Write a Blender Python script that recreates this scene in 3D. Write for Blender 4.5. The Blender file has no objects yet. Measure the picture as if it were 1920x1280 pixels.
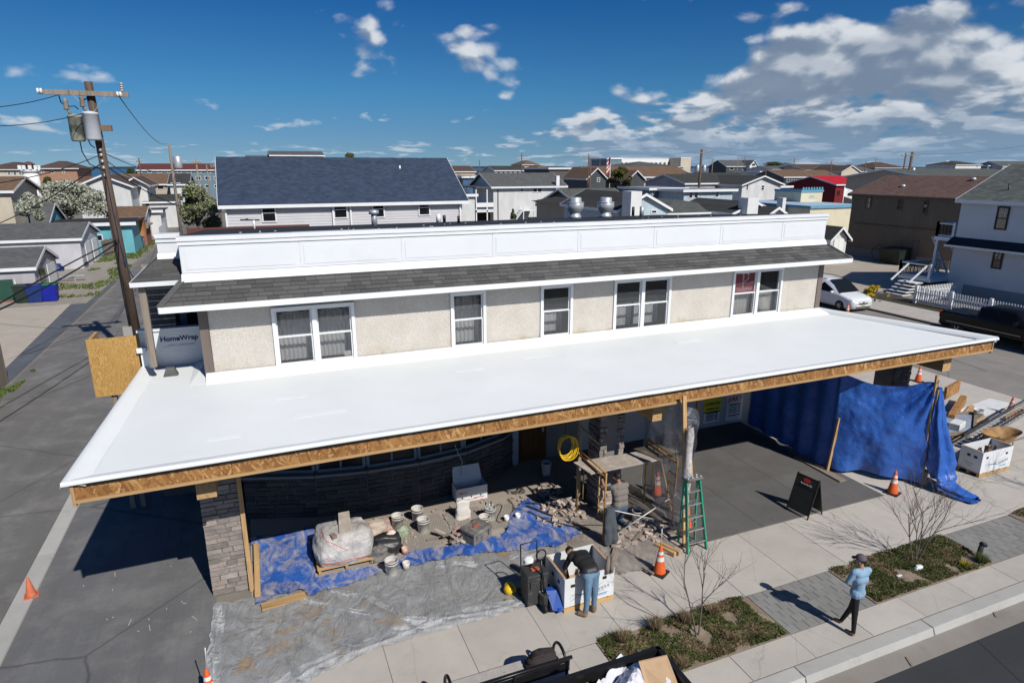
import bpy, math, random
from mathutils import Vector, Matrix, Euler, noise
random.seed(7)
S = bpy.context.scene
COL = S.collection
R = math.radians
pi = math.pi

# ------------------------------------------------------------------ camera
CAMZ = 9.0
cx = Vector((0.92656107, 0.09966627, 0.36269989))      # world X seen in camera axes (right, up, forward)
cy = Vector((-0.37614436, 0.24550917, 0.89344315))
cz = Vector((0.0, 0.96425717, -0.26496815))
right = Vector((cx[0], cy[0], cz[0])); up = Vector((cx[1], cy[1], cz[1])); fwd = Vector((cx[2], cy[2], cz[2]))
FPX = 1190.0
cam_data = bpy.data.cameras.new('camera'); cam = bpy.data.objects.new('camera', cam_data); COL.objects.link(cam)
cam.matrix_world = Matrix(((right[0], up[0], -fwd[0], 0), (right[1], up[1], -fwd[1], 0), (right[2], up[2], -fwd[2], CAMZ), (0, 0, 0, 1)))
cam_data.sensor_width = 36; cam_data.lens = FPX / 1920 * 36; cam_data.clip_start = .1; cam_data.clip_end = 12000
S.camera = cam

# ------------------------------------------------------------------ light
SUN_EL, SUN_H = 42.5, Vector((0.292, -0.956))          # elevation, horizontal direction towards the sun
sd = Vector((SUN_H[0] * math.cos(R(SUN_EL)), SUN_H[1] * math.cos(R(SUN_EL)), math.sin(R(SUN_EL))))
sl = bpy.data.lights.new('sun', 'SUN'); sl.energy = 4.35; sl.angle = R(.53); sl.color = (1, .965, .90)
so = bpy.data.objects.new('sun', sl); COL.objects.link(so); so.rotation_euler = (-sd).to_track_quat('-Z', 'Y').to_euler()
W = bpy.data.worlds.new('World'); S.world = W; W.use_nodes = True
wn, wl = W.node_tree.nodes, W.node_tree.links; wn.clear()
def WN(t, **k):
    n = wn.new(t)
    for a, b in k.items():
        if a.startswith('i_'): n.inputs[int(a[2:])].default_value = b
        else: setattr(n, a, b)
    return n
tc = WN('ShaderNodeTexCoord'); sx = WN('ShaderNodeSeparateXYZ'); wl.new(tc.outputs['Generated'], sx.inputs[0])
def M(op, a, b=None, clamp=False):
    n = WN('ShaderNodeMath', operation=op, use_clamp=clamp)
    for i, v in enumerate((a, b)):
        if v is None: continue
        if isinstance(v, (int, float)): n.inputs[i].default_value = v
        else: wl.new(v, n.inputs[i])
    return n.outputs[0]
def XYZ(x, y, z):
    n = WN('ShaderNodeCombineXYZ')
    for i, v in enumerate((x, y, z)):
        if isinstance(v, (int, float)): n.inputs[i].default_value = v
        else: wl.new(v, n.inputs[i])
    return n.outputs[0]
def smooth(v, a, b, lo=0.0, hi=1.0):
    n = WN('ShaderNodeMapRange', interpolation_type='SMOOTHSTEP')
    for k, q in (('From Min', a), ('From Max', b), ('To Min', lo), ('To Max', hi)):
        if isinstance(q, (int, float)): n.inputs[k].default_value = q
        else: wl.new(q, n.inputs[k])
    wl.new(v, n.inputs['Value']); return n.outputs['Result']
def mixc(f, a, b, mode='MIX'):
    n = WN('ShaderNodeMix', data_type='RGBA', blend_type=mode)
    for k, q in (('Factor', f), ('A', a), ('B', b)):
        if isinstance(q, tuple): n.inputs[k].default_value = (*q, 1)
        elif isinstance(q, (int, float)): n.inputs[k].default_value = q
        else: wl.new(q, n.inputs[k])
    return n.outputs['Result']
X, Y, Z = sx.outputs
zc = M('MAXIMUM', Z, 0.0)
sky = WN('ShaderNodeTexSky', sky_type='NISHITA', sun_disc=False, sun_elevation=R(SUN_EL), sun_rotation=math.atan2(SUN_H[0], SUN_H[1]), altitude=0, air_density=1.0, dust_density=0.0, ozone_density=2.0)
nv = WN('ShaderNodeVectorMath', operation='NORMALIZE'); wl.new(XYZ(X, Y, M('ADD', M('MULTIPLY', zc, .95), .10)), nv.inputs[0]); wl.new(nv.outputs[0], sky.inputs[0])
# the clear dry air deepens towards the zenith
rp = WN('ShaderNodeValToRGB'); el = rp.color_ramp.elements; wl.new(zc, rp.inputs[0]); SC = 1 / 1.6
while len(el) < 5: el.new(.5)
for e, (p, c) in zip(el, ((0.0, (.90, 1.10, 1.20)), (.025, (.78, 1.06, 1.24)), (.10, (.46, 1.10, 1.48)), (.25, (.120, .69, 1.40)), (1.0, (.15, .70, 1.28)))): e.position = p; e.color = (*[x * SC for x in c], 1)
base = mixc(1.0, mixc(1.0, sky.outputs[0], rp.outputs[0], 'MULTIPLY'), (1.6, 1.6, 1.6), 'MULTIPLY')
# cumulus: fractal noise on the dome, flattened and finer towards the horizon
az = M('ARCTAN2', X, Y)
def fbm(vec, scale, detail=9.0, rough=.54, dist=.25):
    n = WN('ShaderNodeTexNoise'); n.inputs['Scale'].default_value = scale; n.inputs['Detail'].default_value = detail; n.inputs['Roughness'].default_value = rough; n.inputs['Distortion'].default_value = dist
    wl.new(vec, n.inputs['Vector']); return n.outputs['Fac']
def vor(vec, scale):
    n = WN('ShaderNodeTexVoronoi', feature='F1'); n.inputs['Scale'].default_value = scale
    wl.new(vec, n.inputs['Vector']); return n.outputs['Distance']
def dens(dz, dx=0.0):
    z = M('ADD', zc, dz); x = M('ADD', X, dx); va = XYZ(x, Y, M('MULTIPLY', z, 1.75)); vb = XYZ(x, Y, M('MULTIPLY', z, 2.9)); vc = XYZ(x, Y, M('MULTIPLY', z, 7.0))
    a = M('SUBTRACT', M('ADD', fbm(va, 6.6, 7.0, .5), .085), M('MULTIPLY', vor(va, 24.0), .17)); b = M('SUBTRACT', M('ADD', fbm(vb, 14.0, 6.0, .5), .06), M('MULTIPLY', vor(vb, 40.0), .12)); c = fbm(vc, 24.0, 5.0)
    k1 = smooth(z, .06, .12); k2 = smooth(z, .018, .05)
    lo = M('ADD', M('MULTIPLY', b, k2), M('MULTIPLY', c, M('SUBTRACT', 1.0, k2)))
    return M('ADD', M('MULTIPLY', a, k1), M('MULTIPLY', lo, M('SUBTRACT', 1.0, k1)))
edge = M('ADD', M('MULTIPLY', M('SUBTRACT', az, .53), .245), .082)           # upper limit of the bank, rising eastwards
bank = M('MULTIPLY', smooth(az, .44, .56), M('SUBTRACT', 1.0, smooth(zc, M('SUBTRACT', edge, .02), M('ADD', edge, .055))))
low = M('MULTIPLY', smooth(zc, .085, .02), smooth(az, -.55, .5, .35, 1.0))
puff = M('MULTIPLY', smooth(M('ABSOLUTE', M('SUBTRACT', az, .27)), .20, .02), smooth(M('ABSOLUTE', M('SUBTRACT', zc, .19)), .09, .02))
thr = M('SUBTRACT', M('SUBTRACT', M('SUBTRACT', .615, M('MULTIPLY', bank, .25)), M('MULTIPLY', low, .088)), M('MULTIPLY', puff, .085))
d0 = M('SUBTRACT', dens(0.0), thr)
alpha = M('MULTIPLY', smooth(d0, -.01, .115), smooth(zc, .9, .5))
d1 = M('SUBTRACT', dens(.015, .010), thr)
emb = smooth(M('SUBTRACT', d0, d1), -.06, .075)
lit = M('ADD', M('MULTIPLY', emb, .66), M('MULTIPLY', smooth(d1, .20, -.02), .46))
fine = fbm(XYZ(X, Y, M('MULTIPLY', zc, 2.6)), 5.0, 4.0)
tone = M('ADD', lit, M('MULTIPLY', M('SUBTRACT', fine, .56), .9), clamp=True)
ccol = WN('ShaderNodeValToRGB'); el = ccol.color_ramp.elements; wl.new(tone, ccol.inputs[0])
while len(el) < 4: el.new(.5)
for e, (p, c) in zip(el, ((0.0, (.19, .25, .345)), (.35, (.27, .33, .42)), (.65, (.44, .49, .56)), (1.0, (.72, .75, .79)))): e.position = p; e.color = (*c, 1)
cc = mixc(smooth(zc, .10, 0.0, 0.0, .55), ccol.outputs[0], (.22, .37, .55))      # far clouds sink into the air
cs = mixc(1.0, cc, (20.0, 20.0, 20.0), 'MULTIPLY')
bg = WN('ShaderNodeBackground'); bg.inputs['Strength'].default_value = .05
wo = WN('ShaderNodeOutputWorld'); wl.new(mixc(M('MULTIPLY', alpha, .93), base, cs), bg.inputs['Color']); wl.new(bg.outputs[0], wo.inputs[0])
S.view_settings.view_transform = 'Standard'; S.view_settings.look = 'None'; S.view_settings.gamma = 1; S.view_settings.exposure = 0
S.view_settings.use_curve_mapping = False
S.cycles.diffuse_bounces = 1; S.cycles.max_bounces = 8; S.cycles.transparent_max_bounces = 12

# ------------------------------------------------------------------ survey: a sight line from the drone meets a known plane
def ray(px, py):
    d = Vector((px - 960, 640 - py, FPX)); return Vector((d.dot(cx), d.dot(cy), d.dot(cz)))
def G(px, py, z=0.0):
    r = ray(px, py); t = (z - CAMZ) / r[2]; return Vector((r[0] * t, r[1] * t, z))
def AY(px, py, y):
    r = ray(px, py); t = y / r[1]; return Vector((r[0] * t, y, r[2] * t + CAMZ))
def AX(px, py, x):
    r = ray(px, py); t = x / r[0]; return Vector((x, r[1] * t, r[2] * t + CAMZ))

# ------------------------------------------------------------------ materials
def hexc(r, g, b):
    f = lambda c: ((c / 255 + .055) / 1.055) ** 2.4 if c > 10 else c / 255 / 12.92
    return (f(r), f(g), f(b))
_m = {}
class NT:
    def __init__(s, name):
        s.m = bpy.data.materials.new(name); s.m.use_nodes = True; s.n = s.m.node_tree.nodes; s.l = s.m.node_tree.links
        s.b = s.n['Principled BSDF']; s.out = s.n['Material Output']
        s.tc = s.n.new('ShaderNodeTexCoord'); s.co = s.tc.outputs['Object']
    def map(s, scale=(1, 1, 1), rot=(0, 0, 0), co=None):
        k = s.n.new('ShaderNodeMapping'); k.inputs['Scale'].default_value = scale; k.inputs['Rotation'].default_value = rot
        s.l.new(co or s.co, k.inputs[0]); return k.outputs[0]
    def noise(s, scale, detail=5, rough=.55, co=None, dist=0):
        k = s.n.new('ShaderNodeTexNoise'); k.inputs['Scale'].default_value = scale; k.inputs['Detail'].default_value = detail
        k.inputs['Roughness'].default_value = rough; k.inputs['Distortion'].default_value = dist; s.l.new(co or s.co, k.inputs['Vector']); return k.outputs['Fac']
    def voro(s, scale, feature='F1', co=None, out='Distance', rnd=1.0):
        k = s.n.new('ShaderNodeTexVoronoi'); k.feature = feature; k.inputs['Scale'].default_value = scale; k.inputs['Randomness'].default_value = rnd
        s.l.new(co or s.co, k.inputs['Vector']); return k.outputs[out]
    def ramp(s, f, *st):
        k = s.n.new('ShaderNodeValToRGB'); e = k.color_ramp.elements
        while len(e) < len(st): e.new(.5)
        for q, (p, c) in zip(e, st):
            q.position = p; q.color = (c, c, c, 1) if isinstance(c, (int, float)) else (*c[:3], 1)
        s.l.new(f, k.inputs[0]); return k.outputs[0]
    def mix(s, f, a, b, mode='MIX'):
        k = s.n.new('ShaderNodeMix'); k.data_type = 'RGBA'; k.blend_type = mode
        for sock, v in (('Factor', f), ('A', a), ('B', b)):
            if isinstance(v, tuple): k.inputs[sock].default_value = (*v[:3], 1)
            elif isinstance(v, (int, float)):
                if sock == 'Factor': k.inputs[sock].default_value = v
                else: k.inputs[sock].default_value = (v, v, v, 1)
            else: s.l.new(v, k.inputs[sock])
        return k.outputs['Result']
    def math(s, op, a, b=0.0, clamp=False):
        k = s.n.new('ShaderNodeMath'); k.operation = op; k.use_clamp = clamp
        for i, v in enumerate((a, b)):
            if isinstance(v, (int, float)): k.inputs[i].default_value = v
            else: s.l.new(v, k.inputs[i])
        return k.outputs[0]
    def rnd(s):
        k = s.n.new('ShaderNodeObjectInfo'); return k.outputs['Random']
    def bump(s, f, strength=.3, dist=.01):
        k = s.n.new('ShaderNodeBump'); k.inputs['Strength'].default_value = strength; k.inputs['Distance'].default_value = dist
        s.l.new(f, k.inputs['Height'])
        if s.b.inputs['Normal'].is_linked:
            s.l.new(s.b.inputs['Normal'].links[0].from_socket, k.inputs['Normal'])
        s.l.new(k.outputs[0], s.b.inputs['Normal'])
    def col(s, v):
        if isinstance(v, tuple): s.b.inputs['Base Color'].default_value = (*v[:3], 1)
        else: s.l.new(v, s.b.inputs['Base Color'])
    def set(s, **k):
        for a, b in k.items(): s.b.inputs[a.replace('_', ' ')].default_value = b
        return s
def mat(name, c, rough=.6, var=.15, scale=2.0, fine=40, bump=.15, metal=0.0, spec=.4, rand=0.0, c2=None, c2at=(.5, .62), c2scale=1.2):
    """plain weathered material: broad and fine mottling, relief, optional second colour in patches"""
    if name in _m: return _m[name]
    t = NT(name); t.set(Roughness=rough, Metallic=metal)
    t.b.inputs['Specular IOR Level'].default_value = spec
    lo = tuple(x * (1 - var) for x in c); hi = tuple(min(1, x * (1 + var)) for x in c)
    base = t.ramp(t.noise(scale, 6, .6), (.3, lo), (.7, hi))
    if fine: base = t.mix(.5, base, t.ramp(t.noise(fine, 3, .6), (.3, lo), (.7, hi)))
    if c2: base = t.mix(t.ramp(t.noise(c2scale, 7, .62), (c2at[0], 0.0), (c2at[1], 1.0)), base, c2)
    if rand:
        base = t.mix(1.0, base, t.ramp(t.rnd(), (0, 1 - rand), (1, 1 + rand)), 'MULTIPLY')
    t.col(base)
    if bump and fine: t.bump(t.noise(fine, 4, .6), bump)
    _m[name] = t.m; return t.m
# ---- particular materials
def shingle_mat(name, c, ax='x', w=.32, h=.13, var=.35, c3=None):
    if name in _m: return _m[name]
    t = NT(name); t.set(Roughness=.9); t.b.inputs['Specular IOR Level'].default_value = .2
    s = t.n.new('ShaderNodeSeparateXYZ'); t.l.new(t.co, s.inputs[0]); k = t.n.new('ShaderNodeCombineXYZ')
    t.l.new(s.outputs['X' if ax == 'x' else 'Y'], k.inputs[0]); t.l.new(t.math('MULTIPLY', s.outputs['Z'], 1.9), k.inputs[1])
    b = t.n.new('ShaderNodeTexBrick'); t.l.new(k.outputs[0], b.inputs['Vector']); b.inputs['Scale'].default_value = 1
    b.inputs['Brick Width'].default_value = w; b.inputs['Row Height'].default_value = h; b.inputs['Mortar Size'].default_value = .006
    b.inputs['Color1'].default_value = (*[x * (1 - var) for x in c], 1); b.inputs['Color2'].default_value = (*[min(1, x * (1 + var)) for x in c], 1)
    b.inputs['Mortar'].default_value = (*[x * .35 for x in c], 1)
    q = t.mix(.35, b.outputs['Color'], t.ramp(t.noise(.9, 6, .65), (.3, tuple(x * .6 for x in c)), (.7, tuple(x * 1.35 for x in c))))
    if c3: q = t.mix(t.ramp(t.noise(.35, 6, .6), (.48, 0.0), (.66, .8)), q, c3)
    q = t.mix(.25, q, t.ramp(t.noise(60, 2), (.3, tuple(x * .5 for x in c)), (.7, tuple(x * 1.6 for x in c))))
    t.col(q); t.bump(b.outputs['Fac'], -.4, .012); _m[name] = t.m; return t.m
def osb_mat():
    t = NT('oriented_strand_board'); t.set(Roughness=.7); q = None
    for i, (rx, sc) in enumerate(((.35, 26), (-.55, 22), (1.25, 24), (-1.1, 20))):
        v = t.voro(sc, co=t.map((.30, 1, 1.1), co=t.map((1, 1, 1), (0, rx, 0))), out='Color')
        k = t.n.new('ShaderNodeSeparateColor'); t.l.new(v, k.inputs[0])
        c = t.ramp(k.outputs[0], (0, (.15, .058, .014)), (.35, (.29, .125, .034)), (.7, (.40, .195, .06)), (.92, (.56, .33, .13)), (1, (.66, .42, .19)))
        q = c if q is None else t.mix(t.ramp(k.outputs[1], (.52, 0.0), (.60, 1.0)), q, c)
    q = t.mix(.30, q, t.ramp(t.noise(1.6, 5), (.3, (.20, .085, .024)), (.75, (.42, .21, .07))))
    q = t.mix(t.ramp(t.noise(7.0, 5, .7, co=t.map((.6, 1, 1))), (.62, 0.0), (.70, .65)), q, (.08, .035, .014))
    t.col(q); t.bump(t.noise(40), .3, .008); return t.m
def wood_mat(name, c, c2, ax='z', scale=14, rand=.15):
    t = NT(name); t.set(Roughness=.75); t.b.inputs['Specular IOR Level'].default_value = .25
    sc = {'x': (.06, 1, 1), 'y': (1, .06, 1), 'z': (1, 1, .06)}[ax]
    g = t.noise(scale, 7, .65, co=t.map(sc), dist=.6)
    q = t.ramp(g, (.28, c2), (.5, c), (.75, tuple(min(1, x * 1.2) for x in c)))
    q = t.mix(1.0, q, t.ramp(t.rnd(), (0, 1 - rand), (1, 1 + rand)), 'MULTIPLY')
    t.col(q); t.bump(g, .25, .006); return t.m
def plywood_mat():
    t = NT('plywood_face'); t.set(Roughness=.6)
    g = t.noise(3.2, 6, .6, co=t.map((1, 1, .28)), dist=2.2)
    rings = t.math('FRACT', t.math('MULTIPLY', g, 11.0))
    q = t.ramp(rings, (0, (.36, .185, .045)), (.5, (.50, .29, .085)), (.85, (.58, .36, .12)), (1, (.33, .165, .04)))
    kn = t.voro(2.6); q = t.mix(t.ramp(kn, (.03, 1.0), (.07, 0.0)), q, (.12, .055, .02))
    t.col(q); return t.m
def stucco_mat():
    t = NT('pebble_dash_stucco'); t.set(Roughness=.95); t.b.inputs['Specular IOR Level'].default_value = .1
    q = t.ramp(t.noise(1.4, 7, .65), (.3, (.62, .58, .525)), (.7, (.735, .70, .645)))
    q = t.mix(t.ramp(t.voro(42), (.30, .0), (.6, .45)), q, (.46, .40, .33))
    q = t.mix(t.ramp(t.noise(46, 4, .7), (.52, 0.0), (.68, .45)), q, (.38, .32, .26)); q = t.mix(t.ramp(t.noise(1.2, 7, .7, co=t.map((1.6, 1, .35))), (.52, 0.0), (.75, .35)), q, (.45, .40, .34))
    # damp yellow stain just above the roof flashing
    s = t.n.new('ShaderNodeSeparateXYZ'); t.l.new(t.co, s.inputs[0])
    mr = t.n.new('ShaderNodeMapRange'); mr.inputs['From Min'].default_value = 4.02; mr.inputs['From Max'].default_value = 4.32; mr.inputs['To Min'].default_value = 1; mr.inputs['To Max'].default_value = 0
    t.l.new(s.outputs['Z'], mr.inputs['Value'])
    st = t.math('MULTIPLY', mr.outputs[0], t.ramp(t.noise(1.1, 6, .7), (.50, 0.0), (.62, 1.0)))
    q = t.mix(t.math('MULTIPLY', st, .75), q, (.47, .33, .13))
    t.col(q); t.bump(t.voro(44), .8, .016); t.bump(t.noise(9, 5), .25, .02); return t.m
def membrane_mat():
    t = NT('white_roof_membrane'); t.set(Roughness=.5); t.b.inputs['Specular IOR Level'].default_value = .22
    q = t.ramp(t.noise(.5, 6, .6), (.3, (.79, .81, .80)), (.7, (.84, .855, .845)))
    q = t.mix(t.ramp(t.noise(1.0, 6, .7, co=t.map((.35, 2.6, 1))), (.60, 0.0), (.75, .22)), q, (.62, .64, .66))
    t.col(q); t.bump(t.noise(1.3, 4), .12, .03); t.bump(t.noise(7, 5), .10, .01); return t.m
def concrete_mat(name, c, var=.12, dirt=(.25, .22, .18), amt=.35, cracks=False):
    t = NT(name); t.set(Roughness=.85); t.b.inputs['Specular IOR Level'].default_value = .25
    lo = tuple(x * (1 - var) for x in c); hi = tuple(x * (1 + var) for x in c)
    q = t.ramp(t.noise(.8, 8, .65), (.3, lo), (.7, hi))
    q = t.mix(t.ramp(t.noise(2.3, 8, .7), (.55, 0.0), (.8, amt)), q, dirt)
    q = t.mix(.22, q, t.ramp(t.noise(70, 3), (.3, tuple(x * .6 for x in c)), (.7, tuple(min(1, x * 1.35) for x in c))))
    q = t.mix(t.ramp(t.voro(5.5), (.015, .8), (.03, 0.0)), q, tuple(x * .35 for x in c))
    if cracks:
        d = t.voro(.45, 'DISTANCE_TO_EDGE', co=t.mix(.12, t.co, t.noise(3, 4)))
        q = t.mix(t.ramp(d, (.0, .4), (.0035, 0.0)), q, tuple(x * .45 for x in c))
    q = t.mix(1.0, q, t.ramp(t.rnd(), (0, .93), (1, 1.06)), 'MULTIPLY')
    t.col(q); t.bump(t.noise(60, 4), .15, .004); return t.m
def asphalt_mat(name, c, streak=None, ax='y'):
    t = NT(name); t.set(Roughness=.9); t.b.inputs['Specular IOR Level'].default_value = .25
    q = t.ramp(t.noise(.35, 8, .68), (.28, tuple(x * .72 for x in c)), (.72, tuple(x * 1.3 for x in c)))
    sc = (1, .07, 1) if ax == 'y' else (.07, 1, 1)
    q = t.mix(.5, q, t.ramp(t.noise(1.6, 6, .6, co=t.map(sc)), (.3, tuple(x * .75 for x in c)), (.72, tuple(x * 1.3 for x in c))))
    if streak: q = t.mix(t.ramp(t.noise(.8, 8, .72), (.48, 0.0), (.70, .8)), q, streak)
    q = t.mix(.3, q, t.ramp(t.noise(110, 2), (.3, tuple(x * .35 for x in c)), (.7, tuple(min(1, x * 1.9) for x in c))))
    d = t.voro(.22, 'DISTANCE_TO_EDGE', co=t.mix(.10, t.co, t.noise(1.5, 5)))
    q = t.mix(t.ramp(d, (.0, .7), (.006, 0.0)), q, tuple(x * .4 for x in c))
    t.col(q); t.bump(t.noise(120, 3), .3, .006); return t.m
def tarp_mat(name, mud=.0, mudc=(.36, .30, .255), rough=.30):
    t = NT(name); t.set(Roughness=rough); t.b.inputs['Specular IOR Level'].default_value = .5
    q = t.ramp(t.noise(1.5, 6), (.3, (.018, .08, .36)), (.7, (.045, .155, .53)))
    if mud:
        f = t.ramp(t.noise(2.6, 9, .74, dist=1.1, co=t.map((1, .55, 1))), (.62 - mud * .22, 0.0), (.74 - mud * .16, .85))
        q = t.mix(f, q, t.mix(t.noise(8), mudc, tuple(x * 1.35 for x in mudc)))
    else:
        q = t.mix(t.ramp(t.noise(1.1, 6, .65), (.60, 0.0), (.75, .45)), q, (.26, .25, .24))
    w = t.n.new('ShaderNodeTexWave'); w.inputs['Scale'].default_value = 55; w.inputs['Distortion'].default_value = 1; t.l.new(t.map((1, .2, .3)), w.inputs[0])
    t.col(q); t.bump(t.noise(4.0, 6, .6, dist=.9), .6, .05); t.bump(t.noise(13, 6, .66, dist=.9), .65, .02); return t.m
def film_mat(name, c, clear, dirt=None, rough=.22):
    """polythene film: part see-through, part milky and glossy"""
    t = NT(name); t.set(Roughness=rough); t.b.inputs['Specular IOR Level'].default_value = .6
    q = t.ramp(t.noise(1.6, 8, .68, co=t.map((1, .5, 1), (0, 0, .5)), dist=1.4), (.28, tuple(x * .74 for x in c)), (.52, c), (.76, tuple(min(1, x * 1.4) for x in c)))  # paler and darker streaks paint fold highlights into the film colour
    f = None
    if dirt:
        f = t.math('MULTIPLY', t.ramp(t.noise(.62, 9, .72, dist=1.0), (.54, 0.0), (.62, .9)), t.ramp(t.noise(5, 6, .7), (.36, 0.0), (.56, 1.0)))
        q = t.mix(f, q, dirt)
    t.col(q); t.bump(t.noise(2.6, 7, .62, co=t.map((1, .55, 1)), dist=1.2), 1.0, .12); t.bump(t.noise(11, 5, .6), .3, .015)
    tr = t.n.new('ShaderNodeBsdfTransparent'); ms = t.n.new('ShaderNodeMixShader')
    a = t.ramp(t.noise(2.1, 6, .65, dist=.8), (.3, min(1, 1 - clear + .15)), (.7, max(0, 1 - clear - .15)))
    if f is not None: a = t.math('MAXIMUM', a, f)
    t.l.new(a, ms.inputs[0]); t.l.new(tr.outputs[0], ms.inputs[1]); t.l.new(t.b.outputs[0], ms.inputs[2]); t.l.new(ms.outputs[0], t.out.inputs[0]); return t.m
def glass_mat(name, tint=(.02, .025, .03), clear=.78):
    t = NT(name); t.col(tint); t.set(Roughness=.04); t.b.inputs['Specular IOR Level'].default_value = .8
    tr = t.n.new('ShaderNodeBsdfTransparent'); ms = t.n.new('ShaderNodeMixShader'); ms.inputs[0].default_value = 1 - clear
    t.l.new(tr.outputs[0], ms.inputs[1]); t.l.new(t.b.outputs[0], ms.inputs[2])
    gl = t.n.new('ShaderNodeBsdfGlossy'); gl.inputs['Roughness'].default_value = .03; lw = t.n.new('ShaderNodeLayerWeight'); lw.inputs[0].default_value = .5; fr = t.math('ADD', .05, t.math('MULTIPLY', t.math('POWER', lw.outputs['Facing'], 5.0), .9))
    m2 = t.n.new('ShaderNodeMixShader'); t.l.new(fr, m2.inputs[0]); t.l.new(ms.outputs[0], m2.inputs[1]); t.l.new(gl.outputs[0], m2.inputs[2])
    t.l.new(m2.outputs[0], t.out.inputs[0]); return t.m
def leaf_mat(name, c, c2, w=.5):
    t = NT(name); t.set(Roughness=.7); t.b.inputs['Specular IOR Level'].default_value = .2
    v = t.noise(1.6, 4); v2 = t.voro(9, out='Color'); k = t.n.new('ShaderNodeSeparateColor'); t.l.new(v2, k.inputs[0])
    q = t.ramp(t.math('ADD', t.math('MULTIPLY', v, .5), t.math('MULTIPLY', k.outputs[0], .5)), (.5 - w * .4, c), (.5 + w * .4, c2)); t.col(q); return t.m
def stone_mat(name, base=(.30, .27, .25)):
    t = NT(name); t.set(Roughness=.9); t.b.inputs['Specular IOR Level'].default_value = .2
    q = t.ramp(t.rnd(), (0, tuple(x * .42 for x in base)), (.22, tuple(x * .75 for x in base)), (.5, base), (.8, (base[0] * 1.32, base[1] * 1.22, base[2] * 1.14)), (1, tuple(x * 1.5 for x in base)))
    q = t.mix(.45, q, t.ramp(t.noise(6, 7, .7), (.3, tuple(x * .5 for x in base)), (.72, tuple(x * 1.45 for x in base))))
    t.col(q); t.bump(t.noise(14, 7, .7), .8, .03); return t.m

white_paint = mat('white_paint', (.80, .80, .79), .45, .05, 1.5, 0, 0)
white_trim = mat('white_aluminium_trim', (.80, .81, .82), .35, .05, 1.2, 0, 0)
white_vinyl = mat('white_vinyl', (.76, .77, .78), .4, .05, 1.5, 0, 0)
panel_white = mat('white_composite_panel', (.76, .775, .79), .45, .03, .8, 0, 0, c2=(.66, .68, .70), c2at=(.6, .8), c2scale=.7)
M_osb = osb_mat(); M_ply = plywood_mat(); M_stucco = stucco_mat(); M_memb = membrane_mat()
M_lumber = wood_mat('pale_lumber', (.55, .35, .165), (.36, .20, .08), 'x'); M_lumber_z = wood_mat('pale_lumber_upright', (.53, .335, .16), (.33, .19, .08), 'z')
M_lumber_y = wood_mat('pale_lumber_lengthwise', (.53, .335, .16), (.33, .19, .08), 'y')
M_oldwood = wood_mat('weathered_grey_wood', (.26, .215, .175), (.13, .105, .085), 'z', 12)
M_polewood = wood_mat('pole_wood', (.125, .088, .068), (.05, .034, .027), 'z', 10)
M_brownboard = wood_mat('brown_corner_board', (.17, .135, .12), (.11, .085, .075), 'z', 8)
M_walk = concrete_mat('sidewalk_concrete', (.485, .445, .395), .12, (.28, .25, .21), .6, True)
M_kerb = concrete_mat('kerb_concrete', (.44, .43, .40), .12, (.17, .16, .15), .5)
M_gutter = concrete_mat('gutter_concrete', (.27, .245, .215), .15, (.12, .11, .10), .5)
M_porch = concrete_mat('porch_concrete', (.37, .315, .265), .12, (.2, .17, .14), .4)
M_pad = concrete_mat('old_pad_concrete', (.43, .375, .31), .14, (.22, .19, .16), .5)
M_lot = concrete_mat('lot_concrete', (.31, .275, .235), .2, (.12, .105, .085), .7, True)
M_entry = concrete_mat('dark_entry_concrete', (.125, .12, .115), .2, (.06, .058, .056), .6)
M_road = asphalt_mat('street_asphalt', (.042, .044, .047), None, 'x')
M_alley = asphalt_mat('alley_asphalt', (.15, .144, .137), (.30, .285, .265), 'y')
M_gravel = asphalt_mat('dark_gravel', (.10, .11, .125), (.17, .165, .155), 'y')
M_street = asphalt_mat('side_street_asphalt', (.235, .215, .195), (.31, .285, .255), 'y')
M_ground = asphalt_mat('town_ground', (.20, .18, .155), (.30, .27, .23), 'y')
M_tarp = tarp_mat('blue_tarp'); M_tarpmud = tarp_mat('muddy_blue_tarp', .8, (.40, .36, .33))
M_film = film_mat('dusty_polythene', (.41, .425, .435), .36, (.46, .31, .155), .2)
M_curtainfilm = film_mat('clear_polythene_curtain', (.72, .70, .68), .32, None, .25)
M_wrap = film_mat('polythene_wrap', (.70, .67, .65), .25, (.62, .50, .40), .22)
M_glass = glass_mat('window_glass'); M_darkglass = glass_mat('dark_window_glass', (.012, .014, .017), .15)
M_black = mat('black_paint', (.012, .012, .013), .35, .2, 3, 0, 0); M_blackrub = mat('black_rubber', (.02, .02, .021), .7, .3, 4, 30, .2)
M_roofblack = mat('black_roof_felt', (.022, .023, .025), .85, .35, 1.2, 30, .3)
M_green = mat('green_fibreglass', (.03, .30, .18), .45, .15, 3, 0, 0); M_alu = mat('aluminium', (.62, .63, .64), .35, .12, 5, 0, 0, .85)
M_galv = mat('galvanised_steel', (.50, .52, .54), .42, .12, 4, 0, 0, .45); M_steel = mat('dull_steel_pipe', (.52, .51, .49), .45, .12, 6, 0, 0, .5)
M_orange = mat('orange_cone_plastic', (.74, .12, .025), .5, .18, 5, 25, .1, c2=(.50, .12, .05), c2at=(.55, .75), c2scale=4)
M_oldorange = mat('faded_orange_cone_plastic', (.60, .15, .07), .65, .2, 5, 25, .1, c2=(.42, .22, .15), c2at=(.5, .7), c2scale=5)
M_reflect = mat('reflective_band', (.72, .72, .70), .4, .12, 6, 0, 0)
M_scaf = mat('yellow_scaffold_paint', (.40, .22, .06), .5, .25, 6, 40, .1, c2=(.20, .11, .06), c2at=(.52, .66), c2scale=7)
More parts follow.
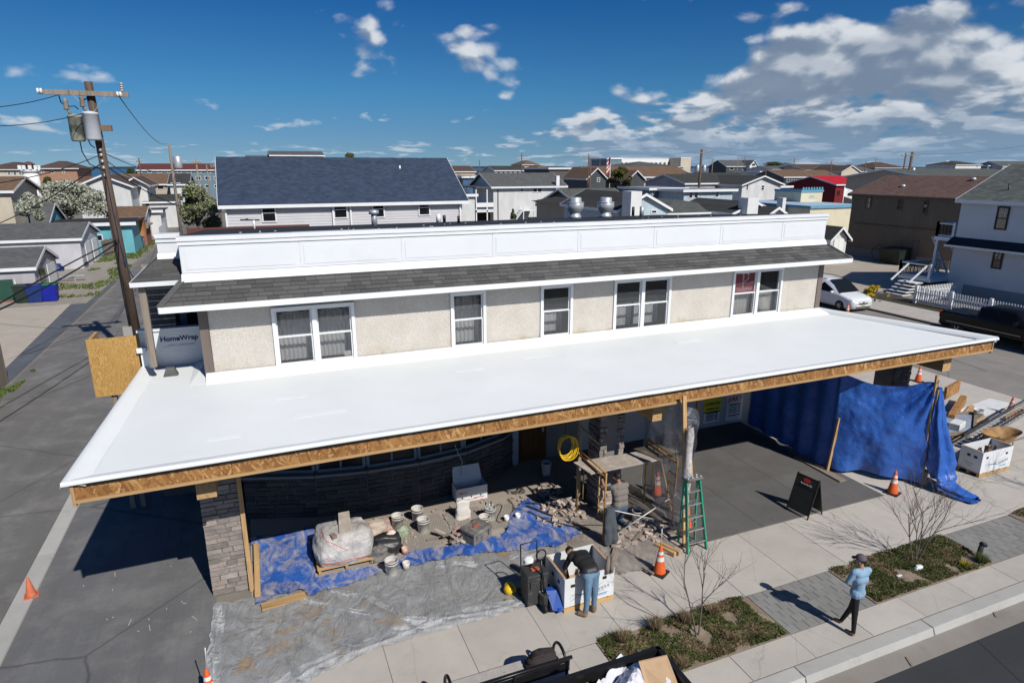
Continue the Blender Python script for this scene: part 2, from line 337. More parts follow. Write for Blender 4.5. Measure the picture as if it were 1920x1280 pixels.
M_dustply = mat('dusty_plank', (.40, .34, .29), .9, .2, 4, 40, .2, c2=(.55, .50, .45), c2at=(.5, .7), c2scale=4)
M_bucket = mat('dusty_white_plastic', (.60, .57, .53), .55, .15, 5, 30, .1, c2=(.42, .37, .32), c2at=(.52, .7), c2scale=6)
M_whiteplastic = mat('white_plastic', (.74, .74, .73), .45, .08, 4, 0, 0)
M_mortar = mat('grey_mortar', (.30, .28, .26), .95, .25, 8, 40, .4); M_card = mat('brown_cardboard', (.45, .30, .175), .85, .12, 4, 0, 0)
M_whitecard = mat('white_coated_cardboard', (.74, .75, .76), .55, .06, 2, 0, 0, c2=(.58, .57, .55), c2at=(.58, .75), c2scale=2.2)
M_printblue = mat('blue_print', (.10, .28, .55), .6, .3, 9, 0, 0); M_printgrey = mat('grey_print', (.35, .40, .46), .6, .25, 9, 0, 0)
M_toolgrey = mat('dark_grey_plastic', (.045, .045, .047), .55, .25, 6, 40, .1, c2=(.15, .135, .12), c2at=(.55, .72), c2scale=5)
M_tooldust = mat('dusty_grey_plastic', (.13, .125, .12), .75, .25, 6, 40, .1, c2=(.26, .235, .21), c2at=(.45, .65), c2scale=5)
M_redhandle = mat('dusty_orange_plastic', (.42, .10, .05), .6, .2, 6, 0, 0)
M_yellow = mat('yellow_plastic', (.80, .50, .015), .4, .1, 5, 0, 0); M_bluepaint = mat('blue_enamel', (.015, .07, .33), .35, .12, 5, 0, 0)
M_stone = stone_mat('ledge_stone', (.305, .265, .24)); M_darkstone = stone_mat('shaded_ledge_stone', (.085, .085, .088)); M_rawstone = stone_mat('loose_stone', (.44, .365, .315))  # M_darkstone: dark grey copy with the canopy shade sunk into its colour
M_wrapwhite = mat('white_house_wrap', (.74, .76, .78), .55, .05, 2, 0, 0); M_print = mat('dark_blue_lettering', (.03, .055, .13), .6, .05, 3, 0, 0)
M_soil = mat('planting_soil', (.225, .17, .12), 1, .35, 3, 30, .6, c2=(.33, .27, .20), c2at=(.5, .68), c2scale=2.5)
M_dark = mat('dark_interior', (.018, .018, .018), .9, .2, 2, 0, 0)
M_room = mat('dim_room', (.10, .095, .09), .9, .2, 2, 0, 0)
M_curtain = mat('lace_curtain', (.62, .60, .57), .9, .1, 8, 60, .1)
M_tearoff = mat('dull_red_paint', (.30, .04, .025), .7, .15, 3, 0, 0)

# ------------------------------------------------------------------ mesh builder
ORG = {}                                                    # object name -> (location, z rotation)
class MB:
    def __init__(s): s.v = []; s.f = []; s.sm = []; s.mi = []; s.cm = 0
    def face(s, ids, smooth=False): s.f.append(tuple(ids)); s.sm.append(smooth); s.mi.append(s.cm)
    def poly(s, pts, smooth=False):
        k = len(s.v); s.v += [tuple(p) for p in pts]; s.face(range(k, k + len(pts)), smooth); return s
    def box(s, x0, x1, y0, y1, z0, z1, rot=0, piv=None, tf=None):
        P = [(x0, y0, z0), (x1, y0, z0), (x1, y1, z0), (x0, y1, z0), (x0, y0, z1), (x1, y0, z1), (x1, y1, z1), (x0, y1, z1)]
        if rot:
            px, py = piv or ((x0 + x1) / 2, (y0 + y1) / 2); c, n = math.cos(rot), math.sin(rot)
            P = [(px + (a - px) * c - (b - py) * n, py + (a - px) * n + (b - py) * c, z) for a, b, z in P]
        if tf is not None: P = [tuple(tf @ Vector(p)) for p in P]
        return s.hexa(P)
    def hexa(s, P):
        k = len(s.v); s.v += [tuple(p) for p in P]
        for q in ((0, 3, 2, 1), (4, 5, 6, 7), (0, 1, 5, 4), (1, 2, 6, 5), (2, 3, 7, 6), (3, 0, 4, 7)): s.face([k + i for i in q])
        return s
    def bar(s, a, b, w, h=None, upv=(0, 0, 1)):
        """square-section bar from a to b"""
        a, b = Vector(a), Vector(b); h = h or w; d = (b - a).normalized(); u = Vector(upv)
        if abs(d.dot(u)) > .98: u = Vector((0, 1, 0))
        sdx = d.cross(u).normalized(); u = sdx.cross(d).normalized()
        P = []
        for p in (a, b):
            for q in ((-1, -1), (1, -1), (1, 1), (-1, 1)): P.append(p + sdx * q[0] * w / 2 + u * q[1] * h / 2)
        k = len(s.v); s.v += [tuple(p) for p in P]
        for q in ((3, 2, 1, 0), (4, 5, 6, 7), (0, 1, 5, 4), (1, 2, 6, 5), (2, 3, 7, 6), (3, 0, 4, 7)): s.face([k + i for i in q])
        return s
    def tube(s, pts, r, n=8, cap=True):
        pts = [Vector(p) for p in pts]; rs = r if isinstance(r, (list, tuple)) else [r] * len(pts); rings = []
        u = None
        for i, p in enumerate(pts):
            d = (pts[min(i + 1, len(pts) - 1)] - pts[max(i - 1, 0)])
            if d.length < 1e-9: d = Vector((0, 0, 1))
            d.normalize()
            if u is None: u = d.orthogonal().normalized()
            else:
                u = u - d * u.dot(d); u = u.normalized() if u.length > 1e-6 else d.orthogonal().normalized()
            w = d.cross(u); k = len(s.v); rings.append(k)
            s.v += [tuple(p + (u * math.cos(2 * pi * j / n) + w * math.sin(2 * pi * j / n)) * rs[i]) for j in range(n)]
        for a, b in zip(rings, rings[1:]):
            for j in range(n): s.face((a + j, a + (j + 1) % n, b + (j + 1) % n, b + j), True)
        if cap:
            s.face([rings[0] + j for j in reversed(range(n))]); s.face([rings[-1] + j for j in range(n)])
        return s
    def lathe(s, prof, c=(0, 0, 0), n=16, smooth=True, tf=None, cap=True):
        k = len(s.v)
        for r, z in prof:
            for j in range(n):
                p = Vector((r * math.cos(2 * pi * j / n), r * math.sin(2 * pi * j / n), z))
                if tf is not None: p = tf @ p
                s.v.append(tuple(p + Vector(c)))
        m = len(prof)
        for i in range(m - 1):
            for j in range(n): s.face((k + i * n + j, k + i * n + (j + 1) % n, k + (i + 1) * n + (j + 1) % n, k + (i + 1) * n + j), smooth)
        if cap:
            s.face([k + j for j in reversed(range(n))]); s.face([k + (m - 1) * n + j for j in range(n)])
        return s
    def prism(s, poly, z0, z1):
        n = len(poly); k = len(s.v); s.v += [(p[0], p[1], z0) for p in poly] + [(p[0], p[1], z1) for p in poly]
        s.face([k + i for i in reversed(range(n))]); s.face([k + n + i for i in range(n)])
        for i in range(n): s.face((k + i, k + (i + 1) % n, k + n + (i + 1) % n, k + n + i))
        return s
    def extr(s, poly3, off):
        """planar 3-D polygon given thickness along off"""
        n = len(poly3); k = len(s.v); off = Vector(off)
        s.v += [tuple(p) for p in poly3] + [tuple(Vector(p) + off) for p in poly3]
        s.face([k + i for i in range(n)]); s.face([k + n + i for i in reversed(range(n))])
        for i in range(n): s.face((k + (i + 1) % n, k + i, k + n + i, k + n + (i + 1) % n))
        return s
    def grid(s, nu, nv, fn, smooth=True):
        k = len(s.v)
        for j in range(nv + 1):
            for i in range(nu + 1): s.v.append(tuple(fn(i / nu, j / nv)))
        for j in range(nv):
            for i in range(nu):
                a = k + j * (nu + 1) + i; s.face((a, a + 1, a + nu + 2, a + nu + 1), smooth)
        return s
    def mesh(s, name, mats):
        me = bpy.data.meshes.new(name); me.from_pydata(s.v, [], s.f)
        for m in (mats if isinstance(mats, (list, tuple)) else [mats]): me.materials.append(m)
        me.polygons.foreach_set('use_smooth', s.sm); me.polygons.foreach_set('material_index', s.mi); me.update(); return me
    def build(s, name, mats, parent=None, world=True, bevel=0):
        """world=True: the points are world coordinates, re-expressed in the thing's own frame"""
        if parent is not None and world:
            loc, rz = ORG[parent.name]
            c, n = math.cos(-rz), math.sin(-rz)
            s.v = [((a - loc[0]) * c - (b - loc[1]) * n, (a - loc[0]) * n + (b - loc[1]) * c, z - loc[2]) for a, b, z in s.v]
        o = bpy.data.objects.new(name, s.mesh(name, mats)); COL.objects.link(o)
        ORG[o.name] = ((0, 0, 0), 0)
        if parent is not None: o.parent = parent; ORG[o.name] = ORG[parent.name] if world else ((0, 0, 0), 0)
        if bevel:
            b = o.modifiers.new('bevel', 'BEVEL'); b.width = bevel; b.segments = 2; b.limit_method = 'ANGLE'
        return o
def tag(o, label=None, cat=None, group=None, kind=None):
    for k, v in (('label', label), ('category', cat), ('group', group), ('kind', kind)):
        if v: o[k] = v
    return o
def thing(name, label, cat, loc=(0, 0, 0), rz=0, group=None):
    o = bpy.data.objects.new(name, None); COL.objects.link(o); o.empty_display_size = .2
    o.location = loc; o.rotation_euler = (0, 0, rz); ORG[o.name] = (tuple(loc), rz); return tag(o, label, cat, group)
def struct(o): o['kind'] = 'structure'; return o
def dup(o, loc, rz=0, label=None, group=None, parent=None, scale=None):
    c = o.copy(); COL.objects.link(c)
    if parent is None:
        c.location = loc; c.rotation_euler = (0, 0, rz)
        if scale: c.scale = (scale, scale, scale)
        if label: c['label'] = label
        if group: c['group'] = group
    else: c.parent = parent; c.matrix_parent_inverse = o.matrix_parent_inverse.copy()
    for ch in [q for q in bpy.data.objects if q.parent == o]: dup(ch, None, parent=c)
    return c
def piece(name, me, parent, loc=(0, 0, 0), rot=(0, 0, 0), sc=(1, 1, 1)):
    """one more object sharing a mesh; parent frame = world"""
    o = bpy.data.objects.new(name, me); COL.objects.link(o); o.parent = parent; pl, pr = ORG[parent.name]
    o.location = (loc[0] - pl[0], loc[1] - pl[1], loc[2] - pl[2]); o.rotation_euler = rot; o.scale = sc; return o
def text(name, body, size, m, parent, tf, ext=.002, bold=0.0):
    """lettering as a thin mesh; tf: world matrix of the text plane (x right, y up)"""
    cu = bpy.data.curves.new(name, 'FONT'); cu.body = body; cu.size = size; cu.extrude = ext; cu.align_x = 'CENTER'; cu.align_y = 'CENTER'; cu.resolution_u = 3; cu.offset = bold
    t = bpy.data.objects.new('tmp', cu); me = bpy.data.meshes.new_from_object(t); bpy.data.objects.remove(t); bpy.data.curves.remove(cu)
    me.name = name; me.transform(tf); me.materials.clear(); me.materials.append(m)
    if parent is not None:
        loc, rz = ORG[parent.name]; me.transform(Matrix.Rotation(-rz, 4, 'Z') @ Matrix.Translation(-Vector(loc)))
    o = bpy.data.objects.new(name, me); COL.objects.link(o); o.parent = parent; ORG[o.name] = ORG.get(parent.name, ((0, 0, 0), 0)) if parent else ((0, 0, 0), 0); return o
def bars(parent, tf, rows, m, nm='printed_line'):
    '''lines of print too small to read'''
    q = MB()
    for x, y, w, h in rows: q.box(x - w / 2, x + w / 2, y - h / 2, y + h / 2, 0, .002)
    q.v = [tuple(tf @ Vector(p)) for p in q.v]; return tag(q.build(nm, m, parent), kind='stuff')
def plane_tf(o, xd, yd):
    x, y = Vector(xd).normalized(), Vector(yd).normalized(); z = x.cross(y)
    return Matrix(((x[0], y[0], z[0], o[0]), (x[1], y[1], z[1], o[1]), (x[2], y[2], z[2], o[2]), (0, 0, 0, 1)))
def n3(x, y, z=0, s=1.0): return noise.noise(Vector((x * s, y * s, z * s)))
# =================================================================== GROUND
def sheet(name, pts, z, m): return struct(MB().poly([(p[0], p[1], z) for p in pts]).build(name, m))
def slabsheet(name, pts, z, m, th=.3): return struct(MB().prism([(p[0], p[1]) for p in pts], z - th, z).build(name, m))
gm = MB(); gm.poly([(-5000, 7.0, -.012), (5000, 7.0, -.012), (5000, 720, -.012), (-5000, 720, -.012)]); struct(gm.build('ground', M_ground))
struct(MB().box(-5000, 5000, 719, 9000, -1.2, -.5).build('bay_water', mat('bay_water', (.018, .045, .085), .25, .3, .02, .2, .3, spec=.5)))
fs = MB(); rr = random.Random(3)
pts = [(-6000 + i * 120, 4200, 7 + 8 * abs(n3(i * .21, 1.3)) + 3 * rr.random()) for i in range(110)]
for a, b in zip(pts, pts[1:]): fs.hexa([(a[0], 4200, -2), (b[0], 4200, -2), (b[0], 4500, -2), (a[0], 4500, -2), (a[0], 4200, a[2]), (b[0], 4200, b[2]), (b[0], 4500, b[2]), (a[0], 4500, a[2])])
struct(fs.build('far_shore', mat('far_shore_woods', (.035, .05, .065), 1, .3, .01, 0, 0)))
sheet('main_road', [(-60, -120), (400, -120), (400, 6.40), (-60, 6.40)], -.15, M_road)
struct(MB().box(-60, 400, 6.40, 6.86, -.6, -.144).build('gutter', M_gutter))
kb = struct(MB().box(-60, 60, 6.86, 7.14, -.6, -.03).build('kerb_base', M_kerb))
ORG[kb.name] = ((0, 0, 0), 0)
kx = [-8 + i * 3.42 for i in range(16)]
off = G(1490, 1250)[0]; kx = [off + 3.42 * k for k in range(-5, 9)]
for a, b in zip(kx, kx[1:]):
    MB().hexa([(a + .012, 6.80, -.146), (b - .012, 6.80, -.146), (b - .012, 7.135, -.146), (a + .012, 7.135, -.146), (a + .012, 6.86, -.002), (b - .012, 6.86, -.002), (b - .012, 7.135, 0), (a + .012, 7.135, 0)]).build('kerb_stone', M_kerb, kb, bevel=.012)
# pavement of separate slabs
side = struct(MB().box(-1.48, 60, 7.15, 11.08, -.3, -.02).build('sidewalk', M_soil)); gap = .006
def slab(x0, x1, y0, y1, m=M_walk, par=side, nm='slab', dz=0.0):
    MB().box(x0 + gap, x1 - gap, y0 + gap, y1 - gap, -.08, dz + random.uniform(-.002, .002)).build(nm, m, par)
xs = [-1.48 + 1.52 * k for k in range(0, 23)]
for a, b in zip(xs, xs[1:]):
    slab(a, b, 7.15, 7.80)
    if b < 5.3: slab(a, b, 7.82, 11.07)
    elif a < 5.3: slab(a, 5.45, 7.82, 9.06); slab(a, b, 9.08, 11.07)
    else: slab(a, b, 9.08, 11.07)
def bed(name, x0, x1): return struct(MB().box(x0, x1, 7.82, 9.06, -.1, .012).build(name, M_soil))
bed1 = bed('planting_bed', 5.46, 9.16); bed2 = bed('planting_bed', 11.58, 15.46); bed3 = bed('planting_bed', 18.06, 21.8)
pav = struct(MB().box(9.18, 18.04, 7.82, 9.06, -.1, -.03).build('paver_strip', M_soil))
M_paver = concrete_mat('grey_paver', (.245, .24, .225), .16, (.14, .135, .12), .4)
for (a, b) in ((9.19, 11.56), (15.48, 18.04)):
    nx = 9; ny = 6; w = (b - a) / nx; h = 1.23 / ny
    for j in range(ny):
        for i in range(nx):
            x0 = a + i * w + (w / 2 if j % 2 else 0); x1 = min(b, x0 + w)
            MB().box(x0 + .006, x1 - .006, 7.825 + j * h + .006, 7.825 + (j + 1) * h - .006, -.05, .002 + random.uniform(-.004, .004)).build('paver', M_paver, pav)
        if j % 2: MB().box(a + .006, a + w / 2 - .006, 7.825 + j * h + .006, 7.825 + (j + 1) * h - .006, -.05, .003).build('paver', M_paver, pav)
# entry apron, porch floor, plank-stamped drive
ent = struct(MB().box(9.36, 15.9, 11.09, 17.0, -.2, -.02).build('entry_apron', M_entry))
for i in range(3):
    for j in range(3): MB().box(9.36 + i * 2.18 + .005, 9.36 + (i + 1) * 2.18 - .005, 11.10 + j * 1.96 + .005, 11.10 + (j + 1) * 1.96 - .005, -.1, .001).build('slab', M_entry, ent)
M_entryfar = M_entry
por = struct(MB().box(-.8, 9.34, 11.09, 17.0, -.2, -.02).build('porch_floor', M_porch))
for i in range(5):
    for j in range(3): MB().box(-.8 + i * 2.028 + .008, -.8 + (i + 1) * 2.028 - .008, 11.10 + j * 1.96 + .008, 11.10 + (j + 1) * 1.96 - .008, -.1, random.uniform(0, .003)).build('slab', M_porch, por)
struct(MB().box(15.92, 28.0, 11.09, 24, -.2, .0).build('east_forecourt', M_walk))
M_plank = asphalt_mat('slate_stamped_concrete', (.14, .14, .142), (.27, .262, .25), 'y')
drv = struct(MB().box(-5.16, -1.5, 7.15, 26, -.2, -.003).build('driveway', M_plank)); rr = random.Random(5)
n = 12; w = 3.66 / n
for i in range(n):
    y = 7.17 - rr.random() * 2
    while y < 21:
        L = rr.choice((2.2, 2.6, 3.0)); y0 = max(7.17, y)
        if y + L > 7.5: MB().box(-5.16 + i * w + (.0006 if i < 7 else .003), -5.16 + (i + 1) * w - (.0006 if i < 7 else .003), y0 + .0008, y + L - .0008, -.1, rr.uniform(0, .0022)).build('plank', M_plank, drv)
        y += L
ks = struct(MB().box(-5.56, -5.18, 7.15, 26, -.2, -.01).build('kerb_strip', M_kerb))
for k in range(10): MB().box(-5.55, -5.19, 7.16 + k * 1.9, 7.16 + (k + 1) * 1.9 - .012, -.1, .004).build('kerb_slab', M_kerb, ks)
sheet('alley', [(-10.2, 7.0), (-5.57, 7.0), (-5.57, 160), (-10.6, 160)], .002, M_alley)
sheet('gravel_verge', [(-12.2, 7.0), (-10.2, 7.0), (-10.6, 60), (-12.6, 60)], .003, M_gravel)
sheet('concrete_yard', [(-60, 30), (-11.0, 30), (-11.9, 50.5), (-60, 50.5)], .007, M_pad)
sheet('parking_lot', [(-60, 50.5), (-11.0, 50.5), (-10.7, 95), (-60, 95)], .005, M_lot)
sheet('back_yard_lot', [(-5.5, 24), (28, 24), (28, 46), (-5.5, 46)], .003, M_lot)
sheet('side_street', [(28, 7.0), (36.9, 7.0), (36.9, 110), (28, 110)], .006, M_street)
sk = struct(MB().box(36.9, 39.9, 7.2, 60, -.1, .12).build('east_pavement', M_walk))
struct(MB().box(36.72, 36.89, 7.2, 60, -.1, .115).build('east_kerb', mat('dark_kerb', (.10, .095, .085), .9, .3, 2, 30, .2)))
struct(MB().box(39.91, 42.2, 20, 33, -.1, .10).build('east_verge', mat('verge_soil', (.045, .04, .025), 1, .4, 3, 30, .5)))
sheet('east_yard', [(39.9, 33), (75, 33), (75, 60), (39.9, 60)], .011, M_pad)

# =================================================================== THE BUILDING
B = thing('shop_building', 'long two storey shop with white parapet, shingled skirt roof, pebble-dash wall and wide white canopy', 'building', (9, 17, 0))
YW = 16.9; WX0, WX1 = -1.43, 19.0
wins = []
for px0, px1, pyt, pyb, pxm, nl in ((512, 667, 571, 683, 590, 2), (845, 911, 546, 652, 878, 1), (1013, 1073, 533, 633, 1043, 1), (1150, 1256, 521, 619, 1203, 2), (1372, 1464, 504, 592, 1418, 2)):
    pym = (pyt + pyb) / 2
    wins.append((AY(px0, pym, YW)[0], AY(px1, pym, YW)[0], AY(pxm, pyb, YW)[2], AY(pxm, pyt, YW)[2], nl))
wm = MB(); xprev = WX0 + .22; ZB, ZT = 3.7, 5.9
for x0, x1, z0, z1, nl in wins:
    wm.box(xprev, x0 + .03, YW, YW + .2, ZB, ZT); wm.box(x0 + .03, x1 - .03, YW, YW + .2, ZB, z0 + .03); 
    if z1 - .03 < ZT: wm.box(x0 + .03, x1 - .03, YW, YW + .2, z1 - .03, ZT)
    xprev = x1 - .03
wm.box(xprev, WX1 - .22, YW, YW + .2, ZB, ZT); wm.build('wall', M_stucco, B)
for xa, xb in ((WX0, WX0 + .215), (WX1 - .215, WX1)): MB().box(xa, xb, YW - .03, YW + .25, 3.7, 5.85).build('corner_board', M_brownboard, B)
M_flank = mat('brown_flank_boards', (.17, .125, .10), .8, .2, 2, 30, .2)
MB().box(WX0 + .02, WX0 + .2, YW + .26, 27, 0, 6.0).build('flank_wall', M_flank, B)
MB().box(WX1 - .2, WX1 - .02, YW + .26, 27, 0, 6.0).build('flank_wall', M_flank, B)
MB().box(WX0 + .21, WX1 - .21, 27, 27.2, 0, 6.1).build('rear_wall', M_flank, B)
MB().box(WX0 + .25, WX1 - .25, YW + 1.6, YW + 1.7, 3.7, 6.2).build('room_back', M_room, B)
MB().box(WX0 + .25, WX1 - .25, YW + .25, YW + 1.55, 3.66, 3.74).build('room_floor', M_room, B)
MB().box(WX0 + .25, WX1 - .25, YW + .25, YW + 1.55, 6.10, 6.16).build('room_ceiling', M_room, B)
M_blind = mat('grey_lace', (.66, .66, .67), .9, .15, 3, 50, .1)
for wi, (x0, x1, z0, z1, nl) in enumerate(wins):
    f = MB(); t = .085; yb, yf = YW + .1, YW - .045
    f.box(x0, x0 + t, yf, yb, z0, z1).box(x1 - t, x1, yf, yb, z0, z1).box(x0 + t, x1 - t, yf, yb, z1 - t, z1).box(x0 + t, x1 - t, yf - .03, yb, z0, z0 + t)
    f.box(x0 - .03, x1 + .03, yf - .05, yf - .001, z0 - .02, z0 + .03)
    if nl == 2: f.box((x0 + x1) / 2 - .06, (x0 + x1) / 2 + .06, yf, yb, z0 + t, z1 - t)
    fr = f.build('window', white_vinyl, B)
    edges = [(x0 + t, x1 - t)] if nl == 1 else [(x0 + t, (x0 + x1) / 2 - .06), ((x0 + x1) / 2 + .06, x1 - t)]
    for li, (a, b) in enumerate(edges):
        zm = (z0 + z1) / 2 + .02; zl, zh = z0 + t, z1 - t
        for (za, zb2, yo) in ((zm - .02, zh, .03), (zl, zm + .02, .0)):
            q = MB(); e = .042; ya, yc = YW + yo, YW + yo + .028
            q.box(a, a + e, ya, yc, za, zb2).box(b - e, b, ya, yc, za, zb2).box(a + e, b - e, ya, yc, za, za + e).box(a + e, b - e, ya, yc, zb2 - e, zb2)
            q.build('sash', white_vinyl, fr)
            MB().box(a + e, b - e, ya + .010, ya + .016, za + e, zb2 - e).build('pane', M_glass, fr)
        yc = YW + .30
        if wi in (0, 1):      # lace with a scalloped hem over full-length nets
            nf = 5 if wi == 0 else 4
            MB().grid(40, 3, lambda u, v: (a + (b - a) * u, yc + .04 * math.sin(u * nf * 2 * pi), zh - (zh - zm) * (.48 + .26 * abs(math.sin(u * pi * 2))) * (1 - v) - (zh - zm) * .18 * v)).build('valance', M_curtain, fr)
            MB().grid(40, 2, lambda u, v: (a + (b - a) * u, yc + .12 + .03 * math.sin(u * (nf + 3) * 2 * pi), zl + (zh - .35 - zl) * v)).build('curtain', M_blind, fr)
            pr = [(a + (b - a) * u, yc - .05, zh - .24 + .14 * math.sin(u * pi)) for u in [i / 10 for i in range(11)]]
            MB().tube(pr, .012, 6).build('curtain_trim', M_curtain, fr)
        elif wi in (2, 3):
            MB().grid(30, 2, lambda u, v: (a + (b - a) * u, yc + .25 + .012 * math.sin(u * 30), zl + (zm - .05 - zl) * v)).build('curtain', M_blind, fr)
            MB().box(a, b, yc + .05, yc + .07, zh - .10, zh).build('blind', M_blind, fr)
        else:
            MB().grid(30, 2, lambda u, v: (a + (b - a) * u, yc - .05 + .02 * math.sin(u * 40), zl + (zm - zl) * v)).build('curtain', M_curtain, fr)
            if li == 0:
                MB().box(a + .03, b - .03, YW + .075, YW + .085, zm, zh - .03).build('red_poster', mat('red_poster', (.55, .02, .05), .5, .1, 3, 0, 0), fr)
                tw = bpy.data.objects['red_poster']; mid = (a + b) / 2
                tf = plane_tf((mid, YW + .073, zm + .11), (1, 0, 0), (0, 0, 1)); text('lettering', 'COUNTRY', .15, M_whiteplastic, fr, tf)
                # letter mark: a pale bowed P on a stem
                pm = MB(); P0 = (mid - .02, zm + .2)
                pm.box(mid - .075, mid - .015, YW + .066, YW + .073, zm + .20, zm + .62)
                pm.tube([(mid - .12 + .30 * u, YW + .069, zm + .64 + .05 * math.sin(u * pi)) for u in [i / 8 for i in range(9)]], .03, 6)
                pm.tube([(mid + .16 - .02 * abs(u - .5), YW + .069, zm + .62 - .24 * u) if u < .6 else (mid + .16 - .2 * (u - .6) / .4, YW + .069, zm + .62 - .24 * u) for u in [i / 8 for i in range(9)]], .026, 6)
                pm.build('letter_mark', M_whiteplastic, fr)
            else:
                MB().lathe([(0.01, 0), (.28, 0), (.30, .2), (.22, .42), (.10, .54), (.01, .56)], ((a + b) / 2, YW + .36, zl), 12).build('white_bundle', M_curtain, fr)
    if wi == 0: MB().box(x1 - t - .24, x1 - t - .06, YW + .04, YW + .046, z0 + t + .06, z0 + t + .19).build('card', M_whiteplastic, fr)
# ---- skirt roof of separate shingles
YF, ZF, YT, ZTOP = 16.28, 5.87, 17.05, 6.36
SX0, SX1 = -2.15, 19.62
M_shing = mat('charcoal_shingle', (.105, .103, .10), .95, .25, 3, 60, .35, spec=.15, rand=.24)
M_shing2 = shingle_mat('charcoal_shingles', (.088, .086, .083), 'x', .42, .12)
dk = MB(); dk.hexa([(SX0, YF, ZF - .03), (SX1, YF, ZF - .03), (WX1 + .1, YT, ZTOP - .03), (-1.66, YT, ZTOP - .03), (SX0, YF, ZF - .01), (SX1, YF, ZF - .01), (WX1 + .1, YT, ZTOP - .01), (-1.66, YT, ZTOP - .01)])
skirt = dk.build('skirt_roof', M_roofblack, B)
nrow, sl_ = 6, Vector((0, YT - YF, ZTOP - ZF)); ang = math.atan2(sl_[2], sl_[1]); exp = sl_.length / nrow
rr = random.Random(11); smesh = {}
def tabmesh(wd):
    if wd not in smesh:
        g = MB(); g.hexa([(.005, 0, .004), (wd - .005, 0, .004), (wd - .003, exp * 1.12, -.006), (.003, exp * 1.12, -.006), (.005, 0, .026), (wd - .005, 0, .026), (wd - .003, exp * 1.12, .004), (.003, exp * 1.12, .004)])
        smesh[wd] = g.mesh('shingle', M_shing)
    return smesh[wd]
for r_ in range(nrow):
    f0 = r_ / nrow; xa = SX0 + (-1.66 - SX0) * f0 + .01; xb = SX1 + (WX1 + .1 - SX1) * f0 - .01; x = xa - rr.random() * .2; first = True
    while x < xb - .12:
        wd = rr.choice((.26, .34, .42, .42, .48)); x0 = max(x, xa)
        if x0 + wd > xb: wd = .2
        piece('shingle', tabmesh(wd), skirt, (x0, YF + sl_[1] * f0, ZF + sl_[2] * f0 + rr.uniform(0, .004)), (ang, 0, 0)); x = x0 + wd
side_sk = MB()
for i in range(6):
    f0, f1 = i / 6, (i + 1) / 6 + .02
    side_sk.hexa([(SX0 + .49 * f0, YF + .77 * f0, ZF + .49 * f0), (SX0 + .49 * f0, 18.5, ZF + .49 * f0), (SX0 + .49 * f1, 18.5, ZF + .49 * f1 - .01), (SX0 + .49 * f1, YF + .77 * f1, ZF + .49 * f1 - .01),
                  (SX0 + .49 * f0, YF + .77 * f0, ZF + .49 * f0 + .015), (SX0 + .49 * f0, 18.5, ZF + .49 * f0 + .015), (SX0 + .49 * f1, 18.5, ZF + .49 * f1), (SX0 + .49 * f1, YF + .77 * f1, ZF + .49 * f1)])
tag(side_sk.build('hip_shingles', M_shing2, B), kind='stuff')
hc = MB()
for i in range(8):
    f0 = i / 8; f1 = f0 + .15
    for xs_, xt_ in ((SX0, -1.66), (SX1, WX1 + .1)):
        hc.bar((xs_ + (xt_ - xs_) * f0, YF + .77 * f0, ZF + .49 * f0 + .022), (xs_ + (xt_ - xs_) * f1, YF + .77 * f1, ZF + .49 * f1 + .018), .17, .014)
tag(hc.build('hip_cap', M_shing, B), kind='stuff')
MB().box(SX0 - .01, SX1 + .01, YF - .03, YF - .001, 5.735, 5.88).build('fascia', white_trim, B)
MB().box(SX0 - .03, SX0 - .001, YF, 18.5, 5.735, 5.88).build('fascia', white_trim, B); MB().box(SX1 + .001, SX1 + .03, YF, 20, 5.735, 5.88).build('fascia', white_trim, B)
MB().box(SX0, SX1, YF, YW + .1, 5.735, 5.76).build('soffit', white_trim, B)
MB().hexa([(WX1 + .1, YT, ZTOP), (SX1, YF, ZF), (SX1, 20, ZF), (WX1 + .1, 20, ZTOP), (WX1 + .1, YT, ZTOP + .01), (SX1, YF, ZF + .01), (SX1, 20, ZF + .01), (WX1 + .1, 20, ZTOP + .01)]).build('hip_shingles', M_shing2, B)
# ---- parapet
PX0, PX1, PY = -1.66, 19.08, 17.10
MB().hexa([(PX0 - .02, YT - .10, ZTOP - .05), (PX1 + .02, YT - .10, ZTOP - .05), (PX1 + .02, PY - .012, ZTOP + .13), (PX0 - .02, PY - .012, ZTOP + .13), (PX0 - .02, YT - .115, ZTOP - .035), (PX1 + .02, YT - .115, ZTOP - .035), (PX1 + .02, PY - .018, ZTOP + .145), (PX0 - .02, PY - .018, ZTOP + .145)]).build('base_flashing', white_trim, B)
MB().box(PX0, PX1, PY, PY + .2, ZTOP - .1, 7.36).build('parapet', panel_white, B)
jx = [PX0] + [AY(p, q, PY)[0] for p, q in ((561, 470), (752, 462), (923, 452), (1083, 443), (1226, 434), (1351, 427), (1467, 421))] + [PX1]
for a, b in zip(jx, jx[1:]):
    MB().box(a + .012, b - .012, PY - .008, PY - .001, ZTOP + .16, 7.17).build('parapet_panel', panel_white, B)
    z0, z1, e = ZTOP + .24, 7.07, .11
    MB().box(a + e, b - e, PY - .017, PY - .009, z0, z1).build('inset_panel', panel_white, B)
MB().box(PX0 - .02, PX1 + .02, PY - .035, PY - .001, 7.19, 7.285).build('cap_trim', white_trim, B)
cp = MB(); xq = PX0 - .03
for k in range(8):
    x2 = min(PX1 + .03, xq + 2.62); cp.box(xq, x2, PY - .06, PY + .22, 7.29 + .004 * (k % 2), 7.395 + .004 * (k % 2)); xq = x2
cp.build('parapet_cap', white_trim, B)
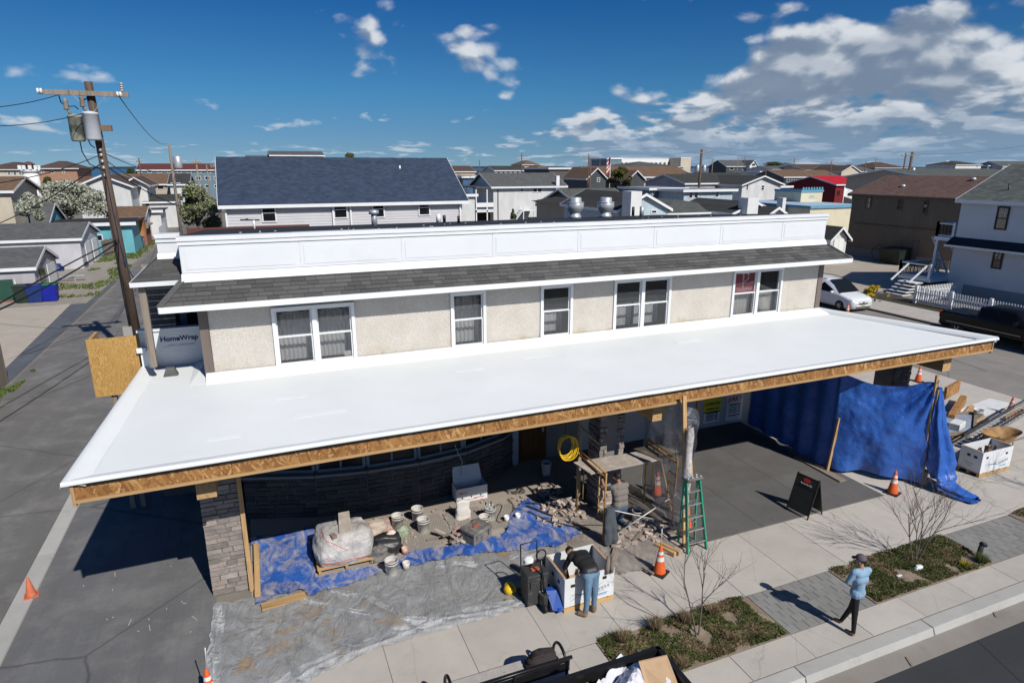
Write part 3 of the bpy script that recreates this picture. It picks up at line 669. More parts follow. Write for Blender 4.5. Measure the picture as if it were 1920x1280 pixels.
# ---- flat black roof behind the parapet
ZR = AY(620, 423, 27.3)[2]; RS = (7.39 - ZR) / (27.3 - PY - .23)
MB().hexa([(PX0, PY + .23, 7.2), (PX1, PY + .23, 7.2), (PX1, 27.3, ZR - .15), (PX0, 27.3, ZR - .15), (PX0, PY + .23, 7.39), (PX1, PY + .23, 7.39), (PX1, 27.3, ZR), (PX0, 27.3, ZR)]).build('main_roof', M_roofblack, B)
rd = MB(); rr = random.Random(4)
for i in range(28):
    x = rr.uniform(PX0 + 1, PX1 - 1); y = rr.uniform(PY + .35, 22); z = 7.39 - (y - PY - .23) * RS; d = rr.uniform(.02, .055)
    rd.box(x, x + d, y, y + d * .8, z - .005, z + .015, rr.random() * 3)
tag(rd.build('roof_litter', M_whiteplastic, B), kind='stuff')
MB().box(-2.3, 2.2, 27.32, 27.6, 6.2, ZR + .05).build('rust_flashing', mat('rust_red_flashing', (.14, .045, .03), .8, .2, 3, 30, .2), B)
# ---- recessed west wing
WY = 18.0
MB().box(-2.22, -1.70, WY, WY + .2, 6.7, 7.36).build('wing_parapet', panel_white, B)
MB().box(-2.25, -1.69, WY - .05, WY + .25, 7.29, 7.40).box(-2.24, -1.69, WY - .03, WY - .002, 7.19, 7.26).build('parapet_cap', white_trim, B)
MB().hexa([(-2.24, WY - .10, 6.78), (-1.69, WY - .10, 6.78), (-1.69, WY - .01, 6.90), (-2.24, WY - .01, 6.90), (-2.24, WY - .12, 6.79), (-1.69, WY - .12, 6.79), (-1.69, WY - .02, 6.92), (-2.24, WY - .02, 6.92)]).build('base_flashing', white_trim, B)
wq = MB(); wf = AY(245, 536, 17.15); zf = wf[2] + .06; xl = wf[0]; xr = AY(330, 527, 17.15)[0]
for i in range(6):
    f0, f1 = i / 6, (i + 1) / 6 + .02
    p = lambda f, x: (x, 17.15 + .8 * f, zf + (6.80 - zf) * f)
    xA = xl + (-2.24 - xl) * f0; xB = xl + (-2.24 - xl) * f1
    a, b, c, d = p(f0, xA), p(f0, xr + .1), p(f1, xr + .1), p(f1, xB)
    wq.hexa([a, b, c, d] + [(q[0], q[1], q[2] + e) for q, e in ((a, .016), (b, .016), (c, .006), (d, .006))])
    a2, d2 = p(f0, xA), p(f1, xB)
    wq.hexa([(a2[0], 20, a2[2]), a2, d2, (d2[0], 20, d2[2]), (a2[0], 20, a2[2] + .016), (a2[0], a2[1], a2[2] + .016), (d2[0], d2[1], d2[2] + .006), (d2[0], 20, d2[2] + .006)])
tag(wq.build('wing_shingles', M_shing2, B), kind='stuff')
MB().box(xl - .02, xr + .1, 17.12, 17.148, zf - .10, zf + .01).box(xl - .03, xl - .001, 17.15, 20, zf - .10, zf + .01).build('wing_fascia', white_trim, B)
MB().box(xl, xr + .1, 17.16, 20, zf - .10, zf - .07).build('wing_soffit', M_oldwood, B)
MB().box(xl + .12, xl + .27, 17.3, 17.45, 4.2, zf - .10).build('post', M_oldwood, B)
MB().box(xl + .75, xl + .92, 18.9, 19.07, 4.2, zf - .10).build('post', mat('dark_blue_post', (.03, .05, .09), .6, .2, 3, 0, 0), B)
ws = MB()
for i in range(12): ws.box(-3.0, -1.45, 20.5, 20.53, 4.2 + i * .18, 4.2 + (i + 1) * .18 - .015)
ws.build('wing_back_boards', M_oldwood, B); MB().box(-2.35, -1.44, 18.7, 20.4, 4.11, 4.12).build('cavity_shade_floor', M_dark, B); MB().box(-2.3, -1.44, 20.3, 20.45, 4.12, 6.3).build('cavity_shade_back', M_dark, B)  # near-black sheets paint the cavity's deep shade on its floor and back
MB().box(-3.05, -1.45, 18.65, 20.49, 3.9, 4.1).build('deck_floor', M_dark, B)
MB().box(-3.05, -1.45, 18.65, 27, 0, 3.88).build('wing_lower_wall', M_flank, B)
# low house-wrapped wall at the back of the canopy
hw = MB().box(-3.0, -1.45, 18.48, 18.62, 3.7, 4.84).build('wrapped_wall', M_wrapwhite, B)
MB().box(-3.04, -1.45, 18.43, 18.66, 4.845, 4.90).build('wall_cap', white_trim, B)
text('lettering', 'HomeWrap', .185, M_print, B, plane_tf(AY(336, 634, 18.472), (1, 0, 0), (0, 0, 1)), bold=.006)
bars(B, plane_tf(AY(336, 645, 18.472), (1, 0, 0), (0, 0, 1)), [(-.15, 0, .22, .012), (.2, .0, .38, .014), (.0, -.04, .8, .006)], M_printgrey)
# ---- canopy
FL, FR = Vector((-3.33, 11.54)), Vector((20.75, 11.72)); BL, BR = Vector((-3.0, 18.45)), Vector((19.06, 16.88))
RZ = 3.87
cnp = MB(); cnp.prism([FL + Vector((.2, .25)), FR + Vector((-.35, .25)), BR + Vector((-.1, 0)), Vector((WX0 + .1, YW - .02)), Vector((WX0 + .1, 18.46)), BL + Vector((.15, 0))], RZ - .05, RZ)
cnp.build('canopy_roof', M_memb, B)
def lip(name, a, b, inward, prof):
    q = MB(); a, b = Vector(a), Vector(b); k = int((b - a).length / .5) + 1; inn = Vector(inward)
    m = len(prof)
    q.grid(k, m - 1, lambda u, v: (lambda p, pr: (p[0] + inn[0] * pr[0], p[1] + inn[1] * pr[0], pr[1] + .008 * n3(p[0] * 1.7, p[1] * 1.7, pr[0] * 3)))(a + (b - a) * u, prof[int(round(v * (m - 1)))]))
    return q.build(name, M_memb, B)
lp = [(-.02, 3.925), (-.03, 3.96), (-.015, 3.985), (.04, 3.99), (.18, 3.955), (.34, 3.895), (.42, RZ + .002)]
lip('roof_edge', FL - Vector((.0, 0)), FR, (0, 1), lp)
lip('roof_edge', BL, FL, (1, 0), [(-.02, 3.885), (-.03, 3.96), (.0, 3.985), (.10, 3.985), (.20, 3.92), (.34, RZ + .002)])
rd_ = (BR - FR).normalized(); inn = Vector((-rd_[1], rd_[0])); inn = inn if inn[0] < 0 else -inn
lip('roof_edge', FR, BR, inn, [(-.02, 3.885), (-.03, 3.95), (.0, 4.02), (.06, 4.025), (.13, 3.99), (.17, RZ + .002)])
ct = MB(); ct.hexa([(WX0 + .02, 16.36, RZ + .001), (WX1 + .02, 16.36, RZ + .001), (WX1 + .02, YW - .035, RZ + .001), (WX0 + .02, YW - .035, RZ + .001), (WX0 + .02, 16.36, RZ + .004), (WX1 + .02, 16.36, RZ + .004), (WX1 + .02, YW - .035, 4.03), (WX0 + .02, YW - .035, 4.03)])
ct.build('cant_strip', M_memb, B)
ct = MB(); ct.hexa([(WX0 - .36, 16.5, RZ + .001), (WX0 + .015, 16.37, RZ + .001), (WX0 + .015, 18.47, RZ + .001), (WX0 - .36, 18.47, RZ + .001), (WX0 - .36, 16.5, RZ + .003), (WX0 + .015, 16.37, RZ + .003), (WX0 + .015, 18.47, 4.03), (WX0 - .36, 18.47, RZ + .003)])
ct.build('cant_strip', M_memb, B)
vt = MB(); vp = G(321, 703, RZ)
vt.hexa([(vp[0] - .17, vp[1] - .12, RZ), (vp[0] + .17, vp[1] - .12, RZ), (vp[0] + .17, vp[1] + .12, RZ), (vp[0] - .17, vp[1] + .12, RZ), (vp[0] - .09, vp[1] - .06, RZ + .22), (vp[0] + .09, vp[1] - .06, RZ + .22), (vp[0] + .09, vp[1] + .06, RZ + .22), (vp[0] - .09, vp[1] + .06, RZ + .22)])
for k in range(5): vt.box(vp[0] - .14 + k * .06, vp[0] - .12 + k * .06, vp[1] - .135, vp[1] - .125, RZ + .02, RZ + .07)
vt.build('roof_vent', mat('grey_vent_plastic', (.09, .09, .09), .6, .2, 6, 0, 0), B)
for px, py, w, rz in ((600, 775, 1.1, .02), (545, 745, .7, .0), (880, 693, .8, .03), (1010, 668, 1.0, .0), (1290, 640, .9, .02), (420, 820, .6, -.02)):
    p = G(px, py, RZ); MB().box(p[0] - w / 2, p[0] + w / 2, p[1] - .09, p[1] + .09, RZ + .001, RZ + .005, rz).build('seam_patch', mat('new_membrane', (.86, .87, .87), .4, .03, 1, 0, 0), B)
# fascia of OSB sheets
ua = (FR - FL).normalized(); x = -3.20; k = 0; LEN = (FR - FL).length
def fp(d, o, z): p = FL + ua * d + Vector((-ua[1], ua[0])) * o; return (p[0], p[1], z)
d = .13
while d < LEN - .2:
    d2 = min(d + 2.44, LEN - .14)
    q = MB(); q.hexa([fp(d, .06, 3.62), fp(d2 - .007, .06, 3.62), fp(d2 - .007, .085, 3.62), fp(d, .085, 3.62), fp(d, .06, 3.915), fp(d2 - .007, .06, 3.915), fp(d2 - .007, .085, 3.915), fp(d, .085, 3.915)])
    q.build('fascia_panel', M_osb, B); d = d2
q = MB(); q.hexa([fp(.1, .03, 3.565), fp(LEN - .1, .03, 3.565), fp(LEN - .1, .2, 3.565), fp(.1, .2, 3.565), fp(.1, .03, 3.615), fp(LEN - .1, .03, 3.615), fp(LEN - .1, .2, 3.615), fp(.1, .2, 3.615)]); q.build('bottom_plate', M_lumber, B)
q = MB(); q.hexa([fp(.35, .0, 3.885), fp(LEN - .1, .0, 3.885), fp(LEN - .1, .055, 3.885), fp(.35, .055, 3.885), fp(.35, .0, 3.935), fp(LEN - .1, .0, 3.935), fp(LEN - .1, .055, 3.935), fp(.35, .055, 3.935)]); q.build('drip_edge', M_black, B)
for dd in (.10, LEN - .14):
    q = MB(); q.hexa([fp(dd, .04, 3.50), fp(dd + .05, .04, 3.50), fp(dd + .05, .22, 3.50), fp(dd, .22, 3.50), fp(dd, .04, 3.93), fp(dd + .05, .04, 3.93), fp(dd + .05, .22, 3.93), fp(dd, .22, 3.93)]); q.build('end_block', M_lumber_z, B)
fe = MB(); fe.hexa([(-3.2, 11.85, 3.58), (-2.9, 18.4, 3.58), (-2.87, 18.4, 3.58), (-3.17, 11.85, 3.58), (-3.2, 11.85, 3.87), (-2.9, 18.4, 3.87), (-2.87, 18.4, 3.87), (-3.17, 11.85, 3.87)]); fe.build('fascia_panel', M_osb, B)
fe = MB(); a, b = FR + inn * .1, BR + inn * .1
fe.hexa([(a[0], a[1] + .2, 3.58), (a[0] + inn[0] * .03, a[1] + .2, 3.58), (b[0] + inn[0] * .03, b[1], 3.58), (b[0], b[1], 3.58), (a[0], a[1] + .2, 3.87), (a[0] + inn[0] * .03, a[1] + .2, 3.87), (b[0] + inn[0] * .03, b[1], 3.87), (b[0], b[1], 3.87)]); fe.build('fascia_panel', M_osb, B)
MB().prism([FL + Vector((.25, .25)), FR + Vector((-.5, .25)), Vector((18.7, 16.8)), Vector((WX0, 16.8)), Vector((WX0, 18.4)), BL + Vector((.2, 0))], 3.52, 3.56).build('soffit', M_lumber, B)
for xb in (-1.27, 8.75, 19.12):
    MB().box(xb - .17, xb + .17, 12.05, 16.8, 3.02, 3.515).build('beam', M_lumber_y, B)
# columns clad in ledge stone
def stones(par, org, du, length, z0, z1, m, hmin=.09, hmax=.14, wmin=.16, wmax=.46, dep=.05, seed=1, keep=1.0, nrm=None, cap=999):
    """courses of ledge stone along du from org, each stone its own piece"""
    rr = random.Random(seed); z = z0; du = Vector(du).normalized(); nv = Vector(nrm) if nrm is not None else Vector((du[1], -du[0], 0)); cnt = 0
    while z < z1 - .03:
        h = min(rr.uniform(hmin, hmax), z1 - z); u = 0
        while u < length - .01:
            w = rr.uniform(wmin, wmax)
            if length - u - w < wmin * .6: w = length - u
            if rr.random() < keep and cnt < cap:
                o = rr.uniform(.35, 1) * dep; j = lambda: rr.uniform(-.008, .008); e = .006
                a = Vector(org) + du * (u + e) + Vector((0, 0, z + e)); b = a + du * (w - 2 * e)
                P = [a, b, b - nv * .02, a - nv * .02]; hh = h - 2 * e
                A = a + nv * o; Bq = b + nv * o
                q = MB().hexa([a + Vector((0, 0, j())), b + Vector((0, 0, j())), Bq + Vector((j(), 0, .006)) - du * .006, A + Vector((j(), 0, .006)) + du * .006,
                               a + Vector((0, 0, hh)), b + Vector((0, 0, hh)), Bq + Vector((0, 0, hh - .006 + j())) - du * .006 + nv * j(), A + Vector((0, 0, hh - .006 + j())) + du * .006 + nv * j()])
                q.build('stone', m, par); cnt += 1
            u += w
        z += h
    return cnt
c1 = MB().box(-1.50, -.84, 13.43, 14.12, 0, 3.02).build('column', M_mortar, B)
stones(c1, (-1.57, 13.43, 0), (1, 0, 0), .78, 0, 3.0, M_stone, seed=2)
stones(c1, (-1.50, 14.12, 0), (0, -1, 0), .70, 0, 3.0, M_stone, seed=3, nrm=(-1, 0, 0))
stones(c1, (-.84, 13.43, 0), (0, 1, 0), .66, 0, 3.0, M_stone, seed=4, nrm=(1, 0, 0), wmin=.22, wmax=.66)
c2 = MB().box(8.0, 8.66, 13.45, 14.1, 0, 3.02).build('column', mat('scratch_coat', (.22, .21, .20), .95, .2, 4, 50, .4), B)
stones(c2, (7.95, 13.45, 1.15), (1, 0, 0), .22, 0, 1.8, M_stone, seed=5, keep=.85, wmin=.09, wmax=.2)
stones(c2, (8.48, 13.45, 1.15), (1, 0, 0), .22, 0, 1.8, M_stone, seed=6, keep=.8, wmin=.09, wmax=.2)
stones(c2, (7.95, 13.45, 0), (1, 0, 0), .76, 0, .7, M_rawstone, seed=7, keep=.75)
stones(c2, (8.0, 14.1, 0), (0, -1, 0), .65, 0, 2.9, M_stone, seed=8, nrm=(-1, 0, 0), keep=.8, wmin=.2)
c3 = MB().box(18.78, 19.46, 13.4, 14.1, 0, 3.02).build('column', M_mortar, B)
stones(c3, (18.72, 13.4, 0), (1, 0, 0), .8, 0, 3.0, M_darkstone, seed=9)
# bowed ground-floor front of dark stone with a sill and windows above
path = [Vector(p) for p in ((-.85, 16.55, 0), (.9, 15.95, 0), (2.2, 15.72, 0), (3.6, 15.68, 0), (5.0, 15.85, 0), (6.3, 16.35, 0), (6.95, 16.9, 0))]
sillz = AY(660, 889, 15.7)[2]
sw = MB()
for a, b in zip(path, path[1:]):
    nv = (b - a).normalized(); nv = Vector((nv[1], -nv[0], 0)); sw.hexa([a, b, b - nv * .25, a - nv * .25] + [p + Vector((0, 0, sillz)) for p in (a, b, b - nv * .25, a - nv * .25)])
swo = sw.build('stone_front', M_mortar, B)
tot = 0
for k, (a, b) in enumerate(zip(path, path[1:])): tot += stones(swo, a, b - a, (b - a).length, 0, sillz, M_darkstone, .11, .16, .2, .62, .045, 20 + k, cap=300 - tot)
ld = MB()
for a, b in zip(path, path[1:]):
    nv = (b - a).normalized(); nv = Vector((nv[1], -nv[0], 0)); ld.hexa([a + nv * .12, b + nv * .12, b - nv * .2, a - nv * .2] + [p + Vector((0, 0, .07)) for p in (a + nv * .12, b + nv * .12, b - nv * .2, a - nv * .2)])
ld.v = [(a, b, c + sillz + .002) for a, b, c in ld.v]; ld.build('sill', mat('pale_sill', (.20, .21, .22), .7, .1, 3, 0, 0), B)
for k, (a, b) in enumerate(zip(path, path[1:])):
    nv = (b - a).normalized(); d_ = nv.copy(); nv = Vector((nv[1], -nv[0], 0)); zz0, zz1 = sillz + .10, 3.0
    a2, b2 = a + d_ * .06 - nv * .12, b - d_ * .06 - nv * .12
    f = MB(); 
    for p in (a2, b2): f.bar(p + Vector((0, 0, zz0)), p + Vector((0, 0, zz1)), .08)
    f.bar(a2 + Vector((0, 0, zz0)), b2 + Vector((0, 0, zz0)), .09); f.bar(a2 + Vector((0, 0, zz1)), b2 + Vector((0, 0, zz1)), .09); m_ = (a2 + b2) / 2; f.bar(m_ + Vector((0, 0, zz0)), m_ + Vector((0, 0, zz1)), .05)
    fo = f.build('shop_window', mat('grey_blue_frame', (.16, .22, .28), .5, .1, 3, 0, 0), B)
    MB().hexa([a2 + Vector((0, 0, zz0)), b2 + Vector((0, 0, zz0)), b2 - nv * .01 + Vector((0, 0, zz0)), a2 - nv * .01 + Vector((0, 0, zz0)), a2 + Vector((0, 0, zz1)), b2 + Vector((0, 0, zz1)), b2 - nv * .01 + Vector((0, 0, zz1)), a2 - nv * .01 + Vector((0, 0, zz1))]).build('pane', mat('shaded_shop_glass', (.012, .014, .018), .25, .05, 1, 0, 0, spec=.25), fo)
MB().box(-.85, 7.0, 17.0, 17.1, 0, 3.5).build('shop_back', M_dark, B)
dx = AY(963, 850, 16.9)[0]
MB().box(dx - .1, dx + .1, 16.75, 16.95, 0, 3.5).build('door_post', mat('pale_blue_post', (.30, .36, .42), .5, .1, 3, 0, 0), B)
dr = MB().box(dx + .12, dx + 1.1, 16.9, 16.95, 0, 2.2).build('door', wood_mat('orange_brown_door', (.13, .06, .02), (.08, .035, .012), 'z'), B)
MB().box(dx + .95, dx + 1.0, 16.83, 16.9, .95, 1.1).build('handle', M_galv, dr)
for zz in (.25, 1.2): MB().box(dx + .25, dx + .97, 16.885, 16.898, zz, zz + .8).build('door_panel', bpy.data.materials['orange_brown_door'], dr)
MB().box(dx + 1.12, 9.3, 16.9, 17.0, 0, 3.5).build('lobby_wall', mat('grey_lobby_wall', (.20, .20, .205), .8, .1, 2, 0, 0), B)
MB().box(9.3, 19.0, 16.95, 17.05, 0, 3.5).build('entrance_wall', mat('white_entrance_wall', (.40, .41, .42), .7, .06, 2, 0, 0), B)
tx = AY(1309, 770, 16.9)[0]; MB().box(tx - .07, tx + .07, 16.88, 16.945, 0, 3.5).build('door_jamb', M_lumber_z, B)
# posters
def poster(px, py, w, h, m, lines, nm):
    c = AY(px, py, 16.93); p = MB().box(c[0] - w / 2, c[0] + w / 2, 16.93, 16.945, c[2] - h / 2, c[2] + h / 2).build(nm, m, B)
    for (t_, dz, sz, mm) in lines:
        tf = plane_tf((c[0], 16.926, c[2] + dz), (1, 0, 0), (0, 0, 1))
        if t_: text('lettering', t_, sz, mm, B, tf, bold=.004)
        else: bars(B, tf, [(-.08, 0, w * .5, sz), (w * .28, 0, w * .2, sz)], mm)
    return c
M_red = mat('red_lettering', (.55, .03, .02), .6, .08, 4, 0, 0); M_ink = mat('black_lettering', (.02, .02, .02), .6, .1, 4, 0, 0); M_posty = mat('yellow_poster', (.62, .52, .04), .6, .06, 3, 0, 0); M_postw = mat('white_poster', (.68, .69, .70), .6, .05, 3, 0, 0)
poster(1336, 760, .75, .52, M_posty, [('DIVERTIN', .06, .15, M_ink), ('', -.12, .05, M_ink)], 'yellow_poster')
poster(1334, 781, .70, .42, M_postw, [('', .14, .04, M_ink), ('', .06, .045, M_ink), ('', -.02, .045, M_ink), ('', -.11, .04, M_ink)], 'white_poster')
poster(1377, 764, .72, .95, M_postw, [('JERKY', .33, .24, M_red), ('', .13, .05, M_ink), ('', .03, .035, M_ink), ('', -.06, .035, M_ink), ('', -.15, .04, M_red), ('', -.28, .03, M_ink)], 'white_poster')

t = thing('plywood_screen', 'tall yellow plywood screen fixed at the back left corner of the canopy', 'screen', (-3.6, 18.2, 2.5))
MB().box(-4.13, -3.03, 18.22, 18.24, 3.30, 4.83).build('sheet', M_ply, t); MB().box(-4.13, -4.06, 18.25, 19.3, 4.45, 4.78).build('side_plank', M_lumber_y, t); MB().bar((-4.05, 19.2, 3.5), (-3.7, 18.3, 4.7), .05, .09).build('brace', M_lumber_z, t)
for xx in (-3.75, -3.5): MB().box(xx - .06, xx + .06, 18.3, 18.42, 0, 3.29).build('leg', M_oldwood, t)
MB().box(-3.05, -2.85, 18.12, 18.2, 4.38, 4.5).build('white_lap', M_memb, B); MB().box(-2.98, -2.7, 18.2, 18.45, RZ, 4.42).build('white_upstand', M_memb, B)
# =================================================================== SITE: cones
def make_cone(label, m, loc, pole=False, bands=True, base=M_blackrub, rz=0.0):
    t = thing('traffic_cone', label, 'traffic cone', loc, rz, 'traffic cones')
    b = MB(); b.prism([(math.cos(a) * .19 + (.05 if math.cos(a) > 0 else -.05) * 0, math.sin(a) * .19) for a in [pi / 4 + k * pi / 2 for k in range(4)]], 0, .028)
    b2 = MB(); b2.box(-.185, .185, -.185, .185, .0, .03).build('base', base, t, world=False, bevel=.012)
    MB().lathe([(.150, .031), (.142, .06), (.128, .12), (.030, .685), (.022, .70), (.018, .70)], n=18).build('body', m, t, world=False)
    if bands:
        for za, zb in ((.34, .44), (.50, .57)):
            rf = lambda z: .1295 - (z - .12) * (.098 / .565) + .003
            MB().lathe([(rf(za), za), (rf(zb), zb)], n=18, cap=False).build('reflective_band', M_reflect, t, world=False)
    if pole: MB().tube([(0, 0, .55), (.03, .02, 1.12)], .012, 6).build('pole', M_steel, t, world=False)
    return t
make_cone('striped cone with a thin rod in its tip, between stepladder and white box', M_orange, G(1236, 1073), True, rz=.5)
make_cone('orange striped cone in front of the hanging blue tarp', M_orange, G(1673, 924), rz=.3)
make_cone('bright orange striped cone beside the lumber and lying ladder at the right edge', M_orange, G(1893, 777), base=M_orange)
make_cone('small looking orange cone far back on the forecourt above the blue tarp', M_orange, G(1721, 715))
make_cone('striped cone on the side street in front of the white minivan', M_orange, G(1588, 590))
make_cone('small faded plain cone without stripes on the concrete strip beside the slate drive', M_oldorange, G(59, 1116), bands=False, base=M_oldorange, rz=.2).scale = (.72, .72, .66)
make_cone('cone with a tilted white rod at the lower left corner of the plastic sheet', M_orange, G(396, 1316), True)
make_cone('red orange cone seen through the hanging clear polythene', M_orange, (9.95, 13.55, 0))
make_cone('plain orange cone standing behind the green stepladder', M_orange, (9.62, 11.75, 0), bands=False, base=M_orange)

# ------------------------------------------------------------------- green stepladder
t = thing('stepladder', 'green fibreglass stepladder standing open on the pavement by the wooden prop', 'stepladder', (9.25, 10.95, 0))
TL, TR = Vector((9.04, 11.18, 1.80)), Vector((9.41, 11.18, 1.80)); FLt, FRt = Vector((8.97, 10.84, 0)), Vector((9.53, 10.84, 0))
for a, b in ((FLt, TL), (FRt, TR)): MB().bar(a, b, .035, .085, (0, 1, 0)).build('rail', M_green, t)
for a, b in (((9.02, 11.28, 0), TL), ((9.52, 11.28, 0), TR)): MB().bar(a, Vector(b) + Vector((0, .06, -.04)), .03, .05, (0, 1, 0)).build('rear_leg', M_green, t)
for k in range(5):
    f = (k + .75) / 5.75; a, b = FLt.lerp(TL, f), FRt.lerp(TR, f)
    MB().box(a[0] + .02, b[0] - .02, a[1] - .03, a[1] + .075, a[2] - .02, a[2] + .012).build('tread', M_alu, t)
for f in (.3, .65): 
    a = Vector((9.02, 11.28, 0)).lerp(TL, f); b = Vector((9.52, 11.28, 0)).lerp(TR, f); MB().bar(a, b, .02).build('brace', M_alu, t)
MB().box(8.99, 9.46, 11.06, 11.30, 1.79, 1.84).build('top_cap', M_tooldust, t, bevel=.01)
q = MB()
for i in range(7): q.lathe([(.0, 0), (.03, 0), (.03, .025), (.0, .028)], (9.04 + i * .06, 11.12 + (i % 2) * .09, 1.84), 8)
tag(q.build('clutter', M_galv, t), kind='stuff')

# ------------------------------------------------------------------- wooden props
t = thing('wooden_prop', 'tall timber prop under the canopy edge with polythene wound round it', 'post', (9.1, 11.1, 0))
MB().bar((9.1, 11.12, 0), (9.07, 11.53, 3.80), .05, .10, (1, 0, 0)).build('stud', M_lumber_z, t)
MB().bar((9.17, 11.2, 1.9), (9.13, 11.36, 3.0), .05, .09, (1, 0, 0)).build('cleat', M_lumber_z, t)
q = MB(); q.lathe([(.07, .55), (.10, .9), (.085, 1.4), (.13, 1.75), (.10, 2.1), (.075, 2.5), (.10, 2.85), (.06, 3.1)], (9.13, 11.26, 0), 10, cap=False)
q.v = [(a + .04 * n3(a, b, c, 6) + .00, b + .04 * n3(c, a, b, 6) + .028 * c * .4, c) for a, b, c in q.v]; q.build('polythene_wrap', M_wrap, t)
t = thing('wooden_prop', 'short timber upright holding the left edge of the blue tarp', 'post', (15.65, 12.7, 0))
MB().bar((15.62, 12.78, 0), (15.76, 12.74, 1.75), .05, .09, (1, 0, 0)).build('stud', M_lumber_z, t)
t = thing('wooden_prop', 'timber upright at the outer corner of the blue tarp', 'post', (17.3, 11.1, 0))
MB().bar((17.45, 11.1, 0), (17.29, 11.1, 3.42), .05, .10, (1, 0, 0)).build('stud', M_lumber_z, t)
MB().bar((17.38, 11.04, 2.5), (17.36, 11.04, 3.0), .05, .09, (1, 0, 0)).build('cleat', M_lumber_z, t)
t = thing('wooden_prop', 'thin lumber strip leaning against the stone corner column', 'post', (-.75, 13.3, 0))
MB().bar((-.78, 13.3, 0), (-.78, 13.42, 3.0), .04, .09, (1, 0, 0)).build('stud', M_lumber_z, t)
MB().box(-.835, -.80, 13.40, 13.6, 0, 2.0).build('blue_edge_strip', mat('teal_edge', (.04, .10, .12), .5, .2, 3, 0, 0), t)

# ------------------------------------------------------------------- sheets on the ground
def rag(name, poly, m, label, cat, z=.03, amp=.04, freq=2.2, res=.09, seed=0, th=True):
    xs_ = [p[0] for p in poly]; ys_ = [p[1] for p in poly]; x0, x1, y0, y1 = min(xs_), max(xs_), min(ys_), max(ys_)
    nx, ny = int((x1 - x0) / res) + 1, int((y1 - y0) / res) + 1
    def inside(x, y):
        c = False; j = len(poly) - 1
        for i in range(len(poly)):
            if (poly[i][1] > y) != (poly[j][1] > y) and x < (poly[j][0] - poly[i][0]) * (y - poly[i][1]) / (poly[j][1] - poly[i][1]) + poly[i][0]: c = not c
            j = i
        return c
    q = MB(); idx = {}
    def vert(i, j):
        if (i, j) not in idx:
            x, y = x0 + i * res, y0 + j * res; r = abs(n3(x, y, seed, freq)); r2 = n3(x + 5, y, seed, freq * .45)
            fold = max(0, 1 - abs(n3(x * .8 + y * .35, y * .2 - x * .1, seed + 3, 2.0)) * 7) * .05
            idx[(i, j)] = len(q.v); q.v.append((x + .05 * n3(x, y, seed + 9, 3), y + .05 * n3(y, x, seed + 7, 3), z + amp * (.35 * r + .5 * max(0, r2)) + fold * amp * 12))
        return idx[(i, j)]
    for j in range(ny):
        for i in range(nx):
            cxq, cyq = x0 + (i + .5) * res, y0 + (j + .5) * res
            if inside(cxq + .09 * n3(cxq, cyq, seed + 5, 2.5), cyq + .09 * n3(cyq, cxq, seed + 6, 2.5)): q.face((vert(i, j), vert(i + 1, j), vert(i + 1, j + 1), vert(i, j + 1)), True)
    return tag(q.build(name, m), label, cat)
rag('plastic_sheet', [(-1.55, 10.0), (-1.5, 13.1), (-.8, 13.0), (.1, 13.0), (1.2, 12.9), (2.4, 13.05), (4.6, 12.7), (6.3, 12.3), (5.3, 11.2), (4.7, 10.6), (3.0, 10.65), (1.4, 10.6), (.2, 10.3), (-.6, 9.9)], M_film, 'dusty grey polythene sheet spread over the pavement left of the tool chest', 'plastic sheet', .03, .055, 1.8, .042, 1)
ps = bpy.data.objects['plastic_sheet']; ORG[ps.name] = ((0, 0, 0), 0)
def hem(pts, w, seed, h=.05):
    L = [Vector((*p, 0)) for p in pts]; q = MB(); n_ = len(L) - 1
    def f(u, v):
        k = u * n_; i = min(n_ - 1, int(k)); p = L[i].lerp(L[i + 1], k - i); d = (L[i + 1] - L[i]).normalized(); s = Vector((-d[1], d[0], 0)); o = (v - .5) * w * (1 + .5 * n3(u * 9, seed))
        z = .035 + h * (abs(n3(u * 26 + v * 2, v * 2.5, seed)) + .7 * max(0, 1 - abs(v - .5 - .3 * n3(u * 7, seed, 2)) * 7)); return tuple(p + s * o + d * .08 * n3(u * 12, v * 3, seed) + Vector((0, 0, z)))
    q.grid(150, 12, f); return q.build('crumpled_hem', M_wrap2, ps)
M_wrap2 = film_mat('milky_polythene_hem', (.66, .67, .68), .42, None, .14)
hem([(-1.45, 10.05), (-.6, 10.0), (.2, 10.38), (1.4, 10.68), (3.0, 10.72), (4.5, 10.68), (5.1, 11.0)], .42, 1); hem([(-1.42, 10.1), (-1.48, 11.5), (-1.4, 13.0)], .25, 3); hem([(.2, 12.6), (.9, 11.9), (1.9, 11.2), (2.6, 10.85)], .2, 5, .04); hem([(.8, 12.6), (1.5, 12.1), (2.0, 11.3)], .16, 6, .03); hem([(3.2, 12.6), (4.4, 12.2), (5.6, 12.2)], .25, 8, .03)
rag('plastic_sheet', [(6.2, 10.9), (6.5, 12.3), (7.1, 14.0), (8.9, 13.6), (9.3, 12.0), (9.0, 11.2), (7.6, 10.6)], film_mat('dusty_dropcloth', (.40, .35, .31), .3, (.30, .24, .19), .5), 'dusty crumpled drop cloth under the scaffold and kneeling man', 'plastic sheet', .028, .06, 2.6, .045, 4)
rag('blue_tarp', [(-.72, 12.75), (-.80, 15.45), (.75, 15.35), (.6, 14.2), (.55, 13.2), (1.95, 13.1), (1.9, 12.75), (1.2, 12.65), (.4, 12.6), (.2, 12.85)], M_tarpmud, 'muddy blue tarp lying beside the stone corner column', 'tarp', .065, .05, 2.2, .042, 2)
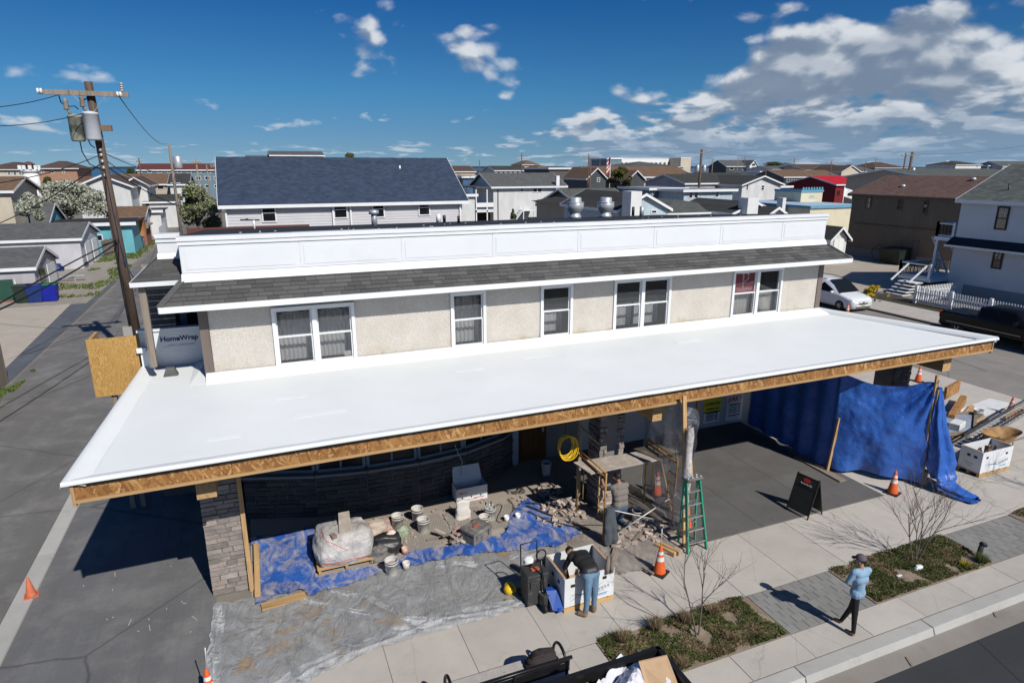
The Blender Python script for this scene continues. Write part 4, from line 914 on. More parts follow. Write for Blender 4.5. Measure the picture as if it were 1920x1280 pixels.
rag('blue_tarp', [(1.75, 12.85), (2.8, 13.35), (4.2, 13.15), (5.2, 13.25), (5.9, 14.3), (6.4, 14.6), (6.9, 13.0), (7.0, 12.5), (6.1, 12.2), (5.1, 12.45), (3.6, 12.75), (2.6, 12.75)], M_tarpmud, 'muddy blue tarp in the middle of the site in front of the patterned mats', 'tarp', .07, .06, 2.2, .042, 8)
t = tag(MB().box(-.6, .3, 12.48, 12.72, .05, .075, .1).build('wooden_board', M_lumber), 'short flat board under the corner of the muddy tarp by the column', 'board')
t = tag(MB().box(-.72, -.60, 12.9, 15.0, .10, .13).build('wooden_board', M_lumber_y), 'long board holding down the left edge of the muddy tarp', 'board')
# patterned mats
M_mat = mat('studded_mat', (.30, .265, .23), .9, .18, 4, 60, .2)
stud = MB().lathe([(.022, 0), (.014, .012)], n=6).mesh('stud', M_mat)
for (x0, x1, y0, y1, rz, lb) in ((2.55, 3.95, 13.42, 14.85, .06, 'left studded mat with buckets standing behind it'), (4.0, 4.98, 13.52, 14.80, .02, 'middle studded mat with the cement bag on its back edge'), (5.02, 5.85, 13.55, 14.65, -.05, 'right studded mat beside the blue tarp')):
    t = thing('studded_mat', lb, 'mat', ((x0 + x1) / 2, (y0 + y1) / 2, 0), 0, 'studded mats')
    MB().box(x0, x1, y0, y1, .008, .03).build('base', M_mat, t)
    sq = MB(); nx, ny = int((x1 - x0) / .075), int((y1 - y0) / .075)
    for i in range(nx):
        for j in range(ny): sq.box(x0 + .03 + i * .075 + (.03 if j % 2 else 0), x0 + .065 + i * .075 + (.03 if j % 2 else 0), y0 + .03 + j * .075, y0 + .065 + j * .075, .029, .04)
    tag(sq.build('studs', M_mat, t), kind='stuff'); t.rotation_euler = (0, 0, rz)

# ------------------------------------------------------------------- buckets
def bucket(label, loc, fill=M_mortar, lvl=.26, m=M_bucket, s=1.0, grp='mixing buckets'):
    t = thing('bucket', label, 'bucket', loc, random.random() * 6, grp)
    MB().lathe([(.125, 0), (.13, .01), (.15, .36), (.158, .36), (.158, .385), (.150, .385), (.146, .36), (.126, .03)], n=20).build('pail', m, t, world=False)
    MB().lathe([(.151, .30), (.160, .30), (.160, .325), (.151, .325)], n=20, cap=False).build('rib', m, t, world=False)
    MB().lathe([(.0, lvl), (.14, lvl)], n=16, cap=False).build('mortar', fill, t, world=False)
    MB().tube([(.158 * math.cos(a), .158 * math.sin(a) * .95 - .0, .34 - .18 * math.sin(a)) for a in [pi * k / 8 for k in range(9)]], .005, 5).build('handle', M_galv, t, world=False)
    t.scale = (s, s, s); return t
bucket('white bucket of grey mortar at the front by the black bag, nearest the camera', G(735, 1076))
bucket('white bucket of mortar left of the pair, behind the wrapped pallet', G(746, 990))
bucket('empty white bucket at the back of the pair', G(783, 976), M_bucket, .05)
bucket('dusty bucket at the front of the pair, touching the empty one', G(794, 997))
bucket('dusty bucket in front of the tool filled one on the right mat', G(909, 992))
bucket('white bucket with trowels sticking out, right of the cement bag', G(919, 974), M_mortar, .3)
bucket('white bucket standing in the shade by the brown door', G(1024, 888), M_dark, .3, M_whiteplastic)
bucket('clean white bucket among the lumber at the right', G(1832, 787, 0), M_dark, .3, M_whiteplastic, 1.05)
bucket('grey white bucket half under the hanging blue tarp', G(1726, 903), M_dark, .3, M_bucket, 1.0)
bucket('white bucket beside the kneeling man', (8.62, 12.5, 0), M_dark, .3, M_bucket, .95)
tr = thing('trowel', 'pair of steel trowels standing in the bucket on the right mat', 'trowel', (5.05, 14.05, .3))
for k in (-.05, .05): MB().bar((5.05 + k, 14.05, .30), (5.05 + k * 1.6, 14.1, .52), .03, .012).build('handle', M_black, tr)
for k in (-.05, .05): MB().hexa([(5.03 + k, 14.0, .28), (5.07 + k, 14.0, .28), (5.07 + k, 14.02, .28), (5.03 + k, 14.02, .28), (5.0 + k, 14.03, .42), (5.10 + k, 14.03, .42), (5.10 + k, 14.045, .42), (5.0 + k, 14.045, .42)]).build('blade', M_galv, tr)

rr = random.Random(17); q = MB()
for k in range(420):
    x, y = rr.uniform(1.9, 7.0), rr.uniform(13.1, 15.2)
    if n3(x * 1.3, y * 1.3, 3) < -.1: continue
    d = rr.choice((.008, .012, .02, .035)); q.box(x - d, x + d, y - d * .6, y + d * .6, .03, .035 + d * .8, rr.random() * 3)
o = q.build('stone_chips', M_rawstone); o['kind'] = 'stuff'; o['label'] = 'stone chips and dust scattered over the mats and porch floor'
# ------------------------------------------------------------------- wrapped pallet
t = thing('wrapped_pallet', 'wooden pallet of bags wrapped in milky polythene with red straps, a board lying on top', 'pallet', (1.25, 13.85, 0))
for k in range(7): MB().box(.62, 1.92, 13.30 + k * .165, 13.42 + k * .165, .115, .135).build('deck_board', M_lumber, t)
for xx in (.64, 1.24, 1.84): MB().box(xx, xx + .06, 13.3, 14.4, .03, .113).build('runner', M_lumber_y, t)
q = MB()
def lump(u, v):
    a = u * 2 * pi; e = v
    prof = [(.05, .80), (.40, .80), (.57, .70), (.64, .45), (.63, .25), (.58, .14)]; k = e * 5; i = min(4, int(k)); f = k - i
    r = prof[i][0] * (1 - f) + prof[i + 1][0] * f; z = prof[i][1] * (1 - f) + prof[i + 1][1] * f
    ca, sa = math.cos(a), math.sin(a); sq = 1 / max(abs(ca), abs(sa)) ** .55
    x, y = r * ca * sq * 1.08, r * sa * sq * .95
    nn = n3(x * 2.0, y * 2.0, z * 2.2 + 3) * .09 + n3(x * 6, y * 6, z * 6) * .03 + .016 * n3(x * 15, y * 15, z * 9)
    return (1.27 + x * (1 + nn), 13.85 + y * (1 + nn), z + nn * .7 * (z > .2) + .08 * n3(x * 1.7, y * 1.7, 8) * (z > .5))
q.grid(64, 30, lump); q.build('polythene_wrap', M_wrap, t)
q = MB()
for i in range(3):
    for j in range(4): q.box(.72 + i * .37, 1.06 + i * .37, 13.40 + (j % 2) * .47, 13.84 + (j % 2) * .47, .14 + (j // 2) * .24, .36 + (j // 2) * .24)
q.build('bags', mat('pale_pink_bags', (.52, .45, .41), .8, .1, 4, 0, 0), t, bevel=.05)
def strap(pts): MB().tube(pts, .011, 5).build('strap', mat('red_strap', (.55, .07, .04), .5, .1, 4, 0, 0), t)
strap([lump(u, .42 + .2 * math.sin(u * 9)) for u in [.52 + .04 * k for k in range(7)]]); strap([lump(.98 + .02 * k - (1 if .98 + .02 * k > 1 else 0), .35 + .05 * k) for k in range(7)]); strap([lump(.62 + .03 * k, .78 + .02 * math.sin(k)) for k in range(9)])
t = tag(MB().hexa([(1.18, 13.55, .80), (1.46, 13.55, .80), (1.52, 14.28, .90), (1.26, 14.28, .90), (1.18, 13.55, .84), (1.46, 13.55, .84), (1.52, 14.28, .94), (1.26, 14.28, .94)]).build('wooden_board', M_dustply), 'pale board lying on top of the wrapped pallet', 'board')
tag(MB().box(.98, 1.10, 13.42, 13.56, .78, .86, .4).build('brick', mat('grey_brown_block', (.25, .19, .15), .9, .2, 5, 30, .3)), 'small brown block lying on the polythene wrap', 'brick')
# ------------------------------------------------------------------- bags and oddments
def sack(name, label, loc, m, w=.5, d=.3, h=.45, seed=0, cat='bag', rough=.25):
    q = MB()
    def f(u, v):
        a = u * 2 * pi; vv = v; taper = (1 - .25 * vv ** 2) if vv < .92 else (1 - .25 * vv ** 2) * (1 - (vv - .92) / .08 * .75)
        x = math.copysign(abs(math.cos(a)) ** .6, math.cos(a)) * w / 2 * taper; y = math.copysign(abs(math.sin(a)) ** .6, math.sin(a)) * d / 2 * (1 - .55 * vv)
        k = 1 + rough * n3(x * 4 + seed, y * 4, vv * 3) + rough * .4 * n3(x * 11, y * 11 + seed, vv * 8); return (loc[0] + x * k, loc[1] + y * k, loc[2] + h * vv * (1 + .1 * n3(x * 3, y * 3, seed)))
    q.grid(26, 12, f); k = len(q.v); q.v.append((loc[0], loc[1], loc[2] + h * .97)); top = k - 27
    for i in range(26): q.face((top + i, top + i + 1, k), True)
    return tag(q.build(name, m), label, cat)
sack('cement_bag', 'white open cement bag standing on the middle mat', (4.45, 14.42, .03), mat('white_paper_sack', (.66, .62, .57), .7, .1, 4, 20, .2), .42, .26, .52, 1)
sack('rubbish_bag', 'black rubbish bag between the wrapped pallet and the front bucket', (2.25, 13.75, 0), mat('black_polythene', (.03, .03, .032), .4, .3, 5, 12, .6), .75, .6, .42, 2, 'bag', .45)
sack('rubbish_bag', 'grey dusty cloth bag slumped beside the pallet corner', (2.02, 13.45, 0), M_tooldust, .45, .4, .3, 5, 'bag', .5)
sack('paper_bag', 'pale torn paper sack right behind the wrapped pallet', (2.15, 14.6, 0), mat('beige_sack', (.48, .40, .33), .8, .2, 4, 20, .2), .6, .5, .34, 7, 'bag', .55)
sack('cloth_heap', 'pinkish cloth heap behind the left mat', (2.52, 14.75, 0), mat('pink_cloth', (.40, .27, .23), .9, .2, 4, 20, .2), .4, .35, .26, 9, 'cloth', .55)
sack('plant_bag', 'green and clear bag in front of the left mortar bucket', (2.78, 14.12, 0), mat('green_clear_bag', (.28, .32, .22), .5, .5, 9, 30, .3), .28, .22, .34, 12, 'bag', .6)
sack('crumpled_sack', 'crumpled white paper on the rubbish bag', (2.42, 13.8, .33), mat('white_orange_paper', (.68, .55, .47), .6, .25, 9, 0, 0), .24, .2, .14, 13, 'paper', .7)
def cup(x, y, label, m=M_whiteplastic, s=1):
    return tag(MB().lathe([(.055 * s, 0), (.075 * s, .17 * s), (.065 * s, .17 * s), (.048 * s, .01)], (x, y, .01), 12).build('plastic_cup', m), label, 'cup')
p = G(950, 978); cup(p[0], p[1], 'small white cup on the right studded mat'); p = G(971, 974); cup(p[0], p[1], 'small white cup at the edge of the blue tarp right of the mat')
p = G(762, 1068); cup(p[0], p[1], 'white caulk tub beside the front bucket', M_bucket, 1.2); p = G(759, 1038); cup(p[0], p[1], 'orange rimmed white tub near the rubbish bag', mat('pink_tub', (.66, .40, .32), .6, .1, 3, 0, 0), 1.0)
# carton in the shade
t = thing('carton', 'white carton with its back flap up at the edge of the shade', 'box', (4.95, 15.4, 0))
for a in ((4.52, 5.42, 15.2, 15.215), (4.52, 5.42, 15.62, 15.635), (4.52, 4.535, 15.215, 15.62), (5.405, 5.42, 15.215, 15.62)): MB().box(a[0], a[1], a[2], a[3], 0, .42).build('side', M_whitecard, t)
MB().hexa([(4.55, 15.62, .42), (5.40, 15.62, .42), (5.40, 15.635, .42), (4.55, 15.635, .42), (4.58, 15.78, .82), (5.37, 15.78, .82), (5.37, 15.795, .82), (4.58, 15.795, .82)]).build('flap', M_whitecard, t)
for k in range(3): MB().lathe([(0.001, 0), (.025, 0)], (4.68 + k * .27, 15.196, .14), 10, tf=Matrix.Rotation(pi / 2, 4, 'X'), cap=False).build('hand_hole', M_ink, t)
bars(t, plane_tf((4.97, 15.198, .20), (1, 0, 0), (0, 0, 1)), [(-.32, .08, .10, .035), (-.2, .08, .10, .015), (-.1, -.14, .5, .012), (.2, -.12, .3, .02)], M_red)
# toolbox open crate and heap of tools
def toolbox(name, label, loc, rz, w=.56, d=.36, h=.36, m=M_tooldust, cat='toolbox', latch=True):
    t = thing(name, label, cat, loc, rz, 'tool boxes')
    MB().box(-w / 2, w / 2, -d / 2, d / 2, 0, h * .72).build('body', m, t, world=False, bevel=.02)
    MB().box(-w / 2 - .012, w / 2 + .012, -d / 2 - .012, d / 2 + .012, h * .73, h).build('lid', m, t, world=False, bevel=.03)
    MB().box(-w * .16, w * .16, -.035, .035, h + .003, h + .035).build('handle', M_redhandle, t, world=False, bevel=.01)
    if latch:
        for sx in (-1, 1): MB().box(sx * w * .33 - .03, sx * w * .33 + .03, -d / 2 - .03, -d / 2 - .013, h * .5, h * .85).build('latch', m, t, world=False)
    for k in range(5): MB().box(-w / 2 + .05 + k * (w - .1) / 5, -w / 2 + .07 + k * (w - .1) / 5, -d / 2 - .01, -d / 2 - .001, .04, h * .45).build('rib', m, t, world=False)
    return t
toolbox('toolbox', 'dusty grey toolbox with orange handle on the studded mat', G(893, 1012), .45, .62, .5, .40)
q = thing('tool_heap', 'heap of dusty tools and leather tool belt left of the toolbox', 'tools', G(855, 1015)); c0 = G(855, 1015); rr = random.Random(8)
for k in range(26):
    a = rr.random() * 6.3; r_ = rr.random() * .38; L = rr.uniform(.1, .36); b = rr.random() * 6.3
    p0 = Vector((c0[0] + r_ * math.cos(a), c0[1] + r_ * math.sin(a) * .8, rr.uniform(.05, .26) * (1 - r_)))
    MB().bar(p0, p0 + Vector((math.cos(b) * L, math.sin(b) * L, rr.uniform(-.03, .12))), rr.uniform(.03, .09), rr.uniform(.02, .06)).build('tool', rr.choice((M_tooldust, M_dustply, M_oldwood, mat('leather', (.20, .10, .055), .8, .2, 5, 20, .2), M_mortar, mat('dusty_pink', (.50, .30, .28), .8, .1, 4, 0, 0))), q)
tag(MB().bar(G(800, 1016) + Vector((0, 0, .05)), G(828, 1010) + Vector((0, 0, .06)), .05, .03).build('trowel_bar', M_oldwood), 'dark straight edge left of the heap of tools', 'bar')
def cordthing(name, label, cat, pts, r, m, n=6): return tag(MB().tube(pts, r, n).build(name, m), label, cat)
rr = random.Random(2)
pts = [G(905 + 3 * i + 10 * math.sin(i * .9), 975 + 20 * math.sin(i * .6) - i, 0) + Vector((0, 0, .05)) for i in range(26)]
cordthing('power_cable', 'thin dark cord winding past the buckets towards the scaffold', 'cord', pts, .008, M_black)
cordthing('pale_string', 'pale cord hanging down the dark stone wall to the carton', 'cord', [(4.62, 15.6, 1.6), (4.72, 15.62, 1.3), (4.85, 15.66, 1.0), (4.80, 15.66, .75), (4.86, 15.7, .5)], .009, M_bucket)
q = MB()
for k in range(7):
    q.tube([(6.86 + (.20 + .012 * k) * math.cos(a + k) + .012 * k, 13.30 + .02 * math.sin(a * 3 + k) - .015 * k, 2.16 + (.29 + .008 * k) * math.sin(a + k) - .012 * k) for a in [2 * pi * j / 22 for j in range(23)]], .012, 5)
q.build('hose_coil', M_yellow); tag(bpy.data.objects['hose_coil'], 'coil of yellow hose hanging in the shade left of the scaffold', 'hose')
cordthing('rope', 'short cord holding up the yellow hose coil', 'rope', [(6.86, 13.3, 2.44), (6.86, 13.3, 3.0), (6.86, 13.32, 3.52)], .008, M_black)

# ------------------------------------------------------------------- scaffold with plank
t = thing('scaffold', 'low yellow tube scaffold with two end frames and crossed braces', 'scaffold', (8.3, 12.7, 0))
for xx, yr, yf in ((7.30, 13.4, 12.0), (9.36, 13.3, 12.0)):
    for yy in (yr, yf): MB().tube([(xx, yy, 0), (xx + .02, yy, 1.92)], .024, 8).build('leg', M_scaf, t)
    for zz in (1.90, 1.78): MB().tube([(xx + .02, yr, zz), (xx + .02, yf, zz)], .022, 8).build('rail', M_scaf, t)
    MB().tube([(xx + .01, yf + .3, 1.78), (xx + .01, yf + .3, .65), (xx, yf, .55)], .015, 6).build('brace', M_scaf, t)
    MB().tube([(xx + .01, yr - .3, 1.78), (xx + .01, yr - .3, .65), (xx, yr, .55)], .015, 6).build('brace', M_scaf, t)
    for zz in (.85, 1.15, 1.45): MB().tube([(xx + .01, yf, zz), (xx + .01, yf + .3, zz)], .013, 6).build('rung', M_scaf, t)
MB().tube([(7.32, 11.96, .98), (9.38, 11.96, .10)], .016, 7).build('cross_brace', M_steel, t); MB().tube([(7.32, 11.92, .10), (9.38, 11.92, .98)], .016, 7).build('cross_brace', M_steel, t)
tag(MB().hexa([(7.02, 13.12, 1.715), (7.12, 12.40, 1.715), (9.20, 12.43, 1.715), (9.09, 13.04, 1.715), (7.02, 13.12, 1.745), (7.12, 12.40, 1.745), (9.20, 12.43, 1.745), (9.09, 13.04, 1.745)]).build('plank', M_dustply), 'dusty plywood platform laid across the scaffold above the kneeling man', 'plank')
tag(MB().hexa([(8.95, 13.35, 1.66), (9.25, 12.75, 1.66), (10.0, 12.75, 1.66), (9.7, 13.35, 1.66), (8.95, 13.35, 1.685), (9.25, 12.75, 1.685), (10.0, 12.75, 1.685), (9.7, 13.35, 1.685)]).build('plank', M_oldwood), 'second darker board behind the platform near the polythene', 'plank')
# hanging clothes on the front left leg
q = MB()
def cloth(u, v):
    a = u * 2 * pi; z = 1.06 - .98 * v; w = .11 + .10 * v ** .7; d = .06 + .05 * v
    x = w * math.cos(a); y = d * math.sin(a)
    if v > .45: y *= 1 - .75 * max(0, 1 - abs(math.cos(a)) * 3.2) * min(1, (v - .45) * 4)
    k = .03 * n3(x * 7, v * 5, y * 7) ; return (7.38 + x + k + .05 * v, 11.86 + y - .03 * v + k, z + .05 * n3(a, v * 3) * (v > .9))
q.grid(36, 24, cloth); q.build('work_trousers', mat('grey_work_cloth', (.075, .085, .10), .9, .25, 5, 40, .2)); tag(bpy.data.objects['work_trousers'], 'dark grey work trousers hung on the front left leg of the scaffold', 'trousers')
# ------------------------------------------------------------------- polythene curtain
q = MB()
def cur(u, v):
    y = 11.35 + 2.6 * u; z = .05 + 3.4 * v; p = math.sin(u * 19 + 2 * v) * .05 + .10 * n3(u * 4, v * 3, 1) + .10 * n3(u * 9 - v * 5, v * 6 + u * 3, 4)
    return (9.30 + .42 * u - .25 * math.sin(v * pi) * u * .4 + p, y, z - .25 * (1 - v) * math.sin(u * 7) * .2)
q.grid(50, 44, cur); q.build('polythene_curtain', M_curtainfilm); tag(bpy.data.objects['polythene_curtain'], 'clear polythene sheet hanging from the canopy beside the timber prop', 'plastic sheet')
t = thing('timber_studs', 'leaning timber studs behind the hanging polythene', 'timber', (9.7, 13.3, 0))
MB().bar((9.75, 12.6, 0), (9.55, 13.1, 1.7), .05, .09).build('stud', M_lumber_z, t); MB().bar((9.35, 13.8, .04), (10.0, 12.0, .04), .09, .06).build('sole_plate', M_oldwood, t)
MB().bar((7.55, 13.8, 0), (7.55, 13.8, 3.4), .09, .09).build('stud', M_oldwood, t); MB().bar((7.5, 13.75, 2.4), (8.0, 13.5, 1.9), .09, .05).build('brace', M_oldwood, t)
# ------------------------------------------------------------------- heaps of stone
def pile(label, c, rx, ry, h, n_, seed):
    t = thing('stone_pile', label, 'stones', (c[0], c[1], 0), 0, 'heaps of ledge stone'); rr = random.Random(seed)
    for k in range(n_):
        a, r_ = rr.random() * 2 * pi, rr.random() ** .6; x, y = c[0] + rx * r_ * math.cos(a), c[1] + ry * r_ * math.sin(a)
        z = .03 + h * (1 - r_) * rr.random(); w, d_, th = rr.uniform(.1, .30), rr.uniform(.07, .14), rr.uniform(.03, .07)
        tf = Matrix.Translation((x, y, z + .03)) @ Euler((rr.uniform(-.35, .35), rr.uniform(-.35, .35), rr.random() * 6.3)).to_matrix().to_4x4()
        j = lambda s_: s_ * rr.uniform(.8, 1.1)
        P = [tf @ Vector((sx * j(w / 2), sy * j(d_ / 2), sz * th / 2)) for sz in (-1, 1) for sx, sy in ((-1, -1), (1, -1), (1, 1), (-1, 1))]
        MB().hexa(P).build('stone', M_rawstone, t)
pile('small heap of pale stones in the sun at the edge of the shade', (7.15, 14.75), .38, .25, .3, 30, 1)
pile('large heap of loose stones by the rear left leg of the scaffold', (7.05, 13.85), .55, .38, .42, 70, 2)
pile('spread of long flat stones in front of the large heap', (6.85, 13.3), .65, .35, .16, 46, 3)
pile('scattered stones and offcuts to the right of the kneeling man', (8.75, 12.0), .55, .5, .06, 34, 4)
pile('few stones lying between the hanging trousers and the kneeling man', (7.75, 11.9), .4, .35, .06, 18, 5)
for k, (a, b) in enumerate((((6.25, 14.35), (6.75, 14.05)), ((6.2, 14.2), (6.9, 13.0)), ((6.35, 13.3), (7.2, 12.5)), ((6.1, 13.9), (6.6, 12.9)))):
    tag(MB().bar((*a, .12), (*b, .11), .05, .02).build('metal_strip', M_toolgrey), ('shortest', 'longest', 'rightmost', 'leftmost')[k] + ' of the dark metal strips lying over the tarp beside the stone heaps', 'strip', 'dark metal strips')
for k, (px, py, L, rz) in enumerate(((1160, 1015, .35, 1.2), (1150, 1040, .45, -.7), (1215, 1075, .3, .3), (1195, 1010, .5, -1.0))):
    p = G(px, py); tag(MB().box(p[0] - .03, p[0] + .03, p[1] - L / 2, p[1] + L / 2, .06, .10, rz).build('wood_offcut', M_oldwood), 'dark wood offcut on the drop cloth ' + ('just left of the hanging trousers', 'by the back of the big white box', 'between the rod cone and the kneeling man', 'right behind the boots of the kneeling man')[k], 'offcut', 'wood offcuts')
t = thing('timber_offcuts', 'short pale timber blocks at the foot of the green stepladder', 'timber', (8.7, 11.0, 0))
for k in range(2): MB().bar((8.42 + k * .13, 11.35, .07), (8.62 + k * .13, 10.85, .07), .09, .09).build('block', M_lumber_y, t)
MB().box(8.75, 9.0, 10.95, 11.5, .02, .05).build('board', M_dustply, t)
tag(MB().lathe([(.12, .02), (.12, .05), (.04, .06), (.04, .065)], (9.05, 12.55, 0), 18).build('grinder_disc', M_toolgrey), 'dark round disc on the floor behind the kneeling man', 'disc')

# ------------------------------------------------------------------- tool chest, jack, helmet
t = thing('rolling_toolbox', 'dark grey rolling tool chest with upright black handle, lettered front', 'toolbox', (4.80, 10.62, 0))
MB().box(4.60, 5.06, 10.45, 10.85, .07, .62).build('body', M_toolgrey, t, bevel=.02); MB().box(4.58, 5.08, 10.43, 10.87, .63, .80).build('lid', M_toolgrey, t, bevel=.03)
MB().box(4.74, 4.93, 10.57, 10.68, .803, .835).build('lid_handle', M_redhandle, t, bevel=.01)
for sx in (4.68, 4.98): MB().box(sx - .03, sx + .03, 10.415, 10.429, .5, .72).build('latch', M_toolgrey, t)
for sx in (4.62, 5.04): MB().lathe([(.10, -.03), (.10, .03)], (sx, 10.9, .10), 14, tf=Matrix.Rotation(pi / 2, 4, 'Y')).build('wheel', M_blackrub, t)
MB().box(4.86, 5.03, 10.44, 10.449, .30, .38).build('badge', M_galv, t); text('lettering', 'RIDGID', .06, M_ink, t, plane_tf((4.945, 10.436, .34), (1, 0, 0), (0, 0, 1)))
MB().tube([(4.64, 10.9, .4), (4.64, 10.95, 1.25), (5.02, 10.95, 1.25), (5.02, 10.9, .4)], .016, 7).build('handle', M_black, t)
toolbox('toolbox', 'dark toolbox with orange handle behind the big white box', (5.45, 11.28, .0), .15, .6, .36, .45, M_tooldust)
t = tag(MB().lathe([(.11, 0), (.11, .55), (.05, .56)], (5.02, 11.55, .02), 16, tf=Matrix.Rotation(.35, 4, 'X')).build('paper_roll', M_whiteplastic), 'white roll standing behind the rolling tool chest', 'roll')
t = tag(sack('cloth_heap', 'x', (5.1, 11.15, 0), M_black, .5, .4, .3, 21, 'cloth', .5), 'dark cables and straps heaped between the tool boxes', 'cables')
t = thing('pallet_jack', 'blue pallet jack with upright black handle left of the big white box', 'pallet jack', (5.0, 10.35, 0))
for dx_ in (0, .30): MB().hexa([(5.12 + dx_ * .3, 10.05 + dx_ * .2, .06), (5.26 + dx_ * .3, 10.07 + dx_ * .2, .06), (5.26 + dx_ * .3, 10.8, .06), (5.12 + dx_ * .3, 10.8, .06), (5.12 + dx_ * .3, 10.05 + dx_ * .2, .14), (5.26 + dx_ * .3, 10.07 + dx_ * .2, .14), (5.26 + dx_ * .3, 10.8, .22), (5.12 + dx_ * .3, 10.8, .22)]).build('fork', M_bluepaint, t)
MB().hexa([(5.02, 10.10, .10), (5.24, 10.02, .10), (5.27, 10.10, .10), (5.05, 10.2, .10), (4.98, 10.36, .42), (5.2, 10.30, .42), (5.24, 10.42, .42), (5.02, 10.48, .42)]).build('head', M_bluepaint, t)
MB().box(4.86, 5.10, 10.28, 10.46, .10, .36, .3).build('pump', M_toolgrey, t, bevel=.02)
for dx_ in (-.06, .06): MB().lathe([(.09, -.03), (.09, .03)], (4.96 + dx_, 10.24, .09), 14, tf=Matrix.Rotation(pi / 2, 4, 'Y')).build('wheel', M_blackrub, t)
MB().tube([(4.94, 10.36, .3), (4.88, 10.42, 1.15)], .02, 8).build('handle', M_black, t)
MB().tube([(4.88 + .11 * math.cos(a), 10.42, 1.27 + .12 * math.sin(a)) for a in [2 * pi * k / 14 - pi / 2 for k in range(15)]], .016, 6).build('grip', M_black, t)
hp = G(956, 1112); t = thing('hard_hat', 'yellow hard hat lying on its side on the polythene sheet', 'hard hat', (hp[0], hp[1], 0))
tfh = Matrix.Rotation(R(78), 4, Vector((.6, -.8, 0)).normalized())
MB().lathe([(.115, 0), (.115, .05), (.10, .10), (.06, .135), (.0, .145)], (hp[0], hp[1], .12), 20, tf=tfh, cap=False).build('shell', M_yellow, t)
MB().lathe([(.150, -.004), (.150, .004), (.113, .010), (.113, -.004)], (hp[0], hp[1], .12), 20, tf=tfh, cap=False).build('brim', M_yellow, t)
MB().lathe([(.0, .10), (.09, .06), (.108, .01)], (hp[0], hp[1], .12), 16, tf=tfh, cap=False).build('liner', M_toolgrey, t)
t = tag(MB().bar(G(946, 1128) + Vector((0, 0, .05)), G(988, 1122) + Vector((0, 0, .05)), .06, .02).build('spirit_level', M_alu), 'silver level lying in front of the tool chest', 'level')
# ------------------------------------------------------------------- the two big white boxes on pallets
def gaylord(label, x0, x1, y0, y1, zt, cat='box'):
    t = thing('bulk_box', label, cat, ((x0 + x1) / 2, (y0 + y1) / 2, 0), 0, 'white bulk boxes on pallets'); th = .022; zb = .13
    for a in ((x0, x1, y0, y0 + th), (x0, x1, y1 - th, y1)): MB().box(*a, zb, zt).build('side', M_whitecard, t)
    for a in ((x0, x0 + th, y0 + th + .001, y1 - th - .001), (x1 - th, x1, y0 + th + .001, y1 - th - .001)): MB().box(*a, zb, zt).build('side', M_whitecard, t)
    for a in ((x0 - .004, x0 + .05, y0 + .05, y1 - .05), (x1 - .05, x1 + .004, y0 + .05, y1 - .05)): MB().box(*a, zt - .002, zt + .012).build('rim', M_card, t)
    MB().box(x0 + th, x1 - th, y0 + th, y1 - th, zb + .01, zb + .02).build('floor', M_card, t)
    for k in range(5): MB().box(x0 - .01 + k * (x1 - x0 - .13) / 4, x0 + .12 + k * (x1 - x0 - .13) / 4, y0 - .01, y1 + .01, .10, .128).build('deck_board', M_lumber_y, t)
    for yy in (y0, (y0 + y1) / 2 - .04, y1 - .08): MB().box(x0, x1, yy, yy + .08, 0, .098).build('runner', M_lumber, t)
    for fx in (.16, .80): MB().box(x0 + fx * (x1 - x0) - .05, x0 + fx * (x1 - x0) + .05, y0 - .003, y0 - .0005, zt - .22, zt - .15).build('hand_hole', M_ink, t)
    for fy in (.3, .6): MB().box(x0 - .003, x0 - .0005, y0 + fy * (y1 - y0) - .05, y0 + fy * (y1 - y0) + .05, zt - .25, zt - .17).build('hand_hole', M_ink, t)
    for k in range(3):
        pr = [(x0 + (.12 + .68 * i / 10) * (x1 - x0), y0 - .004, zb + .12 + .05 * k + .05 * math.sin(i * .55 + k) + .012 * i) for i in range(11)]
        MB().grid(10, 1, lambda u, v: (lambda p: (p[0], p[1], p[2] + .018 * v * (1 - abs(u - .5))))(pr[int(round(u * 10))])).build('printed_wave', M_printblue if k == 0 else M_printgrey, t)
    bars(t, plane_tf((x0 + .72 * (x1 - x0), y0 - .006, zb + .22), (1, 0, 0), (0, 0, 1)), [(-.16 + .07 * k, .012 * k, .035, .07) for k in range(6)], M_printgrey)
    bars(t, plane_tf((x0 + .72 * (x1 - x0), y0 - .006, zb + .12), (1, 0, 0), (0, 0, 1)), [(0, 0, .34, .02), (.05, -.035, .2, .012)], M_printblue)
    for k in range(3): MB().box(x0 - .004, x0 - .001, y0 + .35 * (y1 - y0) + k * .02, y0 + .72 * (y1 - y0) - k * .03, zb + .22 - k * .05, zb + .235 - k * .05).build('printed_line', M_printgrey, t)
    return t
g1 = gaylord('large open white box on a pallet with the man in black leaning into it', 5.26, 6.44, 10.06, 11.0, .80)
g2 = gaylord('large open white box on a pallet right of the blue tarp beside the wheelbarrow', 19.5, 20.9, 10.76, 11.42, .80)
q = thing('wood_scraps', 'wood scraps inside the right hand white box', 'scraps', (20.1, 11.1, .2)); rr = random.Random(6)
for k in range(7):
    a = Vector((19.7 + rr.random() * 1.0, 10.9 + rr.random() * .35, .2)); MB().bar(a, a + Vector((rr.uniform(-.2, .3), rr.uniform(-.1, .2), rr.uniform(.3, .62))), .08, .03).build('scrap', rr.choice((M_oldwood, M_lumber_z, M_dark)), q)
t = thing('work_gloves', 'grey brown work gloves hung over the edge of the white box', 'gloves', (6.3, 10.05, .8))
